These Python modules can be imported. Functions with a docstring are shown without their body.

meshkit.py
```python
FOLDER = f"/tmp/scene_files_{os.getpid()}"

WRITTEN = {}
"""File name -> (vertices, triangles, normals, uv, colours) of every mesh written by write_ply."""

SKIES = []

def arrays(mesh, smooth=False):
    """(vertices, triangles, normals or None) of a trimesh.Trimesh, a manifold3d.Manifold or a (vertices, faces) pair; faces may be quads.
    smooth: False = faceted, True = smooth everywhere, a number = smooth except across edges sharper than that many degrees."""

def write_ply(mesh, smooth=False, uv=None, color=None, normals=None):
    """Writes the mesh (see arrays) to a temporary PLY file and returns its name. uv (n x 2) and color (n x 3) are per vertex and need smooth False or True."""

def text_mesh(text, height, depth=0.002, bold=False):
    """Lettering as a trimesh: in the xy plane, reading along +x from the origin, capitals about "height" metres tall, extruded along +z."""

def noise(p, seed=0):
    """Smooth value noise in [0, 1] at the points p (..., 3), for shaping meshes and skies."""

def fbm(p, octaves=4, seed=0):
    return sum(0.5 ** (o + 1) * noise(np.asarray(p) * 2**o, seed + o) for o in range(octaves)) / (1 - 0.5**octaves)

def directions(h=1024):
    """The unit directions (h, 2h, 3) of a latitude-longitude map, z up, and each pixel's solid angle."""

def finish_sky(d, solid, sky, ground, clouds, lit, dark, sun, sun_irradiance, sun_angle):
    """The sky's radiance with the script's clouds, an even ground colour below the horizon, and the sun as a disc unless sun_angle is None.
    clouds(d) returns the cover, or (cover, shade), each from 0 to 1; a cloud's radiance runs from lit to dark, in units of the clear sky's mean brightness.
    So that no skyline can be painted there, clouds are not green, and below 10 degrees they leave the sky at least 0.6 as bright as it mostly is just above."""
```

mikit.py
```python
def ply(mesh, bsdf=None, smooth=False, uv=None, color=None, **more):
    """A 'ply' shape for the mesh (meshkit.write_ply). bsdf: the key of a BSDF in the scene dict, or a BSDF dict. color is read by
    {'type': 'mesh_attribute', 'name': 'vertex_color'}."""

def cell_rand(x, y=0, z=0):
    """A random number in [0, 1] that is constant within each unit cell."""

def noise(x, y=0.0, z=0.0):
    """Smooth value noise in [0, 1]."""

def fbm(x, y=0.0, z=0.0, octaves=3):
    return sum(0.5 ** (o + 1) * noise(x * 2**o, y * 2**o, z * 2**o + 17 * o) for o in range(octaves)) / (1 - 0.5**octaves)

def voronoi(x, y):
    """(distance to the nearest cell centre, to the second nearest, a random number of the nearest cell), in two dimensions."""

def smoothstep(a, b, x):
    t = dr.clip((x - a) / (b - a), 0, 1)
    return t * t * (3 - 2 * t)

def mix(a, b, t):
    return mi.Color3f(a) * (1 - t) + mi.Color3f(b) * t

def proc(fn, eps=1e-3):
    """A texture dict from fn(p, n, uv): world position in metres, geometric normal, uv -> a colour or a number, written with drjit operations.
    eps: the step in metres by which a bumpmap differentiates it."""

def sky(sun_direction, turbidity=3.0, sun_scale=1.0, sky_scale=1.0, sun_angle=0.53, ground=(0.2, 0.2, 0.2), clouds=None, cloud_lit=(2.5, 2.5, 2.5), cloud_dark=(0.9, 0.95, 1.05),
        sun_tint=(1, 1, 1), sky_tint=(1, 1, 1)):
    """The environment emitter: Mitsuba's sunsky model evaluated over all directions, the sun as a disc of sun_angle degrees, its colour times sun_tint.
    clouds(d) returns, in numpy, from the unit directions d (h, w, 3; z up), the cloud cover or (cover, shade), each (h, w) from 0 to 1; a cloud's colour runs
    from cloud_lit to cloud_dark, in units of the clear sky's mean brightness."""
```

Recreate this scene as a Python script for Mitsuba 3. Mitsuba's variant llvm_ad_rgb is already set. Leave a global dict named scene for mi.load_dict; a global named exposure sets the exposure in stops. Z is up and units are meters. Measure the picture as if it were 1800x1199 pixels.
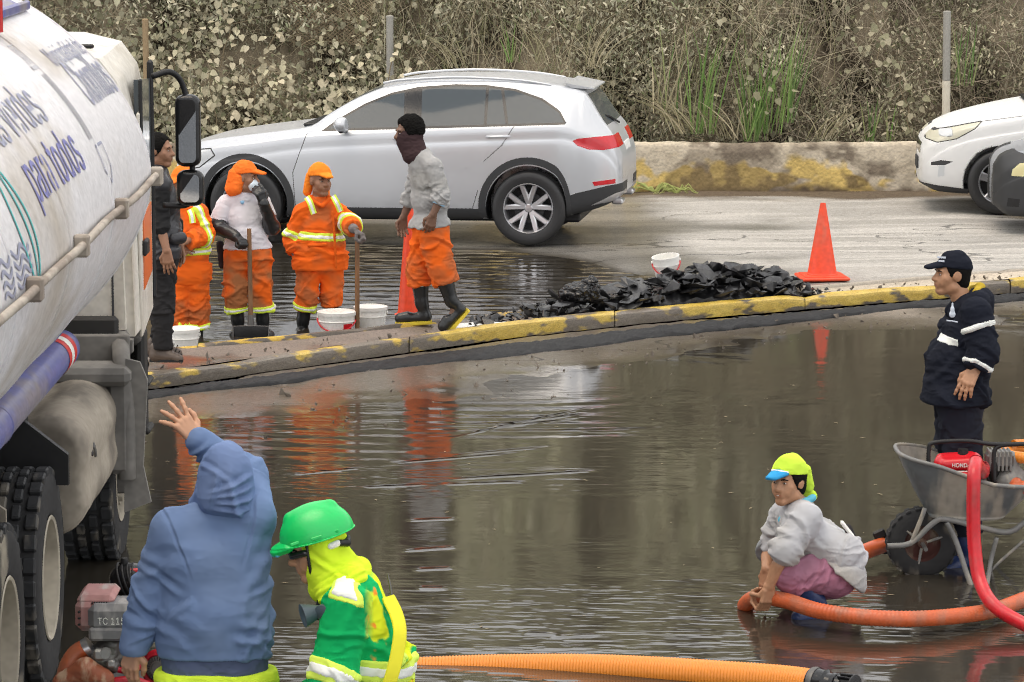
import math, random
import numpy as np, trimesh, mitsuba as mi, mikit, meshkit
import drjit as dr
import manifold3d as m3
from shapely.geometry import Polygon
from mikit import noise, fbm, smoothstep, mix, proc

# ------------------------------------------------------------------ camera, sky, exposure
FOC, CAM_H, PITCH = 6000.0, 4.0, math.radians(8.25)       # focal length in 1800-px units, metres, tilt down
CP, SP = math.cos(PITCH), math.sin(PITCH)
T = mi.ScalarTransform4f
scene, labels = {}, {}
scene['camera'] = {'type': 'perspective', 'fov': math.degrees(2 * math.atan(900 / FOC)), 'fov_axis': 'x', 'near_clip': 0.5, 'far_clip': 600.0,
                   'to_world': T().look_at(origin=[0, 0, CAM_H], target=[0, CP, CAM_H - SP], up=[0, 0, 1])}
scene['sky'] = mikit.sky((-0.2, -0.15, 0.95), turbidity=4, sun_scale=0.25, sun_angle=42, clouds=lambda d: 1.0, cloud_lit=(2.5, 2.5, 2.52))
exposure = 2.2

rng = np.random.default_rng(7)
random.seed(7)

# ------------------------------------------------------------------ helpers
def ray(px, py):
    u, v = (px - 900) / FOC, (py - 599.5) / FOC
    return np.array([u, CP - v * SP, -SP - v * CP])
def at(px, py, Y):
    """The point of the place at distance Y along the road axis that is seen there in the photograph."""
    r = ray(px, py)
    return np.array([0, 0, CAM_H]) + r * (Y / r[1])
def ground(px, py, z=0.0):
    r = ray(px, py)
    return np.array([0, 0, CAM_H]) + r * ((z - CAM_H) / r[2])
def unit(v):
    v = np.asarray(v, float)
    return v / (np.linalg.norm(v) + 1e-12)
def V(*a): return np.array(a, float)
def numbered(key):
    taken = lambda k: k in scene or k in labels
    if not taken(key): return key
    i = 1
    while taken(f'{key}_{i:03d}'): i += 1
    return f'{key}_{i:03d}'
def thing(key, label=None, cat=None, group=None, kind=None):
    key = numbered(key)
    d = {}
    if label: d['label'] = label
    if cat: d['category'] = cat
    if group: d['group'] = group
    if kind: d['kind'] = kind
    labels[key] = d
    return key
def put(name, mesh, bsdf, parent=None, smooth=False, color=None, label=None, kind=None, **more):
    """One entry of the scene. With a parent: a part of it; without: name is an already reserved or new key."""
    if parent is not None: key = numbered(parent + '__' + name)
    else: key = name
    if hasattr(mesh, 'to_mesh') and color is not None: mesh = VF(mesh)
    scene[key] = mikit.ply(mesh, bsdf, smooth=smooth, color=color, **more)
    if label or kind:
        labels.setdefault(key, {})
        if label: labels[key]['label'] = label
        if kind: labels[key]['kind'] = kind
    return key
def VF(m):
    if hasattr(m, 'to_mesh'):
        q = m.to_mesh(); return np.array(q.vert_properties[:, :3], float), np.array(q.tri_verts, int)
    if isinstance(m, trimesh.Trimesh): return np.array(m.vertices), np.array(m.faces)
    v, f = np.asarray(m[0], float), np.asarray(m[1], int)
    if f.shape[1] == 4: f = np.vstack([f[:, [0, 1, 2]], f[:, [0, 2, 3]]])
    return v, f
def cat(*ms):
    vs, fs, n = [], [], 0
    for m in ms:
        v, f = VF(m)
        vs.append(v); fs.append(f + n); n += len(v)
    return np.vstack(vs), np.vstack(fs)
def move(m, o=(0, 0, 0), R=None, s=1.0):
    v, f = VF(m)
    v = v * s
    if R is not None: v = v @ np.asarray(R).T
    return v + np.asarray(o, float), f
def rot(axis, deg):
    a, t = unit(axis), math.radians(deg)
    K = np.array([[0, -a[2], a[1]], [a[2], 0, -a[0]], [-a[1], a[0], 0]])
    return np.eye(3) + math.sin(t) * K + (1 - math.cos(t)) * K @ K
def rz(d): return rot((0, 0, 1), d)
def frame(z, x=(1, 0, 0)):
    """Rotation whose columns are x', y', z' with z' along z."""
    z = unit(z); x = np.asarray(x, float)
    if abs(np.dot(z, unit(x))) > .95: x = np.array([0, 1.0, 0]) if abs(z[1]) < .9 else np.array([0, 0, 1.0])
    x = unit(x - z * np.dot(x, z))
    return np.stack([x, np.cross(z, x), z], 1)
def box(sx, sy, sz, c=(0, 0, 0), b=0.01, R=None):
    """Box with chamfered edges."""
    b = min(b, sx * .45, sy * .45, sz * .45)
    h = np.array([sx, sy, sz]) / 2
    pts = []
    for s in np.ndindex(2, 2, 2):
        s = np.array(s) * 2 - 1
        for k in range(3):
            q = h - b; q[k] = h[k]
            pts.append(s * q)
    m = m3.Manifold.hull_points(np.array(pts))
    return move(m, c, R)
def hull(pts):
    return m3.Manifold.hull_points(np.asarray(pts, float))
def tube(path, r, sides=10, caps=True):
    p = np.asarray(path, float); n = len(p)
    r = np.broadcast_to(np.asarray(r, float), (n,))
    t = np.gradient(p, axis=0); t /= np.linalg.norm(t, axis=1, keepdims=True) + 1e-12
    a = np.zeros_like(p)
    x = np.array([0, 0, 1.0]) if abs(t[0][2]) < .9 else np.array([1.0, 0, 0])
    for i in range(n):
        x = unit(x - t[i] * np.dot(x, t[i])); a[i] = x
    b = np.cross(t, a)
    g = np.arange(sides) * 2 * np.pi / sides
    v = p[:, None] + r[:, None, None] * (np.cos(g)[None, :, None] * a[:, None] + np.sin(g)[None, :, None] * b[:, None])
    i, j = np.meshgrid(np.arange(n - 1), np.arange(sides), indexing='ij')
    q = np.stack([i * sides + j, i * sides + (j + 1) % sides, (i + 1) * sides + (j + 1) % sides, (i + 1) * sides + j], -1).reshape(-1, 4)
    v, f = v.reshape(-1, 3), np.vstack([q[:, [0, 1, 2]], q[:, [0, 2, 3]]])
    if caps:
        v = np.vstack([v, p[0], p[-1]]); k = len(v)
        j = np.arange(sides)
        f = np.vstack([f, np.stack([j * 0 + k - 2, (j + 1) % sides, j], 1), np.stack([j * 0 + k - 1, (n - 1) * sides + j, (n - 1) * sides + (j + 1) % sides], 1)])
    return v, f
def spline(pts, n=40):
    """Catmull-Rom through the points."""
    p = np.asarray(pts, float)
    p = np.vstack([2 * p[0] - p[1], p, 2 * p[-1] - p[-2]])
    out = []
    seg = len(p) - 3
    per = max(2, n // seg)
    for i in range(seg):
        a, b, c, d = p[i:i + 4]
        for t in np.linspace(0, 1, per, endpoint=False):
            out.append(.5 * (2 * b + (c - a) * t + (2 * a - 5 * b + 4 * c - d) * t * t + (3 * b - a - 3 * c + d) * t ** 3))
    out.append(p[-2])
    return np.array(out)
def lathe(prof, n=32, o=(0, 0, 0), R=None):
    """Profile of (radius, z) turned round z, closed where the radius is 0."""
    pr = np.asarray(prof, float); k = len(pr)
    g = np.arange(n) * 2 * np.pi / n
    v = np.stack([pr[:, None, 0] * np.cos(g), pr[:, None, 0] * np.sin(g), np.broadcast_to(pr[:, None, 1], (k, n))], -1).reshape(-1, 3)
    i, j = np.meshgrid(np.arange(k - 1), np.arange(n), indexing='ij')
    q = np.stack([i * n + j, i * n + (j + 1) % n, (i + 1) * n + (j + 1) % n, (i + 1) * n + j], -1).reshape(-1, 4)
    return move((v, q), o, R)
def prism(poly, lo, hi, axis='y'):
    """A polygon in (x, z) carried along y from lo to hi (or (x, y) along z, or (y, z) along x) as a manifold."""
    if isinstance(poly, (list, np.ndarray)): poly = Polygon(poly)
    poly = poly.buffer(0)
    cs = m3.CrossSection([np.array(poly.exterior.coords)[:-1]] + [np.array(h.coords)[:-1] for h in poly.interiors], m3.FillRule.EvenOdd)
    m = m3.Manifold.extrude(cs, hi - lo)
    if axis == 'z': return m.translate([0, 0, lo])
    if axis == 'y': return m.rotate([90, 0, 0]).translate([0, hi, 0])
    return m.rotate([90, 0, 90]).translate([lo, 0, 0])
def man(m):
    v, f = VF(m)
    q = m3.Manifold(m3.Mesh(vert_properties=np.asarray(v, np.float32), tri_verts=np.asarray(f, np.uint32)))
    if q.num_tri() == 0 or q.volume() < 0:
        q = m3.Manifold(m3.Mesh(vert_properties=np.asarray(v, np.float32), tri_verts=np.asarray(f[:, ::-1], np.uint32)))
    return q
def grid_faces(nu, nv, wrap=False):
    i, j = np.meshgrid(np.arange(nu - 1), np.arange(nv if wrap else nv - 1), indexing='ij')
    return np.stack([i * nv + j, (i + 1) * nv + j, (i + 1) * nv + (j + 1) % nv, i * nv + (j + 1) % nv], -1).reshape(-1, 4)
def nz(p, seed=0, oct=3): return meshkit.fbm(np.asarray(p, float), oct, seed)
def tint(v, base, amp=.25, freq=6.0, seed=0, other=None, amt=0.0, f2=2.0):
    """Per-vertex colour: the base with patchy variation, and patches of another colour (dust, wear)."""
    c = np.asarray(base, float) * (1 + amp * 2 * (nz(v * freq, seed)[:, None] - .5))
    if other is not None:
        w = np.clip((nz(v * f2, seed + 5) - (1 - amt) * .75) * 5, 0, 1)[:, None]
        c = c * (1 - w) + np.asarray(other, float) * w
    return np.clip(c, 0.003, .95)

# ---- smooth solids from signed distances: round cones and ellipsoids, blended
def rc(a, b, r1, r2=None): return ('rc', np.asarray(a, float), np.asarray(b, float), r1, r1 if r2 is None else r2)
def rf(a, b, r1, r2=None):
    """Round cone cut flat at b: a sleeve's or a trouser leg's end."""
    return ('rf', np.asarray(a, float), np.asarray(b, float), r1, r1 if r2 is None else r2)
def el(c, r, R=None): return ('el', np.asarray(c, float), np.asarray(r, float), np.eye(3) if R is None else np.asarray(R))
def infl(prims, d):
    out = []
    for q in prims:
        if isinstance(q, list): out.append(infl(q, d))
        elif q[0] in ('rc', 'rf'): out.append((q[0], q[1], q[2], q[3] + d, q[4] + d))
        else: out.append(('el', q[1], q[2] + d, q[3]))
    return out
def _box(q):
    if q[0] != 'el':
        r = max(q[3], q[4]); return np.minimum(q[1], q[2]) - r, np.maximum(q[1], q[2]) + r
    e = np.sqrt(((q[3] * q[2][None, :]) ** 2).sum(1))
    return q[1] - e, q[1] + e
def _dist(q, P):
    if q[0] != 'el':
        a, b = q[1].astype(np.float32), (q[2] - q[1]).astype(np.float32)
        X = [P[k] - a[k] for k in range(3)]
        t = np.clip((X[0] * b[0] + X[1] * b[1] + X[2] * b[2]) / np.float32(b @ b + 1e-9), 0, 1)
        d = np.sqrt((X[0] - b[0] * t) ** 2 + (X[1] - b[1] * t) ** 2 + (X[2] - b[2] * t) ** 2) - (q[3] + (q[4] - q[3]) * t)
        if q[0] == 'rf':
            u = b / np.float32(np.linalg.norm(b) + 1e-9)
            d = np.maximum(d, (X[0] - b[0]) * u[0] + (X[1] - b[1]) * u[1] + (X[2] - b[2]) * u[2])
        return d
    R = q[3].astype(np.float32); X = [P[k] - np.float32(q[1][k]) for k in range(3)]
    Y = [X[0] * R[0, k] + X[1] * R[1, k] + X[2] * R[2, k] for k in range(3)]
    r = q[2].astype(np.float32)
    k0 = np.sqrt(sum((Y[k] / r[k]) ** 2 for k in range(3)))
    k1 = np.sqrt(sum((Y[k] / r[k] ** 2) ** 2 for k in range(3))) + 1e-6
    return k0 * (k0 - 1) / k1
def solid(prims, h=.008, k=.03, cuts=(), sub=(), ksub=.01, wr=None, kg=.010):
    """Triangle mesh of the blended solids. cuts: (point, normal) half-spaces taken away; sub: solids taken away; wr: (height, frequency, seed, ring folds) of the cloth.
    A list within prims is a group: smooth within itself, met by the others in a crease (kg)."""
    flat = [q for g in prims for q in (g if isinstance(g, list) else [g])]
    groups = [g for g in prims if isinstance(g, list)] + ([[q for q in prims if not isinstance(q, list)]] if any(not isinstance(q, list) for q in prims) else [])
    bb = [_box(q) for q in flat]
    lo = np.min([b[0] for b in bb], 0) - 3 * h; hi = np.max([b[1] for b in bb], 0) + 3 * h
    n = np.ceil((hi - lo) / h).astype(int) + 1
    ax = [(lo[i] + h * np.arange(n[i])).astype(np.float32) for i in range(3)]
    total = None
    def region(q, pad):
        a, b = _box(q)
        s = [slice(max(0, int((a[i] - pad - lo[i]) / h)), max(1, min(n[i], int((b[i] + pad - lo[i]) / h) + 2))) for i in range(3)]
        return tuple(s), np.meshgrid(*[ax[i][s[i]] for i in range(3)], indexing='ij', sparse=True)
    for grp in groups:
        D = np.full(n, 1.0, np.float32)
        for q in grp:
            s, P = region(q, k * 1.2 + 3 * h)
            d = _dist(q, P); o = D[s]
            if o.size == 0: continue
            w = np.maximum(k - np.abs(o - d), 0) / k if k > 0 else 0
            D[s] = np.minimum(o, d) - w * w * k * .25
        if total is None: total = D
        else:
            w = np.maximum(kg - np.abs(total - D), 0) / kg
            total = np.minimum(total, D) - w * w * kg * .25
    D = total
    for q in sub:
        s, P = region(q, ksub + 3 * h)
        d = -_dist(q, P); o = D[s]
        if o.size == 0: continue
        w = np.maximum(ksub - np.abs(o - d), 0) / ksub
        D[s] = np.maximum(o, d) + w * w * ksub * .25
    if len(cuts):
        P = np.meshgrid(*ax, indexing='ij', sparse=True)
        for c, m in cuts:
            m = unit(m)
            D = np.maximum(D, sum((P[i] - np.float32(c[i])) * np.float32(m[i]) for i in range(3)))
    v, f = nets(D, lo, h)
    if wr is not None and len(v): v = folds(v, f, *wr)
    return v, f
def vnormals(v, f):
    n = np.zeros_like(v); g = np.cross(v[f[:, 1]] - v[f[:, 0]], v[f[:, 2]] - v[f[:, 0]])
    for k in range(3): np.add.at(n, f[:, k], g)
    return n / (np.linalg.norm(n, axis=1, keepdims=True) + 1e-12)
def ring(c, n, m, w, amp, R): return (np.asarray(c, float), unit(n), unit(m), w, amp, R)
def limb_rings(a, b, count, seed, amp=.009, w=.014, r_=.09, lo=.1, hi=1.0, tilt=.6):
    """Folds across a sleeve or a trouser leg: each a soft ridge along a tilted ring, on one side only."""
    q = np.random.default_rng(seed); ax = unit(np.asarray(b) - a); out = []
    for i in range(count):
        t = lo + (hi - lo) * (i + q.uniform(.1, .9)) / count
        n = unit(ax + q.normal(0, tilt * .6, 3)); m = q.normal(0, 1, 3); m -= ax * (m @ ax)
        out.append(ring(np.asarray(a) + (np.asarray(b) - a) * t, n, m, w * q.uniform(.7, 1.4), amp * q.uniform(.5, 1.3), r_ * 1.7))
    return out
def torso_rings(lo, hi, half, count, seed, amp=.009, w=.018, tilt=.9):
    q = np.random.default_rng(seed); ax = unit(np.asarray(hi) - lo); out = []
    for i in range(count):
        t = q.uniform(0, 1) ** 1.3; c = np.asarray(lo) + (np.asarray(hi) - lo) * t
        m = q.normal(0, 1, 3); m -= ax * (m @ ax); m = unit(m)
        n = unit(ax + q.normal(0, tilt * .55, 3))
        out.append(ring(c + m * half * .6, n, m, w * q.uniform(.6, 1.4), amp * q.uniform(.4, 1.3) * (1.25 - .5 * t), half * q.uniform(.6, 1.2)))
    return out
def folds(v, f, amp, freq, seed, rings=()):
    n = vnormals(v, f)
    d = np.zeros(len(v))
    for c, nn, m, w, a, R in rings:
        p = v - c; r = np.linalg.norm(p, axis=1)
        sel = r < R * 1.5
        if not sel.any(): continue
        p, r = p[sel], r[sel]
        h_ = p @ nn + .012 * np.sin(p @ m * 31 + a * 900)
        prof = np.exp(-(h_ / w) ** 2) - .55 * np.exp(-((h_ - 1.7 * w) / w) ** 2)
        mask = np.clip(.35 + 1.1 * (p @ m) / (r + 1e-6), 0, 1) * np.clip((1.5 * R - r) / (.6 * R), 0, 1)
        d[sel] += a * prof * mask
    v = v + n * d[:, None]
    if amp == 0: return v
    w = v + .05 * (nz(v * 5, seed + 3, 2)[:, None] - .5)
    a = 1 - np.abs(2 * nz(w * np.array([freq, freq, freq * 1.9]) + .3 * w[:, [2, 0, 1]] * freq, seed, 2) - 1) * 2
    b = nz(w * freq * .5, seed + 9, 2) - .5
    return v + n * (amp * (a * .5 + b * .9))[:, None]
def nets(D, lo, h):
    s = D < 0
    c = np.zeros(np.array(D.shape) - 1, np.int8)
    offs = list(np.ndindex(2, 2, 2))
    sl = lambda o: tuple(slice(o[i], D.shape[i] - 1 + o[i]) for i in range(3))
    for o in offs: c += s[sl(o)]
    act = np.argwhere((c > 0) & (c < 8))
    if len(act) == 0: return np.zeros((0, 3)), np.zeros((0, 3), int)
    idx = np.full(c.shape, -1, np.int64); idx[tuple(act.T)] = np.arange(len(act))
    val = np.stack([D[tuple((act + np.array(o)).T)] for o in offs], 1)
    acc, cnt = np.zeros((len(act), 3)), np.zeros(len(act))
    O = np.array(offs, float)
    for a in range(8):
        for b in range(a + 1, 8):
            if np.abs(O[a] - O[b]).sum() != 1: continue
            m = (val[:, a] < 0) != (val[:, b] < 0)
            t = val[m, a] / (val[m, a] - val[m, b])
            acc[m] += O[a] + t[:, None] * (O[b] - O[a]); cnt[m] += 1
    v = lo + h * (act + acc / cnt[:, None])
    fs = []
    for ax in range(3):
        u, w = (ax + 1) % 3, (ax + 2) % 3
        a = [slice(None)] * 3; b = [slice(None)] * 3
        a[ax] = slice(0, -1); b[ax] = slice(1, None)
        sa, sb = s[tuple(a)], s[tuple(b)]
        e = np.argwhere(sa != sb)
        e = e[(e[:, u] > 0) & (e[:, w] > 0) & (e[:, u] < D.shape[u] - 1) & (e[:, w] < D.shape[w] - 1)]
        eu, ew = np.zeros(3, int), np.zeros(3, int); eu[u] = 1; ew[w] = 1
        q = np.stack([idx[tuple((e - eu - ew).T)], idx[tuple((e - ew).T)], idx[tuple(e.T)], idx[tuple((e - eu).T)]], 1)
        flip = ~sa[tuple(e.T)]
        q[flip] = q[flip][:, ::-1]
        fs.append(q)
    q = np.vstack(fs)
    return v, np.vstack([q[:, [0, 1, 2]], q[:, [0, 2, 3]]])

# ------------------------------------------------------------------ materials
def rgb(*c): return {'type': 'rgb', 'value': [float(x) for x in c]}
VC = {'type': 'mesh_attribute', 'name': 'vertex_color'}
def mat(name, color=None, rough=.6, spec=.5, metal=0.0, two=True, **more):
    b = {'type': 'principled', 'base_color': VC if color is None else (color if isinstance(color, dict) else rgb(*color)), 'roughness': rough if isinstance(rough, dict) else float(rough), 'specular': float(spec), 'metallic': float(metal), **more}
    scene[name] = {'type': 'twosided', 'bsdf': b} if two else b
    return name
def cloth_bump(p, n, uv):
    w = fbm(p.x * 9, p.y * 9, p.z * 9, 2) * 2.5
    a = 1 - dr.abs(2 * noise(p.x * 17 + w, p.y * 17, p.z * 30 + w) - 1)
    b = 1 - dr.abs(2 * noise(p.x * 40, p.y * 40 + w, p.z * 52) - 1)
    return .0046 * a * a + .0016 * b
scene['m_fleece'] = {'type': 'twosided', 'bsdf': {'type': 'bumpmap', 'tex': proc(lambda p, n, uv: .3 * cloth_bump(p, n, uv), 2e-3), 'scale': 1.0, 'bsdf': {'type': 'principled', 'base_color': VC, 'roughness': .92, 'specular': .15}}}
scene['m_cloth'] = {'type': 'twosided', 'bsdf': {'type': 'bumpmap', 'tex': proc(cloth_bump, 2e-3), 'scale': 1.0, 'bsdf': {'type': 'principled', 'base_color': VC, 'roughness': .88, 'specular': .2}}}
mat('m_skin', None, .45, .4)
mat('m_leaf', None, .75, .25, two=True)
mat('m_matte', None, .8, .25)
mat('m_satin', None, .4, .5)
mat('m_gloss', None, .15, .5)
mat('m_rubber', (.022, .022, .023), .45, .5)
mat('m_boot', (.016, .017, .018), .28, .5)
mat('m_black', (.012, .012, .013), .5, .4)
mat('m_black_gloss', (.01, .01, .011), .12, .5)
mat('m_chrome', (.75, .75, .76), .12, .5, 1.0)
mat('m_alloy', (.62, .62, .64), .28, .5, .85)
mat('m_iron', (.13, .125, .12), .45, .5, .5)
mat('m_window', (.06, .073, .082), .05, .35)
mat('m_white_plastic', (.74, .73, .69), .35, .5)
mat('m_reflect', (.72, .74, .70), .4, .6)
mat('m_lime', (.62, .78, .06), .7, .3)
mat('m_yellow', (.8, .6, .05), .6, .3)
mat('m_red', (.55, .012, .02), .3, .5)
mat('m_eye', (.02, .014, .01), .12, .5)
mat('m_hair', (.006, .0055, .005), .8, .12)
# ------------------------------------------------------------------ the setting: ground, water, median, wall, bank
WL = 0.02                                                  # level of the flood water
KX = np.array([-40, -9, -2.6, -1.33, 0, 1.1, 3.0, 4.63, 9, 40.])
KY = np.array([21.0, 21.4, 24.95, 26.25, 27.55, 28.4, 29.55, 30.45, 32.3, 38.])     # foot of the median's near kerb
SX = np.array([-40, -9, -2.6, -1.6, -.6, .44, 1.6, 2.8, 4.7, 9, 40.])
SY = np.array([19., 20., 22.8, 23.3, 24.3, 25.4, 26.8, 27.7, 28.6, 30., 34.])       # near shore of the flood
def kerb_y(x): return np.interp(x, KX, KY)
def shore_y(x): return np.interp(x, SX, SY)
def back_y(x): return kerb_y(x) + np.interp(x, [-9, -2.5, -1.5, 0, 3, 4.7, 9], [1.7, 1.36, .95, .78, .66, .8, 1.0])
def ground_z(x, y):
    p = np.stack([x, y, 0 * x], -1)
    lump = (nz(p * .9, 3, 4) - .5) * .04 + (nz(p * 4.0, 5, 2) - .5) * .004
    near = .028 * np.tanh((y - shore_y(x)) / 2.0)
    yf = np.interp(x, [-9, -3, -1.7, 0, .6, 1.2, 2.2, 9], [34.6, 34.5, 34.4, 33.6, 33.0, 31.8, 30.5, 20.])
    far = .04 * np.tanh((y - yf) / 1.0)
    k = kerb_y(x)
    z = WL + np.where(y < k, near, far) + lump
    return np.where((y > k - .1) & (y < back_y(x) + .05), -.06, z)
def lin(a, b, s): return np.linspace(a, b, int(round((b - a) / s)) + 1)
gx = np.unique(np.round(np.concatenate([[-150, -80, -40, -20, -12], lin(-8, -4, .4), lin(-4, 6.5, .07), lin(6.5, 10, .4), [14, 20, 40, 80, 150]]), 4))
gy = np.unique(np.round(np.concatenate([[-60, -30, -10, 0, 6, 9], lin(11, 14, .3), lin(14, 40, .07), [41, 42, 60, 120, 300]]), 4))
GX, GY = np.meshgrid(gx, gy, indexing='ij')
GZ = ground_z(GX, GY)

def road_parts(p):
    """(colour, wetness) of the road surface at p."""
    big = fbm(p.x * .55, p.y * .9, 0.0, 4)
    fine = fbm(p.x * 38, p.y * 38, 3.0, 2)
    grit = noise(p.x * 160, p.y * 160, 1.0)
    track = fbm(p.x * .22 + p.y * .03, p.y * 2.6 - p.x * .35, 2.0, 3)
    h = p.z - WL
    wet = 1 - smoothstep(.012, .05, h + (big - .5) * .03 - .045 * smoothstep(2.2, .2, p.x))
    far = smoothstep(29.0, 30.5, p.y)
    base = mix((.17, .138, .105), (.27, .225, .175), big)                                   # silted asphalt on the near side
    conc = mix((.30, .285, .26), (.43, .41, .375), smoothstep(.25, .75, track))           # pale concrete of the far lanes
    col = mix(base, conc, far)
    col = col * (.8 + .4 * fine) * (.86 + .28 * grit)
    dirt = smoothstep(37.95, 38.6, p.y + (fbm(p.x * 1.3, p.y * 2, 9.0, 3) - .5) * 1.1)
    col = mix(col, mi.Color3f(.085, .062, .04) * (.6 + .8 * fine), dirt)
    crack_a = dr.abs(fbm(p.x * .35, p.y * 1.1, 21.0, 4) - .5)
    crack = 1 - smoothstep(.002, .008, crack_a)
    col = col * (1 - .6 * crack)
    w = dr.clip(wet, 0, 1) * (1 - dirt * .7)
    w = dr.maximum(w, .8 * (1 - far) * smoothstep(3.6, 1.2, p.x + (big - .5) * 3))
    wband = smoothstep(.52, .7, track) * far * .5 * (1 - dirt)
    w = dr.maximum(w, wband)
    return col, w, grit, fine
def road_col(p, n, uv):
    c, w, g, f = road_parts(p)
    film = 1 - smoothstep(.0, .012, p.z - WL)
    return mix(c * (1 - .6 * w), mi.Color3f(.05, .043, .032), film * .75)
def road_rough(p, n, uv):
    c, w, g, f = road_parts(p)
    film = 1 - smoothstep(.001, .013, p.z - WL)
    return dr.clip((.72 - .56 * w + (g - .5) * .1) * (1 - film) + .05 * film, .04, 1)
def road_bump(p, n, uv):
    film = 1 - smoothstep(.001, .015, p.z - WL)
    return (.0016 * noise(p.x * 110, p.y * 110, 0.0) + .002 * fbm(p.x * 30, p.y * 30, 0.0, 2)) * (1 - .93 * film)
scene['m_road'] = {'type': 'bumpmap', 'tex': proc(road_bump, 2e-3), 'scale': 1.0, 'bsdf': {'type': 'principled', 'base_color': proc(road_col), 'roughness': proc(road_rough), 'specular': .5}}
k = thing('road', 'flooded road with silted asphalt near the camera and pale concrete lanes beyond', kind='structure')
put(k, (np.stack([GX, GY, GZ], -1).reshape(-1, 3), grid_faces(*GX.shape)), 'm_road', smooth=True)

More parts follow.
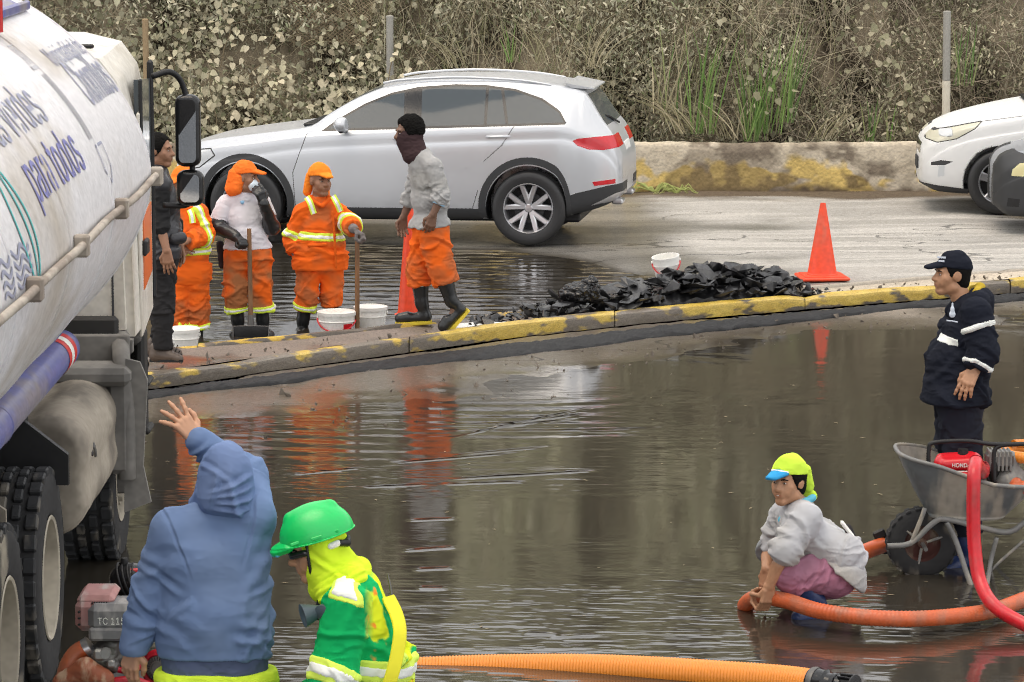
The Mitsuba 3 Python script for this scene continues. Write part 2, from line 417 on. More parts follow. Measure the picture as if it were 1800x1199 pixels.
STREAKS = []
for q in [(810, 766, 1018, 720, .008), (850, 752, 1015, 736, .007), (890, 745, 1020, 728, .007), (800, 842, 1042, 828, .008), (690, 814, 900, 797, .006), (640, 856, 745, 852, .007), (770, 852, 925, 847, .006), (925, 1112, 985, 1115, .006), (970, 1119, 1050, 1116, .006), (500, 835, 640, 822, .005), (800, 800, 960, 786, .005), (720, 915, 800, 912, .006), (712, 968, 800, 962, .006), (730, 1001, 795, 998, .006), (735, 1032, 785, 1033, .006)]:
    a_, b_ = ground(q[0], q[1], WL), ground(q[2], q[3], WL); STREAKS.append((float(a_[0]), float(a_[1]), float(b_[0]), float(b_[1]), q[4]))
def water_bump(p, n, uv):
    x, y = p.x, p.y
    calm = smoothstep(21.0, 27.0, y)
    wob = fbm(x * .5, y * .5, 4.0, 2) * 3
    a = fbm(x * 2.2 + wob, y * 5.5, 0.0, 2) * .0017
    b = fbm(x * 8 + wob, y * 24 + x * 1.5, 5.0, 2) * .0010
    # a train of ripples spreading from where water runs off the kerb, and rings in front of the median
    dx, dy = x + .1, y - 25.2
    r = dr.sqrt(dx * dx * .5 + dy * dy + 1e-4)
    env = dr.exp(-dr.square((r - 2.2) / 1.1)) * smoothstep(.45, .7, fbm(x * .6, y * 1.5, 8.0, 2)) * smoothstep(3.2, .5, dr.abs(x - .1))
    c = dr.sin(r * 21 + wob * 1.2) * .0040 * env
    for xa, ya, xb, yb, A in STREAKS:
        t = dr.clip((x - xa) / (xb - xa), -.3, 1.3)
        lx = smoothstep(-.12, .2, t) * smoothstep(1.12, .8, t)
        e_ = (y - (ya + (yb - ya) * t) - (wob - 1.5) * .015) / .038
        c += .8 * A * lx * dr.exp(-e_ * e_)
    far = smoothstep(28.0, 29.0, y) * (fbm(x * 3 + wob, y * 9, 6.0, 2) * .009 + dr.sin(y * 22 + wob * 3 + dr.sin(x * 2.1) * .8) * .0016)
    m = .25 + 2.2 * smoothstep(.3, .75, fbm(x * .45 + 3, y * .8, 14.0, 3))
    return (a * (1 - .45 * calm) + b * (1 - .5 * calm)) * m + c + far
scene['m_water'] = {'type': 'bumpmap', 'tex': proc(water_bump, 4e-3), 'scale': 1.0,
                    'bsdf': {'type': 'roughplastic', 'distribution': 'ggx', 'alpha': .004, 'int_ior': 1.46, 'diffuse_reflectance': rgb(.036, .031, .0235)}}
k = thing('water', 'muddy flood water mirroring the overgrown bank and workers', kind='structure')
wx = lin(-8, 8, .5); wy = lin(9, 36, .5)
wx = np.concatenate([[-140, -60, -20], wx, [20, 60, 140]]); wy = np.concatenate([[-55, -10], wy])
WX, WY = np.meshgrid(wx, wy, indexing='ij')
put(k, (np.stack([WX, WY, 0 * WX + WL], -1).reshape(-1, 3), grid_faces(*WX.shape)), 'm_water', smooth=True)

# ---- raised median: wet screed between two rows of kerb stones
def med_col(p, n, uv):
    a = fbm(p.x * 1.6, p.y * 1.6, 0.0, 4); g = noise(p.x * 90, p.y * 90, p.z * 90)
    dry = smoothstep(1.2, 3.2, p.x)
    c = mix((.075, .062, .052), (.17, .135, .11), smoothstep(.3, .7, a))
    c = mix(c, mi.Color3f(.38, .33, .26) * (.75 + .5 * a), dry)
    return c * (.75 + .5 * g)
def med_rough(p, n, uv):
    a = fbm(p.x * 1.6, p.y * 1.6, 0.0, 4)
    return dr.clip(.75 * smoothstep(1.0, 3.0, p.x) + .06 + .5 * smoothstep(.4, .62, a), .05, .9)
def med_bump(p, n, uv): return .003 * fbm(p.x * 25, p.y * 25, 0.0, 3)
scene['m_median'] = {'type': 'bumpmap', 'tex': proc(med_bump, 2e-3), 'scale': 1.0, 'bsdf': {'type': 'principled', 'base_color': proc(med_col), 'roughness': proc(med_rough), 'specular': .5}}
median = thing('median', 'raised wet median between the near and far lanes', kind='structure')
mx = np.concatenate([[-40, -20, -9], lin(-6, 7, .08), [9, 20, 40]])
t = np.linspace(0, 1, 24)
Mx, Mt = np.meshgrid(mx, t, indexing='ij')
My = kerb_y(Mx) + .17 + Mt * (back_y(Mx) - kerb_y(Mx) - .29)
Mz = .135 - .03 * np.sin(np.pi * Mt) + .016 * (nz(np.stack([Mx, My, 0 * Mx], -1) * 2.2, 4) - .5)
put(median, (np.stack([Mx, My, Mz], -1).reshape(-1, 3), grid_faces(*Mx.shape)), 'm_median', smooth=True)

def kerb_col(p, n, uv):
    a = fbm(p.x * 5, p.y * 5, p.z * 9, 4); g = noise(p.x * 120, p.y * 120, p.z * 120); b = fbm(p.x * 1.1, p.y * 1.1, 3.0, 3)
    left = smoothstep(-.6, -2.2, p.x)
    worn = smoothstep(.46, .58, a + (b - .5) * .45 + left * .1 + smoothstep(.09, .03, p.z) * .12 - .03 * smoothstep(.08, .13, p.z))
    paint = mix((.40, .27, .045), (.52, .38, .08), noise(p.x * 13, p.y * 13, p.z * 13))
    stone = mix((.05, .042, .034), (.2, .17, .135), b)
    return mix(paint, stone, worn) * (.7 + .6 * g)
def stone_col(p, n, uv):
    a = fbm(p.x * 4, p.y * 4, p.z * 9, 4); g = noise(p.x * 120, p.y * 120, p.z * 120)
    left = smoothstep(1.0, -.5, p.x)
    c = mix((.27, .235, .19), (.4, .36, .3), a)
    c = mix(c, mi.Color3f(.075, .062, .05), left * .9)
    c = mix(c, mi.Color3f(.55, .36, .05), smoothstep(.54, .6, a) * smoothstep(.1, .8, left) * .9)
    return c * (.75 + .5 * g)
def kerb_bump(p, n, uv): return .006 * fbm(p.x * 28, p.y * 28, p.z * 28, 3)
scene['m_kerb'] = {'type': 'bumpmap', 'tex': proc(kerb_bump, 2e-3), 'scale': 1.0, 'bsdf': {'type': 'principled', 'base_color': proc(kerb_col), 'roughness': .42, 'specular': .5}}
scene['m_stone'] = {'type': 'bumpmap', 'tex': proc(kerb_bump, 2e-3), 'scale': 1.0, 'bsdf': {'type': 'principled', 'base_color': proc(stone_col), 'roughness': .5, 'specular': .5}}
def kerb_row(fn, depth, top, bsdf, x0, x1, L, seed, side):
    r = np.random.default_rng(seed)
    x = x0
    while x < x1:
        l = L * r.uniform(.75, 1.3); xa, xb = x + .004, x + l - .004
        n = 10
        xs = np.linspace(xa, xb, n)
        prof = [(0, -.12), (0.0, top - .045), (.012, top - .012), (.045, top), (depth - .03, top), (depth, top - .03), (depth, -.12)]
        dz, dy, tl = r.normal(0, .006), r.normal(0, .008), r.normal(0, .012)
        v = []
        for i, xx in enumerate(xs):
            yy = fn(xx) + dy
            e = .006 if i in (0, n - 1) else 0.0
            for q, (a, z) in enumerate(prof):
                a2 = a if side > 0 else depth - a
                v.append((xx, yy + (a2 if side > 0 else a2) + (e if q < 3 else -e if q > 3 else 0), z + dz + tl * (i / n - .5) - (e if z > 0 else 0)))
        v = np.array(v)
        k_ = len(prof)
        v += .010 * (nz(v * 9, seed)[:, None] - .5) * np.array([0, 1, 1])
        # chipped top arris
        chip = np.clip(nz(v * np.array([4.5, 4.5, 2]), seed + 2) - .58, 0, 1) * .16
        v[:, 2] -= chip * (v[:, 2] > .06)
        f = VF((v, grid_faces(n, k_)))[1]
        cap0 = [(0, j + 1, j) for j in range(1, k_ - 1)]; o = (n - 1) * k_
        cap1 = [(o, o + j, o + j + 1) for j in range(1, k_ - 1)]
        f = np.vstack([f, cap0, cap1])
        if side < 0: f = f[:, ::-1]
        put('kerb_stone', (v, f), bsdf, median, smooth=35)
        x += l
kerb_row(kerb_y, .19, .15, 'm_kerb', -5.2, 6.2, 1.5, 11, 1)
kerb_row(lambda x: back_y(x) - .14, .15, .155, 'm_stone', -5.2, 6.6, 1.5, 12, -1)

# strip of fresh black asphalt laid along the foot of the near kerb
mat('m_tar', (.021, .021, .022), .38, .5)
scene['m_tar'] = {'type': 'bumpmap', 'tex': proc(lambda p, n, uv: .012 * fbm(p.x * 45, p.y * 45, p.z * 45, 2), 3e-3), 'scale': 1.0, 'bsdf': {'type': 'principled', 'base_color': {'type': 'mesh_attribute', 'name': 'vertex_color'}, 'roughness': .6, 'specular': .3}}
sx_ = lin(-5.5, 6.5, .03)
pr = [(-.60, -.03), (-.596, .03), (-.58, .055), (-.54, .066), (-.50, .07), (-.46, .07), (-.42, .07), (-.38, .068), (-.34, .066), (-.30, .064), (-.26, .055), (-.22, .042), (-.14, .038), (-.02, .035), (-.005, -.03)]
NP = len(pr)
v = []
for x in sx_:
    wv = np.interp(x, [-5, -2.6, -1, 0, 1.1, 2.5, 4.6], [.9, 1.0, 1.5, 1.85, 1.65, 1.15, .9]) + .06 * math.sin(x * 3.1)
    for a, z in pr: v.append((x, kerb_y(x) + a * wv, z))
v = np.array(v)
v[:, 1] += .10 * (nz(v * np.array([5, 0, 0]) + 3, 8) - .5) * (v[:, 2] > 0) * (np.tile(np.arange(NP), len(sx_)) < 4)
v[:, 2] += (.05 * (nz(v * 22, 2, 3) - .5) + .03 * (nz(v * 5, 12) - .5)) * (v[:, 2] > .045) + .012 * (nz(v * 14, 2) - .5) * (v[:, 2] > .0)
k = thing('asphalt_strip', 'strip of fresh black asphalt along the foot of the yellow kerb', kind='structure')
tc = np.tile([0] * 11 + [1] * 4, len(sx_))[:, None] * np.clip((nz(v * 3, 5) - .3) * 2.5, .3, 1)[:, None]
put(k, (v, grid_faces(len(sx_), NP)), 'm_tar', smooth=True, color=(1 - tc) * np.array([.013, .013, .014]) * (.5 + nz(v * 9, 6)[:, None]) + tc * np.array([.10, .092, .085]))

# ---- concrete barrier on the far side, worn yellow paint
def wall_col(p, n, uv):
    a = fbm(p.x * 1.5, p.z * 2.6, 0.0, 4); b = fbm(p.x * 5.5, p.z * 6, 4.0, 3); g = fbm(p.x * 45, p.y * 45, p.z * 45, 2)
    c = mix((.42, .36, .27), (.56, .5, .4), b)
    ymask = smoothstep(.40, .47, a + .10 * smoothstep(.5, .15, p.z) + .16 * (1 - smoothstep(.25, .8, dr.abs(p.x - 1.7))) + .22 * (1 - smoothstep(.2, .55, dr.abs(p.x - 3.55))) + .2 * (1 - smoothstep(.1, .4, dr.abs(p.x - 4.85))) + .25 * smoothstep(-2.5, -3.5, p.x) - .14) * smoothstep(.46, .36, p.z + (b - .5) * .25)
    c = mix(c, mi.Color3f(.54, .38, .09) * (.75 + .5 * b), ymask * .8)
    soot = smoothstep(.555, .67, fbm(p.x * 1.9 + 3, p.z * 3.4, 7.0, 4) + .12 * (1 - smoothstep(.35, 1.0, dr.abs(p.x - 2.3))))
    c = mix(c, mi.Color3f(.085, .06, .042), soot * (.38 + .4 * smoothstep(.35, .6, b)))
    foot = smoothstep(.16, .02, p.z + (b - .5) * .2)
    c = mix(c, mi.Color3f(.09, .066, .045), foot)
    return c * (.7 + .6 * g)
scene['m_wall'] = {'type': 'bumpmap', 'tex': proc(lambda p, n, uv: .02 * fbm(p.x * 14, p.y * 14, p.z * 14, 3), 4e-3), 'scale': 1.0, 'bsdf': {'type': 'principled', 'base_color': proc(wall_col), 'roughness': .85, 'specular': .25}}
bx_ = np.concatenate([[-60, -30, -14], lin(-8, 9, .05), [14, 30, 60]])
prof = np.array([(39.18, -.1), (39.18, .02), (39.2, .12), (39.22, .25), (39.24, .38), (39.255, .5), (39.27, .575), (39.30, .605), (39.4, .615), (39.5, .61), (39.55, .59), (39.6, .4), (39.62, -.1)])
v = np.stack([np.broadcast_to(bx_[:, None], (len(bx_), len(prof))), np.broadcast_to(prof[None, :, 0], (len(bx_), len(prof))), np.broadcast_to(prof[None, :, 1], (len(bx_), len(prof)))], -1).reshape(-1, 3)
v[:, 1] += .05 * (nz(v * np.array([1.4, 0, 3]), 6) - .5) + .03 * (nz(v * 7, 7) - .5)
v[:, 2] += (v[:, 2] > .55) * (.06 * (nz(v * np.array([1.1, 0, 0]), 9) - .5) + .03 * (nz(v * np.array([9, 3, 0]), 8) - .5))
k = thing('concrete_barrier', 'low concrete wall with worn yellow paint at the foot of the overgrown bank', 'wall')
put(k, (v, grid_faces(len(bx_), len(prof))), 'm_wall', smooth=60)

# ---- the earth bank
def bank_y(x, z):
    p = np.stack([x, z, 0 * x], -1)
    return 40.05 + .30 * z + .035 * z * z + 1.0 * (nz(p * .55, 21) - .5) + .6 * (nz(p * 1.7, 22) - .5)
bxs, bzs = np.concatenate([[-60, -35, -20], lin(-14, 14, .25), [20, 35, 60]]), np.concatenate([[-.3], lin(0, 7.0, .2)])
BX, BZ = np.meshgrid(bxs, bzs, indexing='ij')
BY = bank_y(BX, BZ)
B = np.stack([BX, BY, BZ], -1)
top = np.stack([bxs, np.full(len(bxs), 140.0), np.full(len(bxs), 8.0)], -1)[:, None]
B = np.concatenate([B, top], 1)
k = thing('earth_bank', 'steep dry earth bank behind the concrete wall, overgrown with dusty vines', kind='structure')
scene['m_earth'] = {'type': 'principled', 'base_color': proc(lambda p, n, uv: mix((.03, .024, .016), (.24, .2, .14), smoothstep(.35, .65, fbm(p.x * 3.2, p.y * .4, p.z * .9, 4)))), 'roughness': .95, 'specular': .1}
put(k, (B.reshape(-1, 3), grid_faces(*B.shape[:2])), 'm_earth', smooth=True)
# ------------------------------------------------------------------ vegetation on the bank
HEART = np.array([[0, 0, 0], [0, -.42, -.02], [.2, -.5, .03], [.44, -.3, .07], [.42, .05, .05], [.2, .4, .0], [0, .68, -.06], [-.2, .4, .0], [-.42, .05, .05], [-.44, -.3, .07], [-.2, -.5, .03]])
HEART_F = np.array([[0, i, i % 10 + 1] for i in range(1, 11)])
LANCE = np.array([[0, -.5, 0], [.17, -.12, .05], [.13, .25, .03], [0, .55, -.06], [-.13, .25, .03], [-.17, -.12, .05]])
LANCE_F = np.array([[0, 1, 5], [1, 2, 5], [2, 4, 5], [2, 3, 4]])
def rots(n, r, face, spread):
    """Random leaf frames: normals near the direction face, the tip hanging down."""
    nrm = np.asarray(face, float) + r.normal(0, spread, (n, 3)); nrm /= np.linalg.norm(nrm, axis=1, keepdims=True)
    tip = np.array([0, 0, -1.0]) + r.normal(0, .75, (n, 3)); tip -= nrm * (tip * nrm).sum(1, keepdims=True); tip /= np.linalg.norm(tip, axis=1, keepdims=True) + 1e-9
    return np.stack([np.cross(tip, nrm), tip, nrm], 2)
def scatter(tv, tf, pos, R, size, col):
    n, k = len(pos), len(tv)
    v = np.einsum('nij,kj->nki', R, tv) * np.asarray(size)[:, None, None] + pos[:, None]
    f = (tf[None] + (np.arange(n) * k)[:, None, None]).reshape(-1, 3)
    return v.reshape(-1, 3), f, np.repeat(col, k, 0)
def on_bank(x, z, off): return np.stack([x, bank_y(x, z) - off, z], 1)
def leaf_cols(r, n, pal, w):
    pal = np.array(pal); i = r.choice(len(pal), n, p=np.array(w) / sum(w))
    return np.clip(pal[i] * r.uniform(.65, 1.25, (n, 1)) * (1 + r.normal(0, .02, (n, 3))), .004, .9)
DUST = [(.52, .49, .36), (.41, .39, .275), (.28, .27, .185), (.14, .13, .085), (.20, .22, .12)]
r = np.random.default_rng(31)
def clump(x, z, s): return nz(np.stack([x * 1.3, z * 1.3, 0 * x], -1), s, 3)
# small dusty leaves over everything the camera and the flood see
N = 120000
x = r.uniform(-9.5, 9.5, N); z = .25 + 3.6 * r.uniform(0, 1, N) ** 1.15
keep = clump(x, z, 41) + .22 * r.uniform(-1, 1, N) + .1 > .47 + .06 * (z > 1.2)
x, z = x[keep], z[keep]; n = len(x)
off = .02 + .95 * r.uniform(.15, 1, n) ** 1.2 * np.clip(clump(x, z, 41) * 2.2 - .75, .05, 1)
brown = np.clip((x - 2.6) / 1.5, 0, 1)
c = leaf_cols(r, n, DUST, [3, 4, 4, 3, 2]) * (1 - brown[:, None] * np.array([.14, .17, .20]))
v, f, cc = scatter(LANCE, LANCE_F, on_bank(x, z, off), rots(n, r, (0, -1, .35), .75), r.uniform(.038, .085, n), c)
k = thing('creeper_leaves', 'dusty beige and brown small leaved creepers matting the bank', kind='stuff')
put(k, (v, f), 'm_leaf', color=cc, smooth=True)
# larger leaves higher up, seen only in the flood's mirror
N = 24000
x = r.uniform(-12, 12, N); z = r.uniform(3.0, 7.2, N)
v, f, cc = scatter(LANCE, LANCE_F, on_bank(x, z, r.uniform(.0, .6, N)), rots(N, r, (0, -1, .4), .7), r.uniform(.1, .24, N), leaf_cols(r, N, DUST, [2, 4, 4, 3, 4]) * (.25 + 1.7 * np.clip(nz(np.stack([x * 3.0, z * .5, 0 * x], -1), 77, 3) * 3.0 - 1.0, 0, 1))[:, None])
k = thing('upper_bank_leaves', 'dusty creepers continuing up the top of the bank', kind='stuff')
put(k, (v, f), 'm_leaf', color=cc, smooth=True)
# heart shaped vine leaves on the left half
N = 11000
x = np.concatenate([r.uniform(-9.5, -.9, int(N * .8)), r.uniform(-1.2, 7, N - int(N * .8))]); z = .4 + 2.6 * r.uniform(0, 1, N)
keep = nz(np.stack([x * 2.3, z * 1.2, 0 * x], -1), 51, 2) + .22 * r.uniform(-1, 1, N) > np.where(x < -1, .51, .62)
x, z = x[keep], z[keep]; n = len(x)
off = .2 + .45 * r.uniform(0, 1, n)
v, f, cc = scatter(HEART, HEART_F, on_bank(x, z, off), rots(n, r, (0.1, -1, .45), .62), r.uniform(.035, .09, n), leaf_cols(r, n, [(.45, .415, .285), (.36, .335, .23), (.25, .235, .155), (.14, .14, .08)], [4, 4, 3, 2]))
k = thing('heart_leaf_vines', 'pale dusty heart shaped vine leaves hanging over the bank', kind='stuff')
put(k, (v, f), 'm_leaf', color=cc, smooth=True)
# vines whose leaves show one by one
lc = [tuple(q) for q in leaf_cols(r, 4, [(.45, .41, .285), (.35, .32, .22)], [1, 1])]
lm2 = [mat(f'm_vine_leaf_dull_{i}', q, .75, .25, two=True) for i, q in enumerate([(.30, .27, .185), (.22, .21, .13)])]
lm = [mat(f'm_vine_leaf_{i}', q, .75, .25, two=True) for i, q in enumerate(lc)]
lp = mikit.ply((HEART, HEART_F), None, smooth=True)
mat('m_vine_stem', (.2, .16, .1), .8, .2)
nleaf = 0
for vi, (px0, py0, n_) in enumerate([(395, 20, 34), (300, 110, 24), (480, 60, 28), (455, 130, 30), (375, 150, 26), (600, 130, 26), (560, 190, 22), (420, 215, 20), (690, 90, 24), (1345, 95, 14), (1590, 130, 14), (1540, 20, 14)]):
    p0 = at(px0, py0, 39.6)
    kv = thing('leafy_vine', None, 'vine', 'leafy vines trailing over the bank')
    labels[kv]['label'] = 'vine of pale heart shaped leaves ' + ['at the top edge right of the truck cab', 'just right of the slim wooden post', 'left of the brown netting', 'under the left corner of the netting', 'above the truck mirror', 'under the right corner of the netting', 'above the windscreen of the silver car', 'above the bonnet of the silver car', 'right behind the short grey post', 'among the tallest green reeds', 'left of the white topped post', 'at the top edge left of the white topped post'][vi]
    path = [p0 + V(.05 * math.sin(s * 5 + vi), -.02 - .08 * s, .1 - s * .75) + V(r.normal(0, .03), 0, 0) for s in np.linspace(0, 1, 7)]
    path = spline(path, 24)
    put('stem', tube(path, .006, 4), 'm_vine_stem', kv, smooth=True)
    for j in range(n_):
        q = path[r.integers(len(path))] + r.normal(0, 1, 3) * V(.13, .05, .06) - V(0, .05, 0)
        R_ = rots(1, r, (.1, -1, .5), .4)[0]; s_ = r.uniform(.055, .095)
        M = np.eye(4); M[:3, :3] = R_ * s_; M[:3, 3] = q
        key = numbered(kv + '__leaf')
        scene[key] = {**lp, 'bsdf': {'type': 'ref', 'id': lm[r.integers(4)] if vi < 9 else lm2[r.integers(2)]}, 'to_world': T(M)}
        nleaf += 1
# dry stems, tangled twigs
def strands(n, r, xr, zr, L, rad, droop, col, up=0.0, sides=3, seg=6):
    vs, fs, cs, off_ = [], [], [], 0
    x = r.uniform(*xr, n); z = r.uniform(*zr, n)
    base = on_bank(x, z, r.uniform(.1, .5, n))
    ang = r.uniform(0, 2 * np.pi, n) if up == 0 else np.pi / 2 + r.normal(0, up, n)
    d = np.stack([np.cos(ang), r.normal(-.15, .25, n), np.sin(ang)], 1)
    ln = r.uniform(*L, n); bend = r.normal(0, .5, (n, 3))
    t = np.linspace(0, 1, seg)
    P = base[:, None] + d[:, None] * (ln[:, None] * t)[..., None] + (bend * ln[:, None])[:, None] * (t ** 2)[None, :, None] * .6 - np.array([0, 0, 1.0]) * (droop * ln[:, None] * t ** 2)[..., None]
    P[..., 2] = np.maximum(P[..., 2], .3)
    P[..., 1] = np.minimum(P[..., 1], bank_y(P[..., 0], P[..., 2]) - .02); P[..., 1] = np.maximum(P[..., 1], 39.72)
    g = np.arange(sides) * 2 * np.pi / sides
    rr = (rad * r.uniform(.6, 1.4, n))[:, None] * (1 - .6 * t)
    tan = np.gradient(P, axis=1); tan /= np.linalg.norm(tan, axis=2, keepdims=True) + 1e-9
    a = np.cross(tan, np.array([.3, 1.0, .2])); a /= np.linalg.norm(a, axis=2, keepdims=True) + 1e-9
    b = np.cross(tan, a)
    v = P[:, :, None] + rr[:, :, None, None] * (np.cos(g)[:, None] * a[:, :, None] + np.sin(g)[:, None] * b[:, :, None])
    f1 = grid_faces(seg, sides, True)
    f = (f1[None] + (np.arange(n) * seg * sides)[:, None, None]).reshape(-1, 4)
    c = np.repeat(col(n), seg * sides, 0)
    return v.reshape(-1, 3), f, c
S = [strands(4600, r, (-9, 3), (.4, 3.2), (.15, .55), .0028, .35, lambda n: leaf_cols(r, n, [(.42, .37, .25), (.28, .24, .16), (.17, .14, .09)], [3, 3, 2])),
     strands(3800, r, (2.4, 9), (.35, 3.2), (.2, .7), .0032, .3, lambda n: leaf_cols(r, n, [(.42, .36, .27), (.28, .235, .17), (.15, .12, .09)], [3, 4, 2])),
     strands(900, r, (-9, 9), (3.2, 7), (.5, 1.6), .008, .3, lambda n: leaf_cols(r, n, DUST, [1, 1, 1, 1, 1])),
     strands(800, r, (-1.8, 4), (.3, 2.6), (.5, 1.4), .0032, .12, lambda n: leaf_cols(r, n, [(.5, .44, .3), (.4, .36, .24), (.2, .2, .1)], [3, 3, 2]), up=.38)]
n0, vs, fs, cs = 0, [], [], []
for v, f, c in S:
    vs.append(v); fs.append(f + n0); cs.append(c); n0 += len(v)
k = thing('dry_stems', 'tangle of dry stems and twigs over the bank', kind='stuff')
put(k, (np.vstack(vs), np.vstack(fs)), 'm_leaf', color=np.vstack(cs), smooth=True)
# reeds and arching grass: blades folded along the middle
def blades(base, n, r, H, W, lean, arch, col, spread=.08):
    vs, fs, cs, o = [], [], [], 0
    for _ in range(n):
        b = base + V(r.normal(0, spread), r.normal(0, .06), 0)
        h = H * r.uniform(.55, 1.05); w = W * r.uniform(.7, 1.2)
        d = V(r.normal(lean[0], lean[1]), r.normal(-.12, .1), 1.0); d /= np.linalg.norm(d)
        side = V(1, r.normal(0, .5), 0); side -= d * (side @ d); side = unit(side)
        fw = np.cross(side, d); a_ = arch * r.uniform(.3, 1.5)
        t = np.linspace(0, 1, 8)[:, None]
        mid = b + d * h * t + (unit(V(np.sign(d[0] + .001) * 1.0, -.25, 0)) * a_ * h - V(0, 0, .55 * a_ * h)) * t ** 2.2
        ww = w * (1 - t ** 3) * np.minimum(1, .5 + 3 * t)
        v = np.stack([mid - side * ww, mid + fw * ww * .35, mid + side * ww], 1).reshape(-1, 3)
        vs.append(v); fs.append(grid_faces(8, 3) + o); o += len(v)
        c = np.array(col[r.integers(len(col))]) * r.uniform(.75, 1.2)
        cs.append(np.clip(c * (1 - .0 * t), 0, 1)[np.repeat(np.arange(8), 3) * 0][:, :3] if False else np.tile(c, (24, 1)))
    return (np.vstack(vs), np.vstack(fs)), np.vstack(cs)
GREEN = [(.14, .25, .06), (.20, .31, .09), (.11, .19, .055), (.27, .30, .13)]
STRAW = [(.48, .42, .28), (.36, .32, .20), (.27, .25, .14)]
for i, (px, pyb, H, n_, pal, lab) in enumerate([
        (1322, 248, 1.35, 30, GREEN, 'tall bright green reed clump growing behind the wall, the tallest and fullest'),
        (1345, 235, .85, 12, GREEN, 'short green reed clump right beside the tallest reeds'),
        (1240, 235, 1.35, 22, GREEN, 'slim green reed clump left of the tallest reeds'),
        (1380, 215, 1.3, 22, GREEN, 'green reed clump leaning right above the middle of the wall'),
        (1180, 200, 1.25, 14, STRAW + GREEN[2:], 'straw and olive reed clump standing just right of the silver car'),
        (1540, 250, .55, 12, GREEN, 'low green reed clump among brown twigs left of the white topped post'),
        (1695, 150, .8, 10, GREEN[2:], 'dark green reed clump right of the white topped post'),
        (905, 110, .5, 8, GREEN[1:], 'short green reed clump above the roof of the silver car')]):
    b = at(px, pyb, 39.72)
    k = thing('reed_clump', lab, 'reeds')
    m, c = blades(b, n_, r, H, .008, (.03, .13), .05, pal)
    put(k, m, 'm_leaf', color=c, smooth=True)
for i, (px, pyb, H, n_, lean, lab) in enumerate([
        (1205, 235, .85, 24, -.55, 'pale dry grass tuft arching left towards the silver car'),
        (1040, 120, .8, 16, .15, 'pale dry grass tuft above the rear of the silver car'),
        (955, 110, .7, 12, -.3, 'pale dry grass tuft above the middle of the silver car roof'),
        (800, 120, .7, 12, -.35, 'pale dry grass tuft right of the short post'),
        (1290, 245, .7, 16, -.25, 'pale dry grass tuft at the foot of the green reeds'),
        (1440, 245, .6, 14, .3, 'pale dry grass tuft at the right end of the reeds')]):
    b = at(px, pyb, 39.68)
    k = thing('dry_grass_tuft', lab, 'grass tuft')
    m, c = blades(b, n_, r, H, .0065, (lean, .22), .35, STRAW)
    put(k, m, 'm_leaf', color=c, smooth=True)
# brown netting held against the bank
c0, c1 = at(500, -25, 39.75), at(650, 85, 39.75)
nv = []
U = np.linspace(0, 1, 19)
for a in range(-18, 19):
    for sgn in (1, -1):
        pts = []
        for q in np.linspace(0, 1, 19):
            u = a / 18 + q if sgn > 0 else a / 18 + 1 - q
            if 0 <= u <= 1:
                xx, zz = c0[0] + (c1[0] - c0[0]) * u, c0[2] + (c1[2] - c0[2]) * q
                pts.append((xx, float(bank_y(np.array(xx), np.array(zz))) - .40, zz))
        if len(pts) > 2: nv.append(tube(pts, .0045, 4))
k = thing('netting', 'torn brown diamond netting showing through the creepers', 'netting')
mat('m_net', (.2, .155, .10), .8, .2)
put(k, cat(*nv), 'm_net', smooth=True)
# posts
def post(px, py0, py1, Y, r_, mats, lab, tilt=0):
    a, b = at(px, py1, Y), at(px, py0, Y); a[2] = min(a[2], .3); b[0] += tilt
    a[0] = b[0] - tilt
    k = thing('post', lab, 'post')
    n_ = len(mats)
    zs = [a[2], *[q[1] for q in mats[:-1]], b[2]]
    for i, (m_, zt) in enumerate(mats):
        z0, z1 = zs[i] + (.002 if i else 0), zs[i + 1]
        rr_ = r_ * (1 + .06 * (i == 0 and n_ > 1))
        def P(z): return a + (b - a) * (z - a[2]) / (b[2] - a[2])
        put('pole' if i == 0 else 'upper_pole', tube([P(z0), P((z0 + z1) / 2), P(z1)], rr_, 14), m_, k, smooth=40)
    put('cap', move(lathe([(0, .008), (r_ * .7, .006), (r_ * 1.08, -.004), (r_ * 1.08, -.02), (0, -.02)], 14), b), mats[-1][0], k, smooth=40)
mat('m_post_grey', (.30, .29, .26), .6, .4); mat('m_post_pale', (.62, .58, .48), .6, .3); mat('m_wood_post', (.3, .22, .13), .8, .2)
post(1667, 20, 210, 39.65, .045, [('m_post_pale', at(1667, 142, 39.65)[2]), ('m_post_grey', 0)], 'thin metal post, white below and grey above, behind the white hatchback', -.015)
post(685, 28, 140, 39.65, .042, [('m_post_grey', 0)], 'plain grey metal post behind the roof of the silver car', .0)
post(256, 34, 130, 39.6, .035, [('m_wood_post', 0)], 'slim wooden post behind the truck cab', -.005)
# cut greens and litter swept against the wall
for i, (px, py, n_, s_) in enumerate([(1150, 342, 16, .34), (1190, 345, 10, .24)]):
    k = thing('cut_greens', ['limp pale green cuttings lying behind the rear bumper of the silver car', 'thin strands of pale green cuttings right of the larger cuttings at the wall'][i], 'cuttings')
    g0 = ground(px, py, .03)
    ms = []
    for j in range(n_):
        d = r.uniform(-.5, .5) + (0 if j % 2 else math.pi)
        L = s_ * r.uniform(.5, 1.2)
        p_ = [g0 + V(math.cos(d) * L * t, math.sin(d) * L * t * .4, .03 + .12 * math.sin(math.pi * min(1, t * 1.1)) * r.uniform(.3, 1)) for t in np.linspace(0, 1, 7)]
        ms.append(tube(spline(p_, 12), np.linspace(.012, .003, 13), 5))
    mat(f'm_cut_{i}', (.36, .40, .13), .7, .3)
    put(k, cat(*ms), f'm_cut_{i}', smooth=True)
k = thing('litter', 'crumpled pink red wrapper lying on the dirt below the wall', 'wrapper')
g0 = ground(1240, 344, .03)
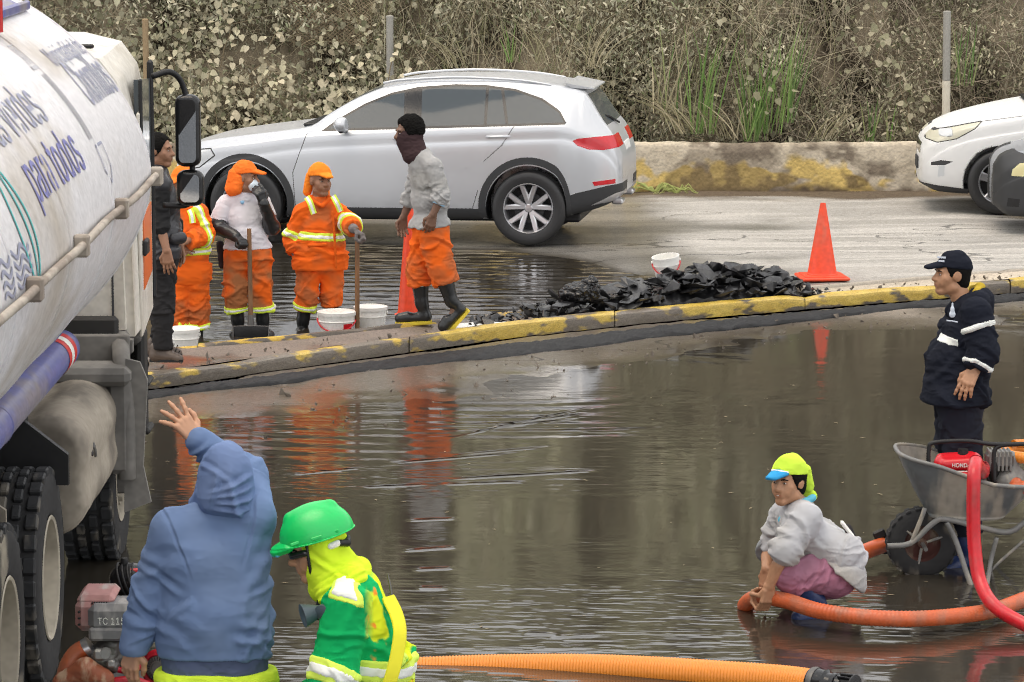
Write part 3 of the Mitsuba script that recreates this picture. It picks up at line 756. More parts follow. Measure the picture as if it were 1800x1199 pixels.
q = trimesh.creation.icosphere(2); v = np.array(q.vertices) * V(.075, .03, .03); v *= (1 + .5 * (nz(v * 30, 3)[:, None] - .5)); mat('m_pink', (.6, .18, .15), .5, .4)
put(k, (v + g0, q.faces), 'm_pink', smooth=False)
mat('m_litter_white', (.7, .68, .62), .6, .3)
for i, (px, py) in enumerate([(1465, 346), (1518, 350), (1390, 352)]):
    k = thing('paper_scrap', ['small pale scrap lying under the wall, left of the others', 'small pale scrap lying under the wall, right of the others', 'small pale scrap on the dirt above the traffic cone'][[1, 2, 0][i]] if False else ['small pale scrap on the dirt under the wall, middle of three', 'small pale scrap on the dirt under the wall, nearest the white hatchback', 'small pale scrap on the dirt under the wall, nearest the cuttings'][i], 'litter')
    g0 = ground(px, py, .03)
    q = trimesh.creation.icosphere(1); v = np.array(q.vertices) * V(.03, .02, .014) * (1 + .5 * (nz(np.array(q.vertices) * 3, i)[:, None] - .5))
    put(k, (v + g0, q.faces), 'm_litter_white')
# ------------------------------------------------------------------ cars: a lofted body, everything else cut from slightly larger lofts of it
def chaikin(p, n=2):
    for _ in range(n):
        q = np.empty((2 * len(p) - 2, 2))
        q[0::2] = .75 * p[:-1] + .25 * p[1:]; q[1::2] = .25 * p[:-1] + .75 * p[1:]
        p = np.vstack([p[:1], q, p[-1:]])
    return p
class Loft:
    def __init__(s, L, zt, zb, wl, zs, wt):
        s.L = L; s.c = dict(zt=zt, zb=zb, wl=wl, zs=zs, wt=wt)
    def at(s, k, x):
        from scipy.interpolate import PchipInterpolator
        a = np.array(s.c[k], float)
        return PchipInterpolator(a[:, 0], a[:, 1])(x)
    def make(s, g=0.0):
        L = s.L
        x = np.unique(np.concatenate([np.linspace(0, .25, 12), np.linspace(.25, L - .55, 60), np.linspace(L - .55, L, 30)]))
        zt, zb, wl, zs, wt = (s.at(k, x) for k in ('zt', 'zb', 'wl', 'zs', 'wt'))
        rings = []
        for i in range(len(x)):
            W, Z, B, S, Tt = wl[i] + g, zt[i] + g, zb[i] - g, zs[i], wt[i] + g
            S = min(S, Z - .02)
            h = Z - S
            p = np.array([(0, B), (W * .83, B), (W * .955, B + .05), (W * .985, B + .22 * (S - B)), (W * 1.0, B + .55 * (S - B)), (W * 1.0, S - .15), (W * .978, S - .165), (W * .98, S - .04), (W * .955, S),
                          (Tt + .52 * (W * .94 - Tt), S + h * .46), (Tt + .07 * (W - Tt), S + h * .88), (Tt * .93, Z - .05 * h - .004), (Tt * .6, Z - .012 * min(1, h * 4)), (0, Z)])
            p = chaikin(p, 2)
            rings.append(np.vstack([p, (p * [-1, 1])[-2:0:-1]]))
        xs = x.copy(); xs[0] -= g; xs[-1] += g
        n = len(rings[0])
        v = np.concatenate([np.stack([np.full(n, xs[i]), rings[i][:, 0], rings[i][:, 1]], 1) for i in range(len(x))])
        f = VF((v, grid_faces(len(x), n, True)))[1]
        c0, c1 = len(v), len(v) + 1
        v = np.vstack([v, [xs[0] - .012, 0, rings[0][:, 1].mean()], [xs[-1] + .012, 0, rings[-1][:, 1].mean()]])
        j = np.arange(n); o = (len(x) - 1) * n
        f = np.vstack([f, np.stack([j * 0 + c0, j, (j + 1) % n], 1), np.stack([j * 0 + c1, o + (j + 1) % n, o + j], 1)])
        return man((v, f))
def cyl_y(r, cx, cz, y0, y1, n=48):
    return m3.Manifold.cylinder(y1 - y0, r, r, n).rotate([-90, 0, 0]).translate([cx, y0, cz])
def wheel(par, c, r, w, spokes, double, face, R, o, rim_mat='m_alloy'):
    """A wheel as a sub-thing: tyre with rounded shoulders and grooves, rim, spokes and hub; face is the sign of the outward y."""
    rr = r * .665
    k = np.linspace(-1, 1, 9)
    prof = [(rr * .97, -w * .42), (rr * 1.04, -w * .47), (r * .84, -w * .5), (r * .93, -w * .475), (r * .985, -w * .4), (r, -w * .32)]
    for g in (-.2, 0, .2): prof += [(r, w * (g - .035)), (r - .008, w * (g - .03)), (r - .008, w * (g + .03)), (r, w * (g + .035))]
    prof += [(r, w * .32), (r * .985, w * .4), (r * .93, w * .475), (r * .84, w * .5), (rr * 1.04, w * .47), (rr * .97, w * .42), (rr * .97, -w * .42)]
    Y = rot((1, 0, 0), 90 * face)            # z -> -+y
    P = lambda m: move(move(m, c, Y), o, R)
    key = put('wheel', P(lathe(prof, 64)), 'm_rubber', par, smooth=35)
    z = w * .5
    rim = lathe([(rr * .80, -z), (rr * .93, -z * .9), (rr * .93, z * .55), (rr * .965, z * .86), (rr, z * .95), (rr * 1.02, z * .9), (rr * 1.0, -z * .9), (rr * .8, -z)], 56)
    put('rim', P(rim), rim_mat, key, smooth=35)
    put('brake_disc', P(lathe([(0, z * .1), (rr * .62, z * .1), (rr * .62, -z * .1), (0, -z * .1)], 40)), 'm_dark_clad', key, smooth=35)
    put('wheel_back', P(lathe([(0, -z * .6), (rr * .95, -z * .6), (rr * .95, -z * .65), (0, -z * .65)], 40)), 'm_black', key, smooth=35)
    sp = []
    for i in range(spokes):
        a = 2 * math.pi * i / spokes + .31
        for d in ((-.17, .17) if double else (0,)):
            u = V(math.cos(a + d * .9), math.sin(a + d * .9), 0); u2 = V(math.cos(a + d * 1.7), math.sin(a + d * 1.7), 0)
            s_ = V(-math.sin(a), math.cos(a), 0)
            wd = rr * (.085 if double else .15); wd2 = rr * (.115 if double else .2)
            z0, z1 = z * .62, z * .82
            pts = []
            for q, wq, zz, th in ((u * rr * .16, wd, z0, .03), (u * rr * .55, wd, z0 + .006, .025), (u2 * rr * .95, wd2, z1, .03)):
                for e in (-1, 1): pts += [q + s_ * e * wq * .75 + V(0, 0, zz), q + s_ * e * wq + V(0, 0, zz - .012), q + s_ * e * wq + V(0, 0, zz - th)]
            sp.append(hull(pts))
    for m in sp: put('spoke', P(m), rim_mat, key)
    put('hub', P(lathe([(0, z * .74), (rr * .14, z * .72), (rr * .18, z * .62), (rr * .2, z * .3), (0, z * .3)], 24)), rim_mat, key, smooth=35)
    return key
def car(label, group, B, o, yaw, paint, panes, side, wheels, extra, short=0.0):
    key = thing('car', label, 'car', group)
    R = rz(yaw); L0, Lg = B.make(0), {}
    def lg(g):
        if g not in Lg: Lg[g] = B.make(g)
        return Lg[g]
    def P(m):
        v, f = VF(m); v = v.copy(); v[:, 0] -= short * np.clip((v[:, 0] - 3.95) / .3, 0, 1); return move((v, f), o, R)
    body = L0
    for cx, cz, r, arch in wheels:
        for s in (-1, 1):
            body = body - cyl_y(arch, cx, cz, min(s * .58, s * 1.2), max(s * .58, s * 1.2))
    put('body', P(body), paint, key, smooth=28)
    for cx, cz, r, arch in wheels:
        for s in (-1, 1):
            a, b = min(s * .575, s * .9), max(s * .575, s * .9)
            ring = (cyl_y(arch + .012, cx, cz, a, b) - cyl_y(arch - .004, cx, cz, a - .01, b + .01)) ^ L0
            disc = cyl_y(arch + .01, cx, cz, min(s * .565, s * .58), max(s * .565, s * .58)) ^ L0
            put('wheel_arch_liner', P(ring + disc), 'm_black', key, smooth=40)
    for name, poly, g, bs, sides in side:
        for s in sides:
            m = lg(g) ^ prism(poly, min(s * .3, s * 1.3), max(s * .3, s * 1.3))
            if m.num_tri(): put(name, P(m), bs, key, smooth=28)
    for name, poly, g, bs, x0, x1 in panes:
        m = lg(g) ^ prism(poly, x0, x1, 'x')
        if m.num_tri(): put(name, P(m), bs, key, smooth=28)
    extra(key, P, lg, R, o)
    return key
def arch_band(cx, cz, r0, r1, zmin):
    a = np.radians(np.linspace(-22, 202, 40))
    out = [(cx + r1 * math.cos(t), max(zmin, cz + r1 * math.sin(t))) for t in a] + [(cx + r0 * math.cos(t), max(zmin, cz + r0 * math.sin(t))) for t in a[::-1]]
    return out
def flake(c):
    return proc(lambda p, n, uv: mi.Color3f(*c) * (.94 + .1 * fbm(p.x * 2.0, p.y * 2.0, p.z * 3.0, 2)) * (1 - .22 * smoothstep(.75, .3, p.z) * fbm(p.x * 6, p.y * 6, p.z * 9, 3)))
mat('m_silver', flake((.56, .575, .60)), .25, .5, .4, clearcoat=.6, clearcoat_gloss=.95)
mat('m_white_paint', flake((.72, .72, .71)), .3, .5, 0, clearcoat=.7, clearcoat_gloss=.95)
mat('m_dark_clad', (.035, .036, .038), .5, .4)
mat('m_taillight', (.5, .004, .012), .1, .6, clearcoat=1.0)
mat('m_headlight', (.55, .57, .58), .08, .7)
mat('m_lamp_yellowed', (.62, .56, .3), .15, .6)
mat('m_lamp_haze', (.55, .53, .42), .15, .6)
mat('m_plate', (.7, .7, .68), .4, .4)
mat('m_seam', (.05, .05, .052), .6, .3)

# silver estate SUV, seen from its left and a little from behind
suv = Loft(4.68,
           zt=[(0, .80), (.06, .90), (.25, .985), (.7, 1.06), (1.2, 1.125), (1.42, 1.16), (1.62, 1.30), (1.95, 1.49), (2.25, 1.60), (2.7, 1.655), (3.2, 1.66), (3.7, 1.63), (4.1, 1.575), (4.28, 1.535), (4.33, 1.48), (4.48, 1.25), (4.58, 1.12), (4.64, 1.00), (4.68, .88)],
           zb=[(0, .34), (.15, .24), (.6, .22), (3.6, .24), (4.2, .3), (4.5, .38), (4.68, .50)],
           wl=[(0, .60), (.06, .70), (.2, .82), (.5, .90), (.9, .935), (3.4, .945), (3.9, .935), (4.3, .89), (4.55, .81), (4.64, .74), (4.68, .66)],
           zs=[(0, .62), (.1, .78), (.4, .93), (.9, 1.01), (1.4, 1.08), (2.2, 1.13), (3.4, 1.19), (4.0, 1.21), (4.35, 1.14), (4.55, 1.03), (4.68, .80)],
           wt=[(0, .48), (.1, .58), (.4, .70), (1.2, .76), (1.5, .74), (1.9, .66), (2.3, .62), (3.4, .62), (4.2, .58), (4.4, .62), (4.6, .66), (4.68, .58)])
DLO = [(1.56, 1.115), (1.72, 1.235), (1.98, 1.385), (2.25, 1.495), (2.52, 1.555), (2.9, 1.585), (3.2, 1.58), (3.5, 1.545), (3.78, 1.455), (3.98, 1.33), (4.08, 1.225), (4.06, 1.21), (3.5, 1.19), (2.6, 1.155)]
def inner(a, b, slant0=0.0, slant1=0.0):
    base = Polygon(DLO).buffer(-.022)
    cut = Polygon([(a, .9), (b, .9), (b + slant1, 1.8), (a + slant0, 1.8)])
    g = base.intersection(cut)
    return g
FW, RW = (.79, .372), (3.663, .372)
arches = [arch_band(FW[0], .385, .43, .50, .27), arch_band(RW[0], .385, .43, .50, .27)]
sill = [(1.22, .2), (3.2, .2), (3.2, .36), (1.22, .355)]
rear_skirt = [(4.1, .22), (4.8, .22), (4.8, .635), (4.55, .60), (4.12, .50)]
rear_steel = [(4.38, .40), (4.8, .47), (4.8, .56), (4.62, .52), (4.42, .42)]
front_skirt = [(-.1, .2), (.36, .2), (.33, .42), (-.1, .5)]
tail = [(4.18, 1.05), (4.26, 1.072), (4.42, 1.088), (4.72, 1.10), (4.72, .985), (4.5, .955), (4.36, .965), (4.25, 1.005)]
head = [(-.05, .72), (.1, .70), (.3, .74), (.46, .86), (.42, .92), (.25, .90), (.05, .85), (-.05, .80)]
def line(pts, w=.007):
    from shapely.geometry import LineString
    return LineString(pts).buffer(w / 2, cap_style=2)
seams = [line([(1.30, .36), (1.28, .7), (1.42, 1.09)]), line([(2.55, .36), (2.56, 1.15)]), line([(3.22, .84), (3.4, 1.0), (3.52, 1.19)]), line([(2.62, .36), (3.1, .36), (3.16, .55)])]
def suv_extra(key, P, lg, R, o):
    def handle(x, z):
        w = float(suv.at('wl', x))
        for s in (-1, 1):
            pts = spline([(x - .12, s * (w - .035), z - .004), (x - .07, s * (w + .012), z), (x + .05, s * (w + .015), z + .004), (x + .12, s * (w - .03), z + .004)], 16)
            put('door_handle', P(tube(pts, .014, 8)), 'm_silver', key, smooth=True)
    handle(2.42, 1.055); handle(3.36, 1.085)
    for s in (-1, 1):
        mir = solid([el((1.80, s * 1.045, 1.20), (.075, .115, .075)), rc((1.84, s * .95, 1.16), (1.8, s * 1.02, 1.17), .03)], .008, .04, cuts=[((1.852, 0, 0), (1, 0, 0))])
        mk = put('side_mirror', P(mir), 'm_silver', key, smooth=True)
        put('mirror_base', P(solid([rc((1.82, s * .90, 1.125), (1.8, s * 1.07, 1.14), .02, .03)], .008)), 'm_black_gloss', mk, smooth=True)
        rail = spline([(2.15, s * .60, 1.585), (2.35, s * .61, 1.618), (2.9, s * .615, 1.650), (3.5, s * .605, 1.628), (3.85, s * .59, 1.58)], 30)
        put('roof_rail', P(tube(rail, .013, 8)), 'm_silver', key, smooth=True)
    sp = hull([(4.0, -.57, 1.60), (4.0, .57, 1.60), (4.37, -.50, 1.548), (4.37, .50, 1.548), (4.37, -.5, 1.535), (4.37, .5, 1.535), (4.1, -.55, 1.55), (4.1, .55, 1.55)])
    put('roof_spoiler', P(sp), 'm_silver', key, smooth=30)
    put('number_plate', P(box(.02, .42, .13, (4.655, 0, .93), .006, rot((0, 1, 0), -14))), 'm_plate', key)
    put('plate_recess', P(box(.02, .66, .19, (4.635, 0, .94), .008, rot((0, 1, 0), -14))), 'm_seam', key)
    put('rear_wiper', P(tube([(4.57, 0, 1.17), (4.50, -.2, 1.24), (4.47, -.33, 1.26)], .012, 6)), 'm_black', key)
    ew = put('wiper_cowl', P(box(.16, 1.16, .03, (1.40, 0, 1.155), .01)), 'm_black', key)
    for s in (-1, 1):
        put('tailpipe', P(box(.12, .2, .06, (4.62, s * .5, .42), .02)), 'm_alloy', key)
        for c_ in (FW, RW):
            wheel(key, (c_[0], s * .815, c_[1]), .372, .235, 5, True, 1 if s < 0 else -1, R, o)
    # cabin interior seen dimly through the tinted glass is left dark; floor pan
    put('underbody', P(box(3.9, 1.3, .1, (2.3, 0, .26), .02)), 'm_black', key)
rw_g = ground(928, 432, .055); ang = -8.0
RZ = rz(ang)
o_suv = rw_g - RZ @ V(3.663, -.93, 0)
o_suv[2] = .055
both, near = (-1, 1), (-1,)
car('dusty silver estate SUV with tinted windows, whole side in view on the far lane', None, suv, o_suv, ang, 'm_silver',
    [('windshield', Polygon([(-.68, 1.13), (.68, 1.13), (.58, 1.545), (-.58, 1.545)]), .003, 'm_window', 1.35, 2.22),
     ('rear_window', Polygon([(-.62, 1.19), (.62, 1.19), (.52, 1.49), (-.52, 1.49)]), .004, 'm_window', 4.2, 4.8),
     ('grille', Polygon([(-.42, .56), (.42, .56), (.46, .82), (-.46, .82)]), .003, 'm_black_gloss', -.2, .3)],
    [('window_frame', Polygon(DLO), .003, 'm_black_gloss', both),
     ('window', inner(1.5, 2.42, 0, -.06), .006, 'm_window', both), ('window', inner(2.60, 3.22, -.06, -.02), .006, 'm_window', both),
     ('window', inner(3.25, 3.50, -.02, -.20), .006, 'm_window', both), ('window', inner(3.53, 4.2, -.20, 0), .006, 'm_window', both),
     ('wheel_arch_trim', arches[0], .012, 'm_dark_clad', both), ('wheel_arch_trim', arches[1], .012, 'm_dark_clad', both),
     ('sill_trim', sill, .004, 'm_dark_clad', both), ('rear_bumper_trim', rear_skirt, .004, 'm_dark_clad', both), ('skid_plate', rear_steel, .008, 'm_alloy', both), ('front_bumper_trim', front_skirt, .004, 'm_dark_clad', both),
     ('taillight', tail, .006, 'm_taillight', both), ('headlight_surround', Polygon(head).buffer(.012), .004, 'm_seam', both), ('headlight', head, .008, 'm_headlight', both), ('rear_reflector', [(4.4, .64), (4.62, .665), (4.62, .62), (4.42, .60)], .008, 'm_taillight', both)] +
    [('door_seam', s_, .0012, 'm_seam', both) for s_ in seams],
    [(FW[0], FW[1], .372, .43), (RW[0], RW[1], .372, .43)], suv_extra, .10)

# white hatchback, front end in view at the right edge
hb = Loft(4.40,
          zt=[(0, .72), (.05, .82), (.2, .93), (.6, 1.06), (1.0, 1.15), (1.25, 1.20), (1.5, 1.34), (1.9, 1.55), (2.3, 1.66), (3.0, 1.67), (3.7, 1.60), (4.1, 1.50), (4.3, 1.15), (4.38, .95), (4.40, .8)],
          zb=[(0, .3), (.2, .22), (.7, .2), (3.6, .22), (4.2, .34), (4.4, .45)],
          wl=[(0, .56), (.05, .66), (.2, .79), (.5, .88), (.9, .905), (3.5, .91), (4.1, .86), (4.35, .76), (4.40, .68)],
          zs=[(0, .6), (.1, .74), (.4, .92), (.9, 1.03), (1.4, 1.10), (2.2, 1.15), (3.6, 1.22), (4.2, 1.1), (4.4, .76)],
          wt=[(0, .44), (.1, .52), (.4, .66), (1.2, .74), (1.8, .64), (2.3, .6), (3.6, .58), (4.2, .56), (4.4, .5)])
HD = [(1.45, 1.15), (1.75, 1.30), (2.1, 1.47), (2.5, 1.54), (3.1, 1.53), (3.6, 1.44), (3.9, 1.26), (3.6, 1.23), (2.4, 1.17)]
hFW, hRW = (.84, .35), (3.48, .35)
def hb_extra(key, P, lg, R, o):
    for s in (-1, 1):
        for c_ in (hFW, hRW): wheel(key, (c_[0], s * .79, c_[1]), .35, .22, 5, False, 1 if s < 0 else -1, R, o)
        put('side_mirror', P(solid([el((1.72, s * 1.0, 1.2), (.07, .11, .07)), rc((1.74, s * .9, 1.15), (1.72, s * .96, 1.17), .03)], .01, .04)), 'm_white_paint', key, smooth=True)
    put('number_plate', P(box(.02, .36, .13, (-.02, 0, .5), .006)), 'm_seam', key)
    put('underbody', P(box(3.6, 1.2, .1, (2.2, 0, .26), .02)), 'm_black', key)
    put('wiper_cowl', P(box(.18, 1.1, .03, (1.22, 0, 1.195), .01)), 'm_black', key)
g_ = ground(1735, 378, .06); an2 = -4.0
o2 = g_ - rz(an2) @ V(hFW[0], -.9, 0); o2[2] = .06; o2[0] += .14
car('white hatchback with clear sweptback headlight, entering at the right edge beside the wall', None, hb, o2, an2, 'm_white_paint',
    [('windshield', Polygon([(-.66, 1.19), (.66, 1.19), (.55, 1.56), (-.55, 1.56)]), .003, 'm_window', 1.2, 2.1), ('rear_window', Polygon([(-.55, 1.16), (.55, 1.16), (.48, 1.45), (-.48, 1.45)]), .003, 'm_window', 4.0, 4.5),
     ('grille', Polygon([(-.4, .62), (.4, .62), (.42, .74), (-.42, .74)]), .003, 'm_black_gloss', -.2, .3)],
    [('window_frame', Polygon(HD), .003, 'm_black_gloss', both), ('window', Polygon(HD).buffer(-.02).intersection(Polygon([(1, 1), (2.5, 1), (2.45, 2), (1, 2)])), .006, 'm_window', both), ('window', Polygon(HD).buffer(-.02).intersection(Polygon([(2.6, 1), (4, 1), (4, 2), (2.55, 2)])), .006, 'm_window', both),
     ('headlight_surround', Polygon([(.05, .80), (.16, .775), (.36, .82), (.55, .93), (.62, 1.0), (.45, .965), (.2, .905), (.06, .86)]).buffer(.01), .004, 'm_seam', both), ('headlight', [(.05, .80), (.16, .775), (.36, .82), (.55, .93), (.62, 1.0), (.45, .965), (.2, .905), (.06, .86)], .008, 'm_lamp_haze', both), ('headlight_projector', Polygon([(.2, .855), (.3, .855), (.3, .905), (.2, .89)]).buffer(.02), .011, 'm_headlight', both),
     ('fog_lamp_recess', [(.1, .52), (.25, .53), (.33, .57), (.2, .58), (.1, .55)], .004, 'm_seam', both), ('fog_lamp', [(.17, .40), (.24, .41), (.24, .53), (.18, .52)], .007, 'm_headlight', both),
     ('front_bumper_trim', [(-.1, .15), (.5, .15), (.5, .27), (-.1, .33)], .004, 'm_dark_clad', both), ('sill_trim', [(1.2, .15), (3.1, .15), (3.1, .26), (1.2, .26)], .004, 'm_dark_clad', both),
     ('door_seam', line([(1.28, .3), (1.26, .7), (1.36, 1.11)]), .0012, 'm_seam', both), ('door_seam', line([(2.5, .3), (2.52, 1.17)]), .0012, 'm_seam', both), ('bonnet_seam', line([(.1, .885), (.6, 1.0), (1.3, 1.1)], .006), .0012, 'm_seam', both)],
    [(hFW[0], hFW[1], .35, .40), (hRW[0], hRW[1], .35, .40)], hb_extra)

# dark bumpered car nearer in the silver car's lane
o3 = at(1738, 392, 34.6); o3[2] = .055; o3 = o3 + V(.14, .85, 0); an3 = -5.0
tx = Loft(4.3, zt=[(0, .70), (.06, .80), (.2, .86), (.7, .94), (1.2, 1.0), (1.5, 1.12), (2.0, 1.38), (2.5, 1.46), (3.1, 1.44), (3.6, 1.30), (3.9, 1.08), (4.2, 1.02), (4.28, .9), (4.3, .75)],
          zb=[(0, .30), (.15, .20), (.7, .18), (3.6, .2), (4.1, .3), (4.3, .4)], wl=[(0, .55), (.06, .66), (.2, .76), (.5, .82), (.9, .845), (3.4, .85), (4.0, .8), (4.3, .62)],
          zs=[(0, .55), (.1, .68), (.4, .80), (.9, .88), (1.6, .95), (3.4, 1.0), (4.0, .95), (4.3, .68)], wt=[(0, .44), (.1, .52), (.4, .62), (1.2, .68), (1.8, .58), (2.4, .55), (3.4, .54), (4.1, .58), (4.3, .46)])
TD = [(1.55, .99), (1.9, 1.2), (2.2, 1.31), (2.6, 1.36), (3.1, 1.34), (3.5, 1.2), (3.62, 1.05), (2.6, 1.01)]
tF, tR = (.80, .30), (3.3, .30)
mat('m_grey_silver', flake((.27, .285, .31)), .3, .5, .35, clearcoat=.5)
def tx_extra(key, P, lg, R, o):
    for s in (-1, 1):
        for c_ in (tF, tR): wheel(key, (c_[0], s * .735, c_[1]), .30, .19, 5, False, 1 if s < 0 else -1, R, o)
        put('side_mirror', P(solid([el((1.7, s * .93, 1.05), (.06, .1, .06)), rc((1.72, s * .84, 1.0), (1.7, s * .9, 1.02), .03)], .01, .04)), 'm_black', key, smooth=True)
    put('underbody', P(box(3.5, 1.1, .1, (2.2, 0, .24), .02)), 'm_black', key)
car('car with scuffed dark grey bumper and yellowed headlight, cut off by the right edge', None, tx, o3, an3, 'm_grey_silver',
    [('windshield', Polygon([(-.6, 1.0), (.6, 1.0), (.5, 1.4), (-.5, 1.4)]), .003, 'm_window', 1.4, 2.3), ('rear_window', Polygon([(-.55, 1.02), (.55, 1.02), (.48, 1.35), (-.48, 1.35)]), .003, 'm_window', 3.3, 4.0)],
    [('window_frame', Polygon(TD), .003, 'm_black_gloss', both), ('window', Polygon(TD).buffer(-.02), .006, 'm_window', both),
     ('front_bumper', [(-.1, .1), (.40, .1), (.42, .5), (.30, .6), (-.1, .60)], .012, 'm_dark_clad', both), ('headlight_surround', [(-.05, .6), (.42, .6), (.46, .7), (.36, .82), (.2, .86), (-.05, .86)], .006, 'm_dark_clad', both),
     ('headlight', [(.16, .615), (.36, .615), (.44, .68), (.40, .77), (.24, .745), (.17, .68)], .012, 'm_lamp_yellowed', both), ('fog_lamp_recess', [(.12, .30), (.24, .30), (.25, .38), (.13, .39)], .014, 'm_black', both),
     ('door_seam', line([(1.32, .3), (1.3, .9)]), .0012, 'm_seam', both), ('door_seam', line([(2.45, .3), (2.46, 1.0)]), .0012, 'm_seam', both)],
    [(tF[0], tF[1], .30, .345), (tR[0], tR[1], .30, .345)], tx_extra)
# ------------------------------------------------------------------ the tank truck at the left: drives away from the camera, tank towards us
def dusty(base, dust, lo=.35, hi=.7, f=2.2, streak=0.0):
    def fn(p, n, uv):
        a = fbm(p.x * f * 3, p.y * f, p.z * f * (1.0 if streak == 0 else .35), 4); b = fbm(p.x * 30, p.y * 30, p.z * 30, 2)
        return mix(base, dust, smoothstep(lo, hi, a)) * (.85 + .3 * b)
    return proc(fn)
mat('m_tank', dusty((.60, .59, .60), (.40, .355, .30), .42, .80, 1.3, 1), .38, .4)
mat('m_cab', dusty((.62, .59, .53), (.42, .37, .29), .45, .8, 1.5, 1), .4, .4)
mat('m_mud', dusty((.30, .265, .215), (.16, .14, .115), .4, .7, 2.0), .8, .25)
mat('m_mud_grey', dusty((.2, .19, .175), (.12, .115, .108), .4, .7, 2.0), .75, .25)
mat('m_chassis', (.03, .029, .028), .6, .3)
mat('m_blue', dusty((.10, .11, .30), (.2, .18, .2), .5, .85, 2.2), .35, .5)
mat('m_tyre_mud', dusty((.03, .03, .031), (.27, .24, .19), .56, .72, 2.6), .75, .25)
mat('m_rim_mud', dusty((.40, .36, .29), (.26, .235, .19), .4, .7, 2.5), .75, .25)
mat('m_rail', dusty((.24, .2, .165), (.36, .32, .27), .45, .65, 4), .7, .3)
mat('m_navy_ink', (.17, .17, .36), .5, .3)
mat('m_slate_ink', (.27, .28, .36), .5, .3)
mat('m_grey_ink', (.42, .42, .44), .5, .3)
mat('m_teal_ink', (.05, .36, .36), .5, .3)
tr = thing('tank_truck', 'white tank truck with blue lettering and muddy wheels, filling the left edge', 'truck')
TCX, TCZ, TA, TB, TY0, TY1 = -3.18, 2.25, 1.24, 1.10, 9.5, 18.25
def tank_pt(th, y, g=0.0):
    """Point on the tank's skin; th = 0 at the right side, 90 at the top."""
    t = np.radians(th)
    sp = lambda q: np.sign(q) * np.abs(q) ** 1.143
    return np.stack([TCX + (TA + g) * sp(np.cos(t)), y + 0 * t, TCZ + (TB + g) * sp(np.sin(t))], -1)
th = np.linspace(0, 360, 121)[:-1]
rings = []
for yy, s in [(TY0 - .22, .0), (TY0 - .2, .4), (TY0 - .1, .8), (TY0, 1.0)] + [(q, 1.0) for q in np.linspace(TY0 + .05, TY1 - .05, 60)] + [(TY1, 1.0), (TY1 + .015, .985), (TY1 + .09, .88), (TY1 + .19, .55), (TY1 + .22, .0)]:
    q = tank_pt(th, yy)
    q[:, 0] = TCX + (q[:, 0] - TCX) * s; q[:, 2] = TCZ + (q[:, 2] - TCZ) * s
    if 0.99 < s:                                  # shallow dents and weld waves of thin sheet
        q[:, 0] += .012 * (nz(q * np.array([.2, 1.1, 1.1]), 3) - .5)
    rings.append(q)
put('tank', (np.vstack(rings), grid_faces(len(rings), 120, True)), 'm_tank', tr, smooth=40)
for yy in (TY1 - .01, TY1 - 1.72, TY1 - 3.35, TY1 - 5.0):
    k_ = np.concatenate([tank_pt(th, yy + d, g) for d, g in ((-.018, .0), (-.014, .007), (.014, .007), (.018, .0))])
    put('weld_band', (k_, grid_faces(4, 120, True)), 'm_tank', tr, smooth=40)
# rubbing rail and its blocks
rail = np.array([(TCX + TA + .035 + .006 * math.sin(y * 3), y, TCZ + .005 * math.sin(y * 2.1)) for y in np.linspace(TY0, TY1 + .05, 40)])
put('rail', tube(rail, .019, 8), 'm_rail', tr, smooth=True)
for yy in (18.27, 16.62, 15.05, 13.55, 12.0, 10.5):
    put('rail_block', box(.07, .075, .10, (TCX + TA + .03, yy, TCZ - .005), .01), 'm_rail', tr)
# blue walkway along the top, hatch dome
v = np.concatenate([tank_pt(np.array([a]), y, .012) for y in np.linspace(TY0, 18.0, 24) for a in (57, 66, 74, 82, 90, 98)])
put('walkway', (v, grid_faces(24, 6)), 'm_blue', tr, smooth=True)
put('walkway_edge', box(.03, 8.2, .05, tank_pt(np.array([57.]), 13.9, .03)[0], .008), 'm_blue', tr)
put('hatch', lathe([(.22, -.1), (.22, .12), (.2, .15), (.16, .18), (0, .19)], 32, V(-2.66, 16.4, TCZ + TB * .88)), 'm_red', tr, smooth=35)
put('hatch_lid_handle', box(.34, .06, .05, V(-2.62, 16.3, TCZ + TB * .88 + .2), .012), 'm_red', tr)
# lettering, wrapped round the skin
def wrap(m, y, thc, g=.003):
    """x of the mesh runs along the truck away from the camera, y up along the girth."""
    v, f = VF(m)
    q = trimesh.remesh.subdivide_to_size(v, f, .06)
    v, f = q[0], q[1]
    s = v[:, 1]; rad = math.radians(thc) + s / 1.06
    p = tank_pt(np.degrees(rad), y + v[:, 0], g)
    p[:, 0] += v[:, 2]
    p[:, 0] += .012 * (nz(tank_pt(np.degrees(rad), y + v[:, 0]) * np.array([.2, 1.1, 1.1]), 3) - .5) + .001
    return p, f
def ink(name, m, y, thc, bs, **kw): put(name, wrap(m, y, thc), bs, tr, **kw)
def txt(s, h, y0, y1, th_, bs, lab):
    v, f = VF(meshkit.text_mesh(s, h, .001)); v = (v - [v[:, 0].min(), 0, 0]) * [(y1 - y0) / np.ptp(v[:, 0]), 1, 1]
    key = put('lettering', wrap((v, f), y0, th_), bs, tr, label=lab, kind='stuff')
YT = [14.0]
lt = {'lettering': None}
txt('Áreas verdes', .20, 13.7, 15.7, 30.5, 'm_slate_ink', 'lettering Áreas verdes in slate blue')
txt('para todos', .215, 14.35, 15.95, 16.5, 'm_navy_ink', 'lettering para todos in dark blue')
txt('Municipalidad de', .10, 17.0, 18.2, 40.0, 'm_slate_ink', 'small lettering Municipalidad de')
txt('Chorrillos', .225, 17.1, 18.22, 28.0, 'm_slate_ink', 'lettering Chorrillos in slate blue')
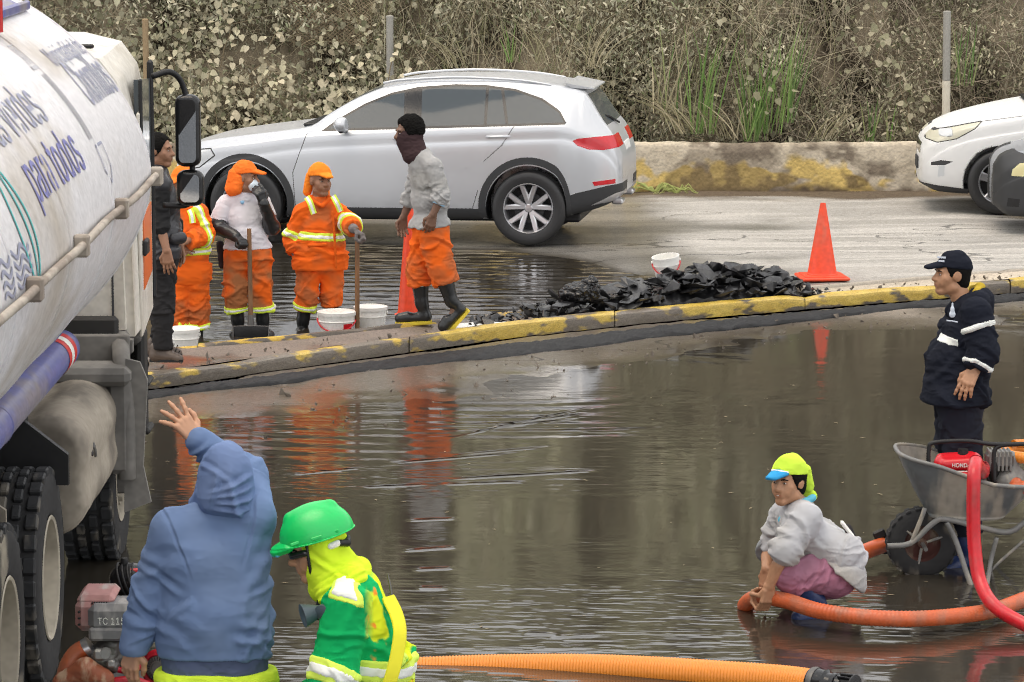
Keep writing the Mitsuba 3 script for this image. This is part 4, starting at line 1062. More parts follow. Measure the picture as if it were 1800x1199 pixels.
# the municipal emblem: a slim column of bars; teal leaf outline; wave marks
bars = [box(.16, .006, .001, (0, .52, 0), .0004)] + [box(.012, .1, .001, (-.07 + .035 * i, .46, 0), .0004) for i in range(5)] + [box(.22, .02, .001, (.0, .39, 0), .0004)] + [box(.03, .34, .001, (-.03 + .05 * i, .18, 0), .0004) for i in range(3)]
ink('emblem_column', cat(*bars), 16.45, 21.0, 'm_grey_ink')
for a in (0,):
    sh = tube(np.array([(-.12, .1, 0), (-.12, -.02, 0), (0, -.1, 0), (.12, -.02, 0), (.12, .1, 0), (-.12, .1, 0)]), .008, 4); ink('emblem_shield', (sh[0] * [1, 1, .1], sh[1]), 16.6, 14.0, 'm_slate_ink')
for sgn, w_ in ((1, .17), (-1, .17), (.25, .17)):
    t_ = np.linspace(0, np.pi, 24)
    pth = np.stack([sgn * w_ * np.sin(t_) ** 1.2 + .10 * t_ / np.pi, .36 - .72 * t_ / np.pi, 0 * t_], 1)
    sh = tube(pth, .014, 5); ink('leaf_emblem', (sh[0] * [1, 1, .05], sh[1]), 13.75, 14.0, 'm_teal_ink')
for i in range(4):
    t_ = np.linspace(0, 1, 30)
    sh = tube(np.stack([t_ * .8, .02 * np.sin(t_ * 6 * np.pi) , 0 * t_], 1), .011, 4); ink('wave_mark', (sh[0] * [1, 1, .05], sh[1]), 12.95, -1.5 - 0 * i + (-1.5 + i) * 2.6 + 8, 'm_slate_ink')
# ---- cab: rear wall faces the camera
CX1, CY0, CY1 = -2.12, 18.95, 20.75
CXc = -3.28
prof = Polygon([(CX1, 1.27), (CX1 - .015, 1.9), (CX1 - .03, 2.5), (CX1 - .08, 2.70), (CX1 - .18, 2.83), (CX1 - .42, 2.885), (CXc, 2.89)] + [(2 * CXc - x, z) for x, z in [(CX1 - .42, 2.885), (CX1 - .18, 2.83), (CX1 - .08, 2.70), (CX1 - .03, 2.5), (CX1 - .015, 1.9), (CX1, 1.27)]])
cabm = prism(prof, CY0, CY1).refine_to_length(.25)
cabv, cabf = VF(cabm)
cab = prism(prof, CY0 + .06, CY1) + prism(prof.buffer(-.045), CY0, CY1)
cab = cab - prism(Polygon([(CX1 - .15, 2.25), (CX1 - .2, 2.54), (CX1 - .32, 2.68), (CX1 - .5, 2.74), (2 * CXc - CX1 + .3, 2.74), (2 * CXc - CX1 + .3, 1.62), (CX1 - .15, 1.62)]), CY0 - .1, CY0 + .035)
def taper(m):
    v, f = VF(m)
    v = v.copy(); v[:, 0] = CXc + (v[:, 0] - CXc) * (1 - .07 * np.clip((v[:, 1] - 19.3) / 1.45, 0, 1)); return v, f
put('cab', taper(cab.refine_to_length(.3)), 'm_cab', tr, smooth=30)
inn = Polygon([(CX1 - .22, 1.66), (CX1 - .22, 2.24), (CX1 - .26, 2.5), (CX1 - .36, 2.61), (CX1 - .52, 2.66), (2 * CXc - CX1 + .34, 2.66), (2 * CXc - CX1 + .34, 1.66)])
put('rear_panel', prism(inn, CY0 + .004, CY0 + .03), 'm_cab', tr, smooth=30)
put('roof_seal', box(1.6, .03, .025, (CX1 - 1.0, CY0 + .03, 2.9), .008), 'm_black', tr)
put('cab_seam', box(.012, .01, .62, (CX1 - .115, CY0 - .002, 1.6), .002), 'm_seam', tr)
put('cab_handle', box(.16, .02, .022, (CX1 - .62, CY0 - .006, 1.66), .006), 'm_seam', tr)
dr_ = put('door', taper(box(.02, 1.25, 1.28, (CX1 - .0, 19.95, 1.86), .006)), 'm_cab', tr)
put('door_handle', box(.03, .16, .09, (CX1 + .015, 19.5, 1.72), .01), 'm_black', dr_)
put('window', taper(prism([(19.42, 1.98), (20.55, 1.98), (20.5, 2.62), (19.50, 2.68)], CX1 - .03, CX1 + .014, 'x')), 'm_window', dr_)
put('window_seal', box(.02, .05, .72, (CX1 + .008, 19.4, 2.33), .006), 'm_black', dr_)
mat('m_orange_panel', (.62, .13, .03), .25, .5)
put('door_panel', taper(box(.012, .9, .42, (CX1 + .012, 19.95, 1.68), .004)), 'm_orange_panel', dr_, label='orange reflective panel on the door')
put('front_bumper', box(1.9, .25, .5, (CXc, CY1 + .05, .85), .05), 'm_cab', tr)
put('corner_trim', taper(box(.04, .06, 1.45, (CX1 + .01, 20.62, 2.0), .015)), 'm_black', tr)
# mirrors on a bracket
mk = put('mirror_bracket', tube(spline([(CX1 - .03, 20.4, 2.64), (CX1 + .08, 20.45, 2.66), (CX1 + .15, 20.5, 2.56), (CX1 + .19, 20.5, 2.3), (CX1 + .19, 20.5, 1.95), (CX1 + .16, 20.5, 1.86), (CX1 + .02, 20.45, 1.86)], 48), .018, 8), 'm_black', tr, smooth=True)
def mirror(c, w, h):
    k_ = put('mirror_housing', solid([rc(c + V(sx * (w / 2 - .05), .04, -h / 2 + .05), c + V(sx * (w / 2 - .05), .04, h / 2 - .05), .05) for sx in (-1, 1)] + [rc(c + V(0, .05, -h / 2 + .06), c + V(0, .05, h / 2 - .06), .06)], .008, .02, cuts=[(c + V(0, .0, 0), (0, -1, 0))]), 'm_black_gloss', tr, smooth=45)
    g = Polygon([(-w / 2, -h / 2), (w / 2, -h / 2), (w / 2, h / 2), (-w / 2, h / 2)]).buffer(-.055).buffer(.03)
    put('mirror_glass', move(prism(g, -.004, .002), c, rot((1, 0, 0), -5) @ rz(-7)), 'm_mirror', k_)
scene['m_mirror'] = {'type': 'twosided', 'bsdf': {'type': 'roughconductor', 'alpha': .02, 'specular_reflectance': rgb(.7, .7, .72)}}
mirror(V(-1.945, 20.42, 2.31), .155, .43)
mirror(V(-1.935, 20.42, 1.965), .165, .215)
# ---- chassis, tanks, mudguards
put('chassis_rail', box(.1, 10.5, .3, (-2.85, 14.6, 1.02), .01), 'm_chassis', tr)
put('chassis_rail', box(.1, 10.5, .3, (-3.65, 14.6, 1.02), .01), 'm_chassis', tr)
put('engine_bay', box(1.9, 1.6, .75, (-3.22, 19.75, 1.0), .05), 'm_chassis', tr)
put('bulkhead', box(2.1, .06, .9, (-3.25, 18.9, .95), .02), 'm_chassis', tr)
for yy in (11.0, 13.0, 15.0, 17.0): put('cross_bearer', box(1.6, .12, .25, (-3.25, yy, 1.22), .01), 'm_chassis', tr)
# muddy side tank with rounded edges, its filler, and a cover plate
tk = put('side_tank', solid([rc(V(-2.55, 17.2, .80), V(-2.55, 18.45, .80), .26), rc(V(-2.37, 17.2, .70), V(-2.37, 18.45, .70), .2), rc(V(-2.37, 17.2, .92), V(-2.37, 18.45, .92), .2), rc(V(-2.68, 17.2, .9), V(-2.68, 18.45, .9), .24)], .016, .07, cuts=[((0, 17.1, 0), (0, -1, 0)), ((0, 18.5, 0), (0, 1, 0))], wr=(.012, 3, 4)), 'm_mud', tr, smooth=35)
put('filler_hole', lathe([(0, 0), (.05, 0), (.05, .01), (.035, .012), (0, .004)], 18, V(-2.185, 17.35, .93), rot((0, 1, 0), 70)), 'm_black', tk)
put('filler_bracket', box(.02, .12, .035, V(-2.17, 17.45, .9), .005, rot((1, 0, 0), -35)), 'm_iron', tk)
for yy in (17.45, 18.25): put('strap', move(lathe([(.275, -.02), (.285, -.02), (.285, .02), (.275, .02)], 40), (-2.49, yy, .81), rot((1, 0, 0), 90) ), 'm_mud_grey', tk)
# mudguard frame and hanging flaps behind the front wheel
put('mudguard', cat(box(.55, .34, .1, (-2.36, 18.55, 1.13), .03), box(.13, .3, .52, (-2.16, 18.6, .84), .03), box(.5, .04, .9, (-2.38, 18.82, .86), .01)), 'm_mud_grey', tr, smooth=30)
put('mudguard_arch', tube(spline([(-2.12, 18.5, .55), (-2.12, 18.52, 1.0), (-2.15, 18.6, 1.16), (-2.2, 19.0, 1.27), (-2.2, 19.6, 1.2), (-2.2, 20.0, .95)], 30), .05, 8), 'm_mud_grey', tr, smooth=True)
put('mud_flap', solid([rc(V(-2.27, 18.42, .98), V(-2.27, 18.42, .58), .03, .05), rc(V(-2.31, 18.42, .95), V(-2.29, 18.42, .5), .025, .03)], .008, .04), 'm_mud', tr, smooth=True)
put('mud_flap', prism([(-2.14, .36), (-1.99, .42), (-2.03, .62), (-2.0, 1.1), (-2.04, 1.2), (-2.12, 1.22)], 18.5, 18.53), 'm_mud_grey', tr)
put('step', cat(box(.06, .2, .62, (-2.17, 19.75, .9), .02), box(.1, .25, .04, (-2.16, 19.75, .62), .015), box(.1, .25, .04, (-2.16, 19.75, .9), .015)), 'm_chassis', tr)
put('side_skirt', prism([(19.05, 1.27), (20.6, 1.27), (20.6, .62), (20.4, .58), (20.25, .85), (19.9, 1.08), (19.4, 1.1), (19.05, .9)], CX1 - .3, CX1 - .22, 'x'), 'm_chassis', tr)
put('corner_bracket', prism([(-2.33, 1.27), (-2.12, 1.27), (-2.12, 1.2), (-2.2, 1.14), (-2.22, .98), (-2.27, .98)], 18.86, 18.94), 'm_mud_grey', tr)
# blue pipes with reflective stripes carried along the side
def pipe(name, x, z, y0, y1, r_):
    R_ = rot((1, 0, 0), -90)
    k_ = put(name, lathe([(r_ * .96, 0), (r_, .01), (r_, y1 - y0 - .012), (r_ * 1.04, y1 - y0 - .01), (r_ * 1.04, y1 - y0), (r_ * .93, y1 - y0 + .004), (0, y1 - y0 + .004)], 36, V(x, y0, z), R_), 'm_blue', tr, smooth=35)
    return k_
pk = pipe('blue_pipe', -2.36, 1.40, 13.2, 17.65, .098)
for yy, m_ in ((17.30, 'm_red'), (17.20, 'm_white_plastic'), (17.10, 'm_red')):
    arc = np.radians(np.linspace(-75, 75, 18))
    v = np.concatenate([np.stack([-2.36 + .101 * np.cos(arc), 0 * arc + y + .2, 1.40 + .101 * np.sin(arc)], 1) for y in (yy - .048, yy + .048)])
    put('reflective_stripe', (v, grid_faces(2, 18)), m_, pk, smooth=True)
pipe('blue_pipe', -2.31, 1.45, 12.0, 14.95, .095)
put('black_bracket', prism([(-2.75, 1.26), (-2.40, 1.26), (-2.16, 1.07), (-2.16, .92), (-2.75, .92)], 16.35, 16.40), 'm_black', tr)
put('mud_plate', prism([(-2.7, 1.1), (-2.46, 1.1), (-2.31, 1.0), (-2.31, .83), (-2.7, .83)], 15.3, 15.33), 'm_mud', tr)
put('hose_bundle', tube(spline([(-2.6, 16.3, 1.5), (-2.45, 16.4, 1.44), (-2.35, 16.0, 1.43), (-2.5, 15.4, 1.45)], 20), .02, 8), 'm_white_plastic', tr, smooth=True)
# ---- wheels: axle along x, outer face to the right
def truck_wheel(c, r_=.53, w=.32, dished=True, lugs=30):
    Rw = frame((1, 0, 0), (0, 1, 0))
    rr = r_ * .56; z = w / 2
    prof = [(rr, -z * .9), (r_ * .8, -z), (r_ * .93, -z * .96), (r_ * .965, -z * .86), (r_ * .965, z * .86), (r_ * .93, z * .96), (r_ * .8, z), (rr * 1.08, z * .96), (rr, z * .85)]
    k_ = put('wheel', lathe(prof, 64, c, Rw), 'm_tyre_mud', tr, smooth=35)
    lg_ = []
    for i in range(lugs):                                # block tread: real lugs round the tyre
        a = 2 * math.pi * i / lugs
        for row, off_ in ((-.62, 0), (-.2, .5), (.2, 0), (.62, .5)):
            aa = a + off_ * 2 * math.pi / lugs
            u, t_ = V(math.cos(aa), math.sin(aa), 0), V(-math.sin(aa), math.cos(aa), 0)
            M = np.stack([t_, V(0, 0, 1), u], 1)
            hw = .20 if abs(row) > .5 else .15
            lg_.append(move(box(2 * math.pi * r_ / lugs * .72, w * hw, .05, (0, 0, 0), .008), u * (r_ * .965 + .0) + V(0, 0, row * z * 1.18), M))
    put('tread_lugs', move(cat(*lg_), c, Rw), 'm_tread', k_, kind='stuff')
    if dished:
        rim = [(rr * 1.02, z * .95), (rr * 1.0, z * .99), (rr * .95, z * .95), (rr * .88, z * .5), (rr * .82, -z * .15), (rr * .55, -z * .3), (rr * .5, -z * .2), (rr * .42, z * .1), (rr * .3, z * .2), (0, z * .22)]
    else:
        rim = [(rr * 1.02, z * .95), (rr * .95, z * .97), (rr * .9, z * .6), (rr * .75, z * .5), (rr * .5, z * .75), (rr * .42, z * 1.15), (rr * .3, z * 1.25), (0, z * 1.27)]
    put('rim', lathe(rim, 48, c, Rw), 'm_rim_mud', k_, smooth=35)
    bl = cat(*[lathe([(0, .05), (.013, .05), (.016, 0), (0, 0)], 8, V(rr * .66 * math.cos(a), rr * .66 * math.sin(a), (-z * .25 if dished else z * .6))) for a in np.linspace(0, 2 * np.pi, 11)[:-1]])
    put('wheel_bolts', move(bl, c, Rw), 'm_rim_mud', k_, kind='stuff')
    return k_
mat('m_tread', dusty((.024, .025, .027), (.12, .108, .09), .55, .75, 5), .6, .35)
put('axle', tube([(-4.3, 19.05, .5), (-2.3, 19.05, .5)], .07, 10), 'm_chassis', tr)
for yy in (16.15, 14.78): put('axle', tube([(-4.3, yy, .5), (-2.4, yy, .5)], .08, 10), 'm_chassis', tr)
truck_wheel(V(-2.36, 19.05, .50), .51, .31, False)
truck_wheel(V(-4.2, 19.05, .50), .51, .31, False)
for yy in (16.12, 14.74):
    for xx in (-2.37, -4.15): truck_wheel(V(xx, yy, .51), .53, .31, True)
# ------------------------------------------------------------------ people: one continuous body each, clothes as their own solids over it
def head_frame(f, up=(0, 0, 1)):
    f = unit(f); up = np.asarray(up, float); u = unit(up - f * (up @ f)); return np.stack([np.cross(f, u), f, u], 1)   # right, forward, up
def head_prims(c, R, s=1.0):
    P = lambda a, b, d: c + R @ (V(a, b, d) * s)
    u = [el(P(0, -.012, .035), V(.076, .097, .088) * s, R), el(P(0, .03, -.028), V(.062, .07, .088) * s, R),
         rc(P(-.042, .0, -.075), P(0, .066, -.098), .028 * s, .024 * s), rc(P(.042, .0, -.075), P(0, .066, -.098), .028 * s, .024 * s), rc(P(-.012, .082, -.1), P(.012, .082, -.1), .017 * s),
         rc(P(0, .096, .012), P(0, .119, -.024), .008 * s, .0145 * s), rc(P(-.014, .104, -.028), P(.014, .104, -.028), .010 * s),
         rc(P(-.034, .082, .028), P(.034, .082, .028), .014 * s), rc(P(-.042, .06, -.02), P(-.03, .072, -.045), .026 * s), rc(P(.042, .06, -.02), P(.03, .072, -.045), .026 * s),
         rc(P(-.018, .096, -.056), P(.018, .096, -.056), .0085 * s), rc(P(-.015, .094, -.069), P(.015, .094, -.069), .009 * s),
         el(P(-.077, -.008, -.002), V(.012, .026, .034) * s, R), el(P(.077, -.008, -.002), V(.012, .026, .034) * s, R)]
    return u, [el(P(-.033, .103, .006), V(.017, .012, .011) * s, R), el(P(.033, .103, .006), V(.017, .012, .011) * s, R)]
def hand_prims(w, d, n, curl=.5, side=1, s=1.0, spread=.12, thumb=.6, r_=.0095):
    """w: wrist; d: towards the fingers; n: where the palm faces; side: on which side of d x n the thumb sits; curl: bend of each joint in radians (one number or four)."""
    d = unit(d); n = unit(n - d * (np.asarray(n) @ d)); t = np.cross(d, n) * side
    out = []
    cl = np.broadcast_to(np.asarray(curl, float), (4,))
    for k in range(4):
        b = w + (d * (.088 if k in (1, 2) else .082) + t * (.030 - .0205 * k)) * s
        out.append(rc(w + t * (.016 - .011 * k) * s, b, .017 * s, .0125 * s))
        L = [(.040, .026, .021), (.044, .029, .023), (.041, .027, .022), (.032, .021, .019)][k]
        dd = unit(d + t * (spread * (1.3 - k) * .9)); p = b
        for j in range(3):
            a = cl[k] * (1.0 if j < 2 else .7)
            dd = unit(dd * math.cos(a) + n * math.sin(a)) if True else dd
            m_ = unit(n - dd * (n @ dd)) if abs(n @ dd) < .98 else -unit(d)
            q = p + dd * L[j] * s
            out.append(rc(p, q, (r_ - .0007 * j) * s, (r_ - .0007 * (j + 1)) * s)); p = q
            n_next = m_
            n = n_next if False else n
        # keep the bend turning past the palm normal for strongly curled fingers
    b0 = w + (d * .022 + t * .024) * s; b1 = b0 + unit(d * .75 + t * .8 + n * .35) * .042 * s
    b2 = b1 + unit(d * .95 + t * (.35 - thumb * .6) + n * .5 * thumb) * .032 * s; b3 = b2 + unit(d * .9 - t * thumb * .5 + n * .6 * thumb) * .026 * s
    out += [rc(b0, b1, .016 * s, .0125 * s), rc(b1, b2, .0115 * s, .0105 * s), rc(b2, b3, .0105 * s, .009 * s)]
    return out
def fist_prims(w, d, n, side=1, s=1.0, grip=.018, r_=.0095):
    """Hand closed round a bar of radius grip that runs across the palm."""
    d = unit(d); n = unit(n - d * (np.asarray(n) @ d)); t = np.cross(d, n) * side
    out = []
    c = w + (d * .085 + n * (grip + .012)) * s
    for k in range(4):
        o = t * (.031 - .0205 * k) * s
        b = w + d * .082 * s + o
        out.append(rc(w + t * (.016 - .011 * k) * s, b, .017 * s, .0125 * s))
        g = grip + r_
        pts = [b] + [c + o + (d * math.cos(a) - n * math.sin(a)) * g * s for a in np.radians([15, -55, -120, -175])]
        for i in range(4): out.append(rc(pts[i], pts[i + 1], (r_ - .0004 * i) * s))
    b0 = w + (d * .025 + t * .026) * s; pts = [b0, b0 + (d * .03 + t * .018 + n * .02) * s, c + t * .036 * s + n * (grip + .004) * s - d * .012 * s, c + t * .014 * s + n * (grip + .012) * s + d * .004 * s]
    for i in range(3): out.append(rc(pts[i], pts[i + 1], (.015 if i == 0 else .0108) * s, .0105 * s))
    return out
def torso_prims(J, w=1.0, belly=1.0, hip=1.0):
    ax, hx = unit(J['sB'] - J['sA']), unit(J['hB'] - J['hA'])
    pel = (J['hA'] + J['hB']) / 2 + V(0, 0, .03); sh = (J['sA'] + J['sB']) / 2
    up = unit(sh - pel); chest = sh - up * .14; mid = J.get('mid', (pel + chest) / 2 - up * .01)
    hw = np.linalg.norm(J['sB'] - J['sA']) / 2
    return [rc(chest - ax * (hw - .105), chest + ax * (hw - .105), .105 * w), rc(sh - up * .07 - ax * (hw - .1), sh - up * .07 + ax * (hw - .1), .085 * w),
            rc(mid - hx * .06, mid + hx * .06, .107 * w * belly), rc(chest, mid, .112 * w, .112 * w * belly), rc(mid, pel, .112 * w * belly, .11 * hip),
            rc(pel - hx * .075 * hip, pel + hx * .075 * hip, .107 * hip),
            rc(J['neck'] - up * .015, J['sA'], .058, .062 * w), rc(J['neck'] - up * .015, J['sB'], .058, .062 * w), rc(J['neck'] - up * .05, chest, .07, .1)]
def arm_prims(J, k, f=1.0): return [rc(J['s' + k], J['e' + k], .052 * f, .041 * f), rc(J['e' + k], J['w' + k], .042 * f, .029 * f)]
def leg_prims(J, k, f=1.0): return [rc(J['h' + k], J['k' + k], .088 * f, .058 * f), rc(J['k' + k], J['a' + k], .056 * f, .036 * f)]
def foot_prims(J, k): return [rc(J['a' + k] - V(0, 0, .03), J['t' + k], .036, .028)]
def person(label, J, skin, hands, hs=1.0, h=.011, fine=.0045, feet=True, face=True, hair=None, group=None, girth=1.0, eyes_white=True, trunk=None):
    """The body (skin) in one mesh: trunk and limbs, head with a face, hands with fingers."""
    key = thing('person', label, 'person', group)
    Rh = head_frame(J['face'], J.get('up', (0, 0, 1)))
    hp, hsub = head_prims(J['head'], Rh, hs)
    nk = [rc(J['head'] + Rh @ V(0, -.018, -.06) * hs, J['neck'] - V(0, 0, .03), .056 * hs, .062)]
    core = infl((trunk if trunk is not None else torso_prims(J, .94)), -.016) + infl(arm_prims(J, 'A') + arm_prims(J, 'B') + leg_prims(J, 'A') + leg_prims(J, 'B') + (foot_prims(J, 'A') + foot_prims(J, 'B') if feet else []), -.012)
    a = solid(core + nk, h, .03)
    b = solid(hp + nk, fine, .018, sub=hsub, ksub=.008)
    ms = [a, b]
    for k, prims in hands:
        ms.append(solid(prims + [rc(J['e' + k] + (J['w' + k] - J['e' + k]) * .35, J['w' + k], .036, .0265)], fine * .85, .009))
    try:
        u = man(ms[0])
        for m in ms[1:]:
            q = man(m)
            if q.num_tri() == 0: raise ValueError
            u = u + q
        if u.num_tri() < 1000: raise ValueError
        v, f = VF(u)
    except Exception:
        v, f = cat(*ms)
    col = tint(v, skin, .12, 14, 3)
    # redder, darker lips; nothing else differs in the skin itself
    L = (v - J['head']) @ Rh / hs
    lip = np.exp(-((L[:, 2] + .0625) / .0085) ** 2 - (L[:, 0] / .022) ** 2) * (L[:, 1] > .085)
    col = col * (1 - lip[:, None] * np.array([.25, .45, .42]))
    put(key, (v, f), 'm_skin', smooth=True, color=col)
    if face:
        for s in (-1, 1):
            P = lambda a_, b_, d_: J['head'] + Rh @ (V(a_ * s, b_, d_) * hs)
            if eyes_white: put('eye', move(lathe([(0, .006), (.006, .005), (.011, 0), (0, 0)], 12), P(.032, .0895, .006), Rh @ rot((1, 0, 0), -90) @ np.diag([hs, hs * .55, hs])), 'm_eyewhite', key, smooth=True)
            put('iris', solid([el(P(.032, .0935, .006), V(.0062, .004, .0058) * hs, Rh)], .0018, .0), 'm_eye', key, smooth=True)
            put('eyebrow', solid([rc(P(.016, .0985, .0245), P(.034, .0985, .029), .0042 * hs), rc(P(.034, .0985, .029), P(.052, .087, .024), .0042 * hs, .003 * hs)], .0025, .004), 'm_hair', key, smooth=True)
    J['Rh'], J['hs'] = Rh, hs
    return key
mat('m_eyewhite', (.62, .58, .54), .25, .5)
def hair_cap(key, J, z0=.0, back=-.07, g=.012, noise_=.006, m='m_hair', low=-.09):
    """Short hair: a shell over the cranium, cut off at the brow and below the ears at the back."""
    R, s, c = J['Rh'], J['hs'], J['head']
    m_ = solid([el(c + R @ (V(0, -.016, .036) * s), (V(.077, .096, .088) + g) * s, R), el(c + R @ (V(0, -.05, -.03) * s), (V(.064, .055, .07) + g * .6) * s, R)], .005, .02,
               cuts=[(c + R @ (V(0, .082, .07) * s), R @ V(0, .95, -.6)), (c + R @ (V(0, .04, .01) * s), R @ V(0, .9, -.35)), (c + R @ (V(0, .02, -.02) * s), R @ V(0, .8, -.6)), (c + R @ (V(0, 0, low) * s), R @ V(0, .1, -1))], wr=(noise_, 60, 5))
    return put('hair', m_, m, key, smooth=True)
def garment(name, key, prims, base, amp=.16, g=0.0, h=.009, k=.035, kg=.01, cuts=(), wr=(.005, 12, 1), dirt=None, amt=.25, b='m_cloth', seed=0, label=None, sub=(), freq=5, f2=3):
    v, f = solid(infl(prims, g), h, k, cuts=cuts, wr=wr, sub=sub, kg=kg)
    return put(name, (v, f), b, key, smooth=True, color=tint(v, base, amp, freq, seed, dirt, amt, f2), label=label)
def bands(key, prims, g, zs, name='reflective_band', k=.035, wr=None, bs=('m_lime', 'm_reflect'), w=.05, h=.006):
    """Reflective tape round a garment: the same solid a few millimetres fuller, cut to a slab; (point, axis) each. A silver strip lies in the middle of it."""
    for p, n in zs:
        n = unit(n); p = np.asarray(p, float)
        for gg, ww, b in ((g + .005, w, bs[0]), (g + .0075, w * .42, bs[1])):
            local = [q for q in prims]
            v, f = solid(infl(local, gg), h, k, cuts=[(p + n * ww / 2, n), (p - n * ww / 2, -n)], wr=wr)
            if len(v): put(name if b == bs[0] else name + '_centre', (v, f), b, key, smooth=40)
def sleeve(J, k, t=1.0, r0=.07, r1=.056, r2=.046):
    e, w = J['e' + k], J['w' + k]
    return [rc(J['s' + k], e, r0, r1), rf(e, e + (w - e) * t, r1, r1 + (r2 - r1) * t)]
def trouser(J, k, t=1.0, r0=.108, r1=.085, r2=.075):
    kn, a = J['k' + k], J['a' + k]
    return [rc(J['h' + k], kn, r0, r1), rf(kn, kn + (a - kn) * t, r1, r1 + (r2 - r1) * t)]
def CL(J, seed, parts, s=1.0, base=.005):
    """Folds of the cloth over the named parts: arms, legs, torso."""
    R = []
    if 'arm' in parts:
        for i, k in enumerate('AB'):
            R += limb_rings(J['s' + k], J['e' + k], 5, seed + i, .008 * s, .013, .075, .25) + limb_rings(J['e' + k], J['w' + k], 7, seed + 7 + i, .008 * s, .011, .06, -.1, .95)
    if 'leg' in parts:
        for i, k in enumerate('AB'):
            R += limb_rings(J['h' + k], J['k' + k], 8, seed + 20 + i, .011 * s, .016, .11, .0, 1.0, .9) + limb_rings(J['k' + k], J['a' + k], 8, seed + 30 + i, .012 * s, .014, .095, -.05, .75, .7)
    if 'torso' in parts:
        pel, sh = (J['hA'] + J['hB']) / 2, (J['sA'] + J['sB']) / 2
        R += torso_rings(pel + (sh - pel) * .05, pel + (sh - pel) * .95, .2, 34, seed + 50, .009 * s, .017)
    return (base, 10, seed, R)
def seat(J, r_=.118):
    hx = unit(J['hB'] - J['hA']); pel = (J['hA'] + J['hB']) / 2 + V(0, 0, .03)
    return [rc(pel - hx * .075, pel + hx * .075, r_), rc(pel + V(0, 0, .06) - hx * .06, pel + V(0, 0, .06) + hx * .06, r_ - .004)]
def boot(name, key, J, k, top=.75, m='m_boot', sole='m_boot', hgt=None, r_=.062, parts=True):
    """Rubber boot: shaft up the shin, foot, heel; a sole of its own."""
    a, kn, t = J['a' + k], J['k' + k], J['t' + k]
    sh = a + (kn - a) * top
    fw = unit(t - (a - V(0, 0, .06)))
    up = unit(np.cross(np.cross(fw, V(0, 0, 1)), fw)); up = up if up[2] > 0 else -up
    heel = a - up * .055 - fw * .03
    q = solid([rc(sh, a + (kn - a) * .15, r_, .05), rc(a + (kn - a) * .2, heel, .05, .043), rc(heel, t, .042, .036), rc(t - fw * .06 + up * .012, t + up * .004, .043, .038)], .007, .025,
              cuts=[(sh - (kn - a) * .02, kn - a), (t - up * .034, -up)])
    bk = put(name, q, m, key, smooth=40)
    side = np.cross(fw, up)
    def outline(z, g):
        pts = []
        for d_, w_ in ((-.048, .03), (-.03, .040), (.04, .038), (.0, .0)):
            pass
        Lf = np.linalg.norm(t - heel)
        prof = [(-.045, .024), (-.03, .038), (Lf * .35, .036), (Lf * .75, .044), (Lf + .015, .038), (Lf + .04, .018)]
        for d_, w_ in prof:
            for e in (-1, 1): pts.append(heel + fw * d_ + side * e * (w_ + g) + up * (z - (heel - t) @ up * 0))
        return pts
    base = -.047
    put('sole', hull(outline(base - .012, .002) + outline(base + .014, .002)), sole, bk)
    return bk
def cap_with_bill(key, J, base, bill=None, flap=None, name='cap', g=.016, tilt=0, billcol=None, bill_len=.085):
    """Soft cap: crown over the head, bill in front; flap: list of prims that fall behind over the neck."""
    R, s, c = J['Rh'], J['hs'], J['head']
    P = lambda a, b, d: c + R @ (V(a, b, d) * s)
    pr = [el(P(0, -.012, .045), (V(.08, .102, .088) + g) * s, R), rc(P(0, .03, .112), P(0, -.04, .118), .03 * s)]
    cp = garment(name, key, pr, base, .10, h=.006, k=.03, cuts=[(P(0, .05, .052), R @ V(0, .12, -1)), ], wr=(.004, 16, 2))
    bl = solid([rc(P(-.045, .085, .062), P(-.028, .085 + bill_len, .045), .012 * s, .006 * s), rc(P(.045, .085, .062), P(.028, .085 + bill_len, .045), .012 * s, .006 * s),
                rc(P(0, .09, .068), P(0, .098 + bill_len, .05), .013 * s, .006 * s), rc(P(-.02, .088, .066), P(-.014, .096 + bill_len, .049), .013 * s, .006 * s), rc(P(.02, .088, .066), P(.014, .096 + bill_len, .049), .013 * s, .006 * s)], .005, .022)
    put('bill', bl, 'm_cloth', cp, smooth=True, color=tint(bl[0], billcol if billcol is not None else base, .08))
    if flap: garment('neck_flap', cp, flap(P, s), base, .12, h=.007, k=.03, wr=(.006, 14, 4))
    return cp
ORANGE = np.array([.80, .13, .012]); ORANGE_D = (.50, .10, .02)
SK1, SK2, SK3 = (.40, .21, .12), (.27, .135, .08), (.45, .245, .15)

def JJ(Y, d):
    """Joints from where they are seen, each with its own distance: name -> (px, py, nearer or farther in metres)."""
    return {k: (at(v[0], v[1], Y + v[2]) if len(v) == 3 else None) for k, v in d.items()}
# ---- worker in pale T-shirt with long black gloves, leaning on a shovel
J = JJ(27.95, dict(head=(432, 313, 0), neck=(427, 342, .02), sA=(397, 357, .03), eA=(379, 398, -.03), wA=(415, 416, -.20), sB=(461, 356, .05), eB=(479, 401, .0), wB=(463, 357, -.17),
                   hA=(416, 452, 0), hB=(455, 452, .02), kA=(413, 512, -.03), kB=(457, 508, .0), aA=(419, 574, 0), aB=(463, 576, .03), tA=(412, 590, -.18), tB=(474, 590, -.14)))
J['face'] = V(.95, -.35, -.02)
HA = fist_prims(J['wA'], J['wA'] - J['eA'] + V(0, -.02, -.03), V(.2, -.3, -.9), 1, 1.0, .016, .011)
HB = hand_prims(J['wB'], V(-.25, -.2, .95), V(-.5, .8, .1), (.5, .9, 1.0, 1.0), -1, 1.0, r_=.011)
p = person('worker in pale T-shirt, orange trousers and long black gloves, resting a hand on a shovel', J, SK2, [('A', HA), ('B', HB)], .95)
W = CL(J, 2, 'leg')
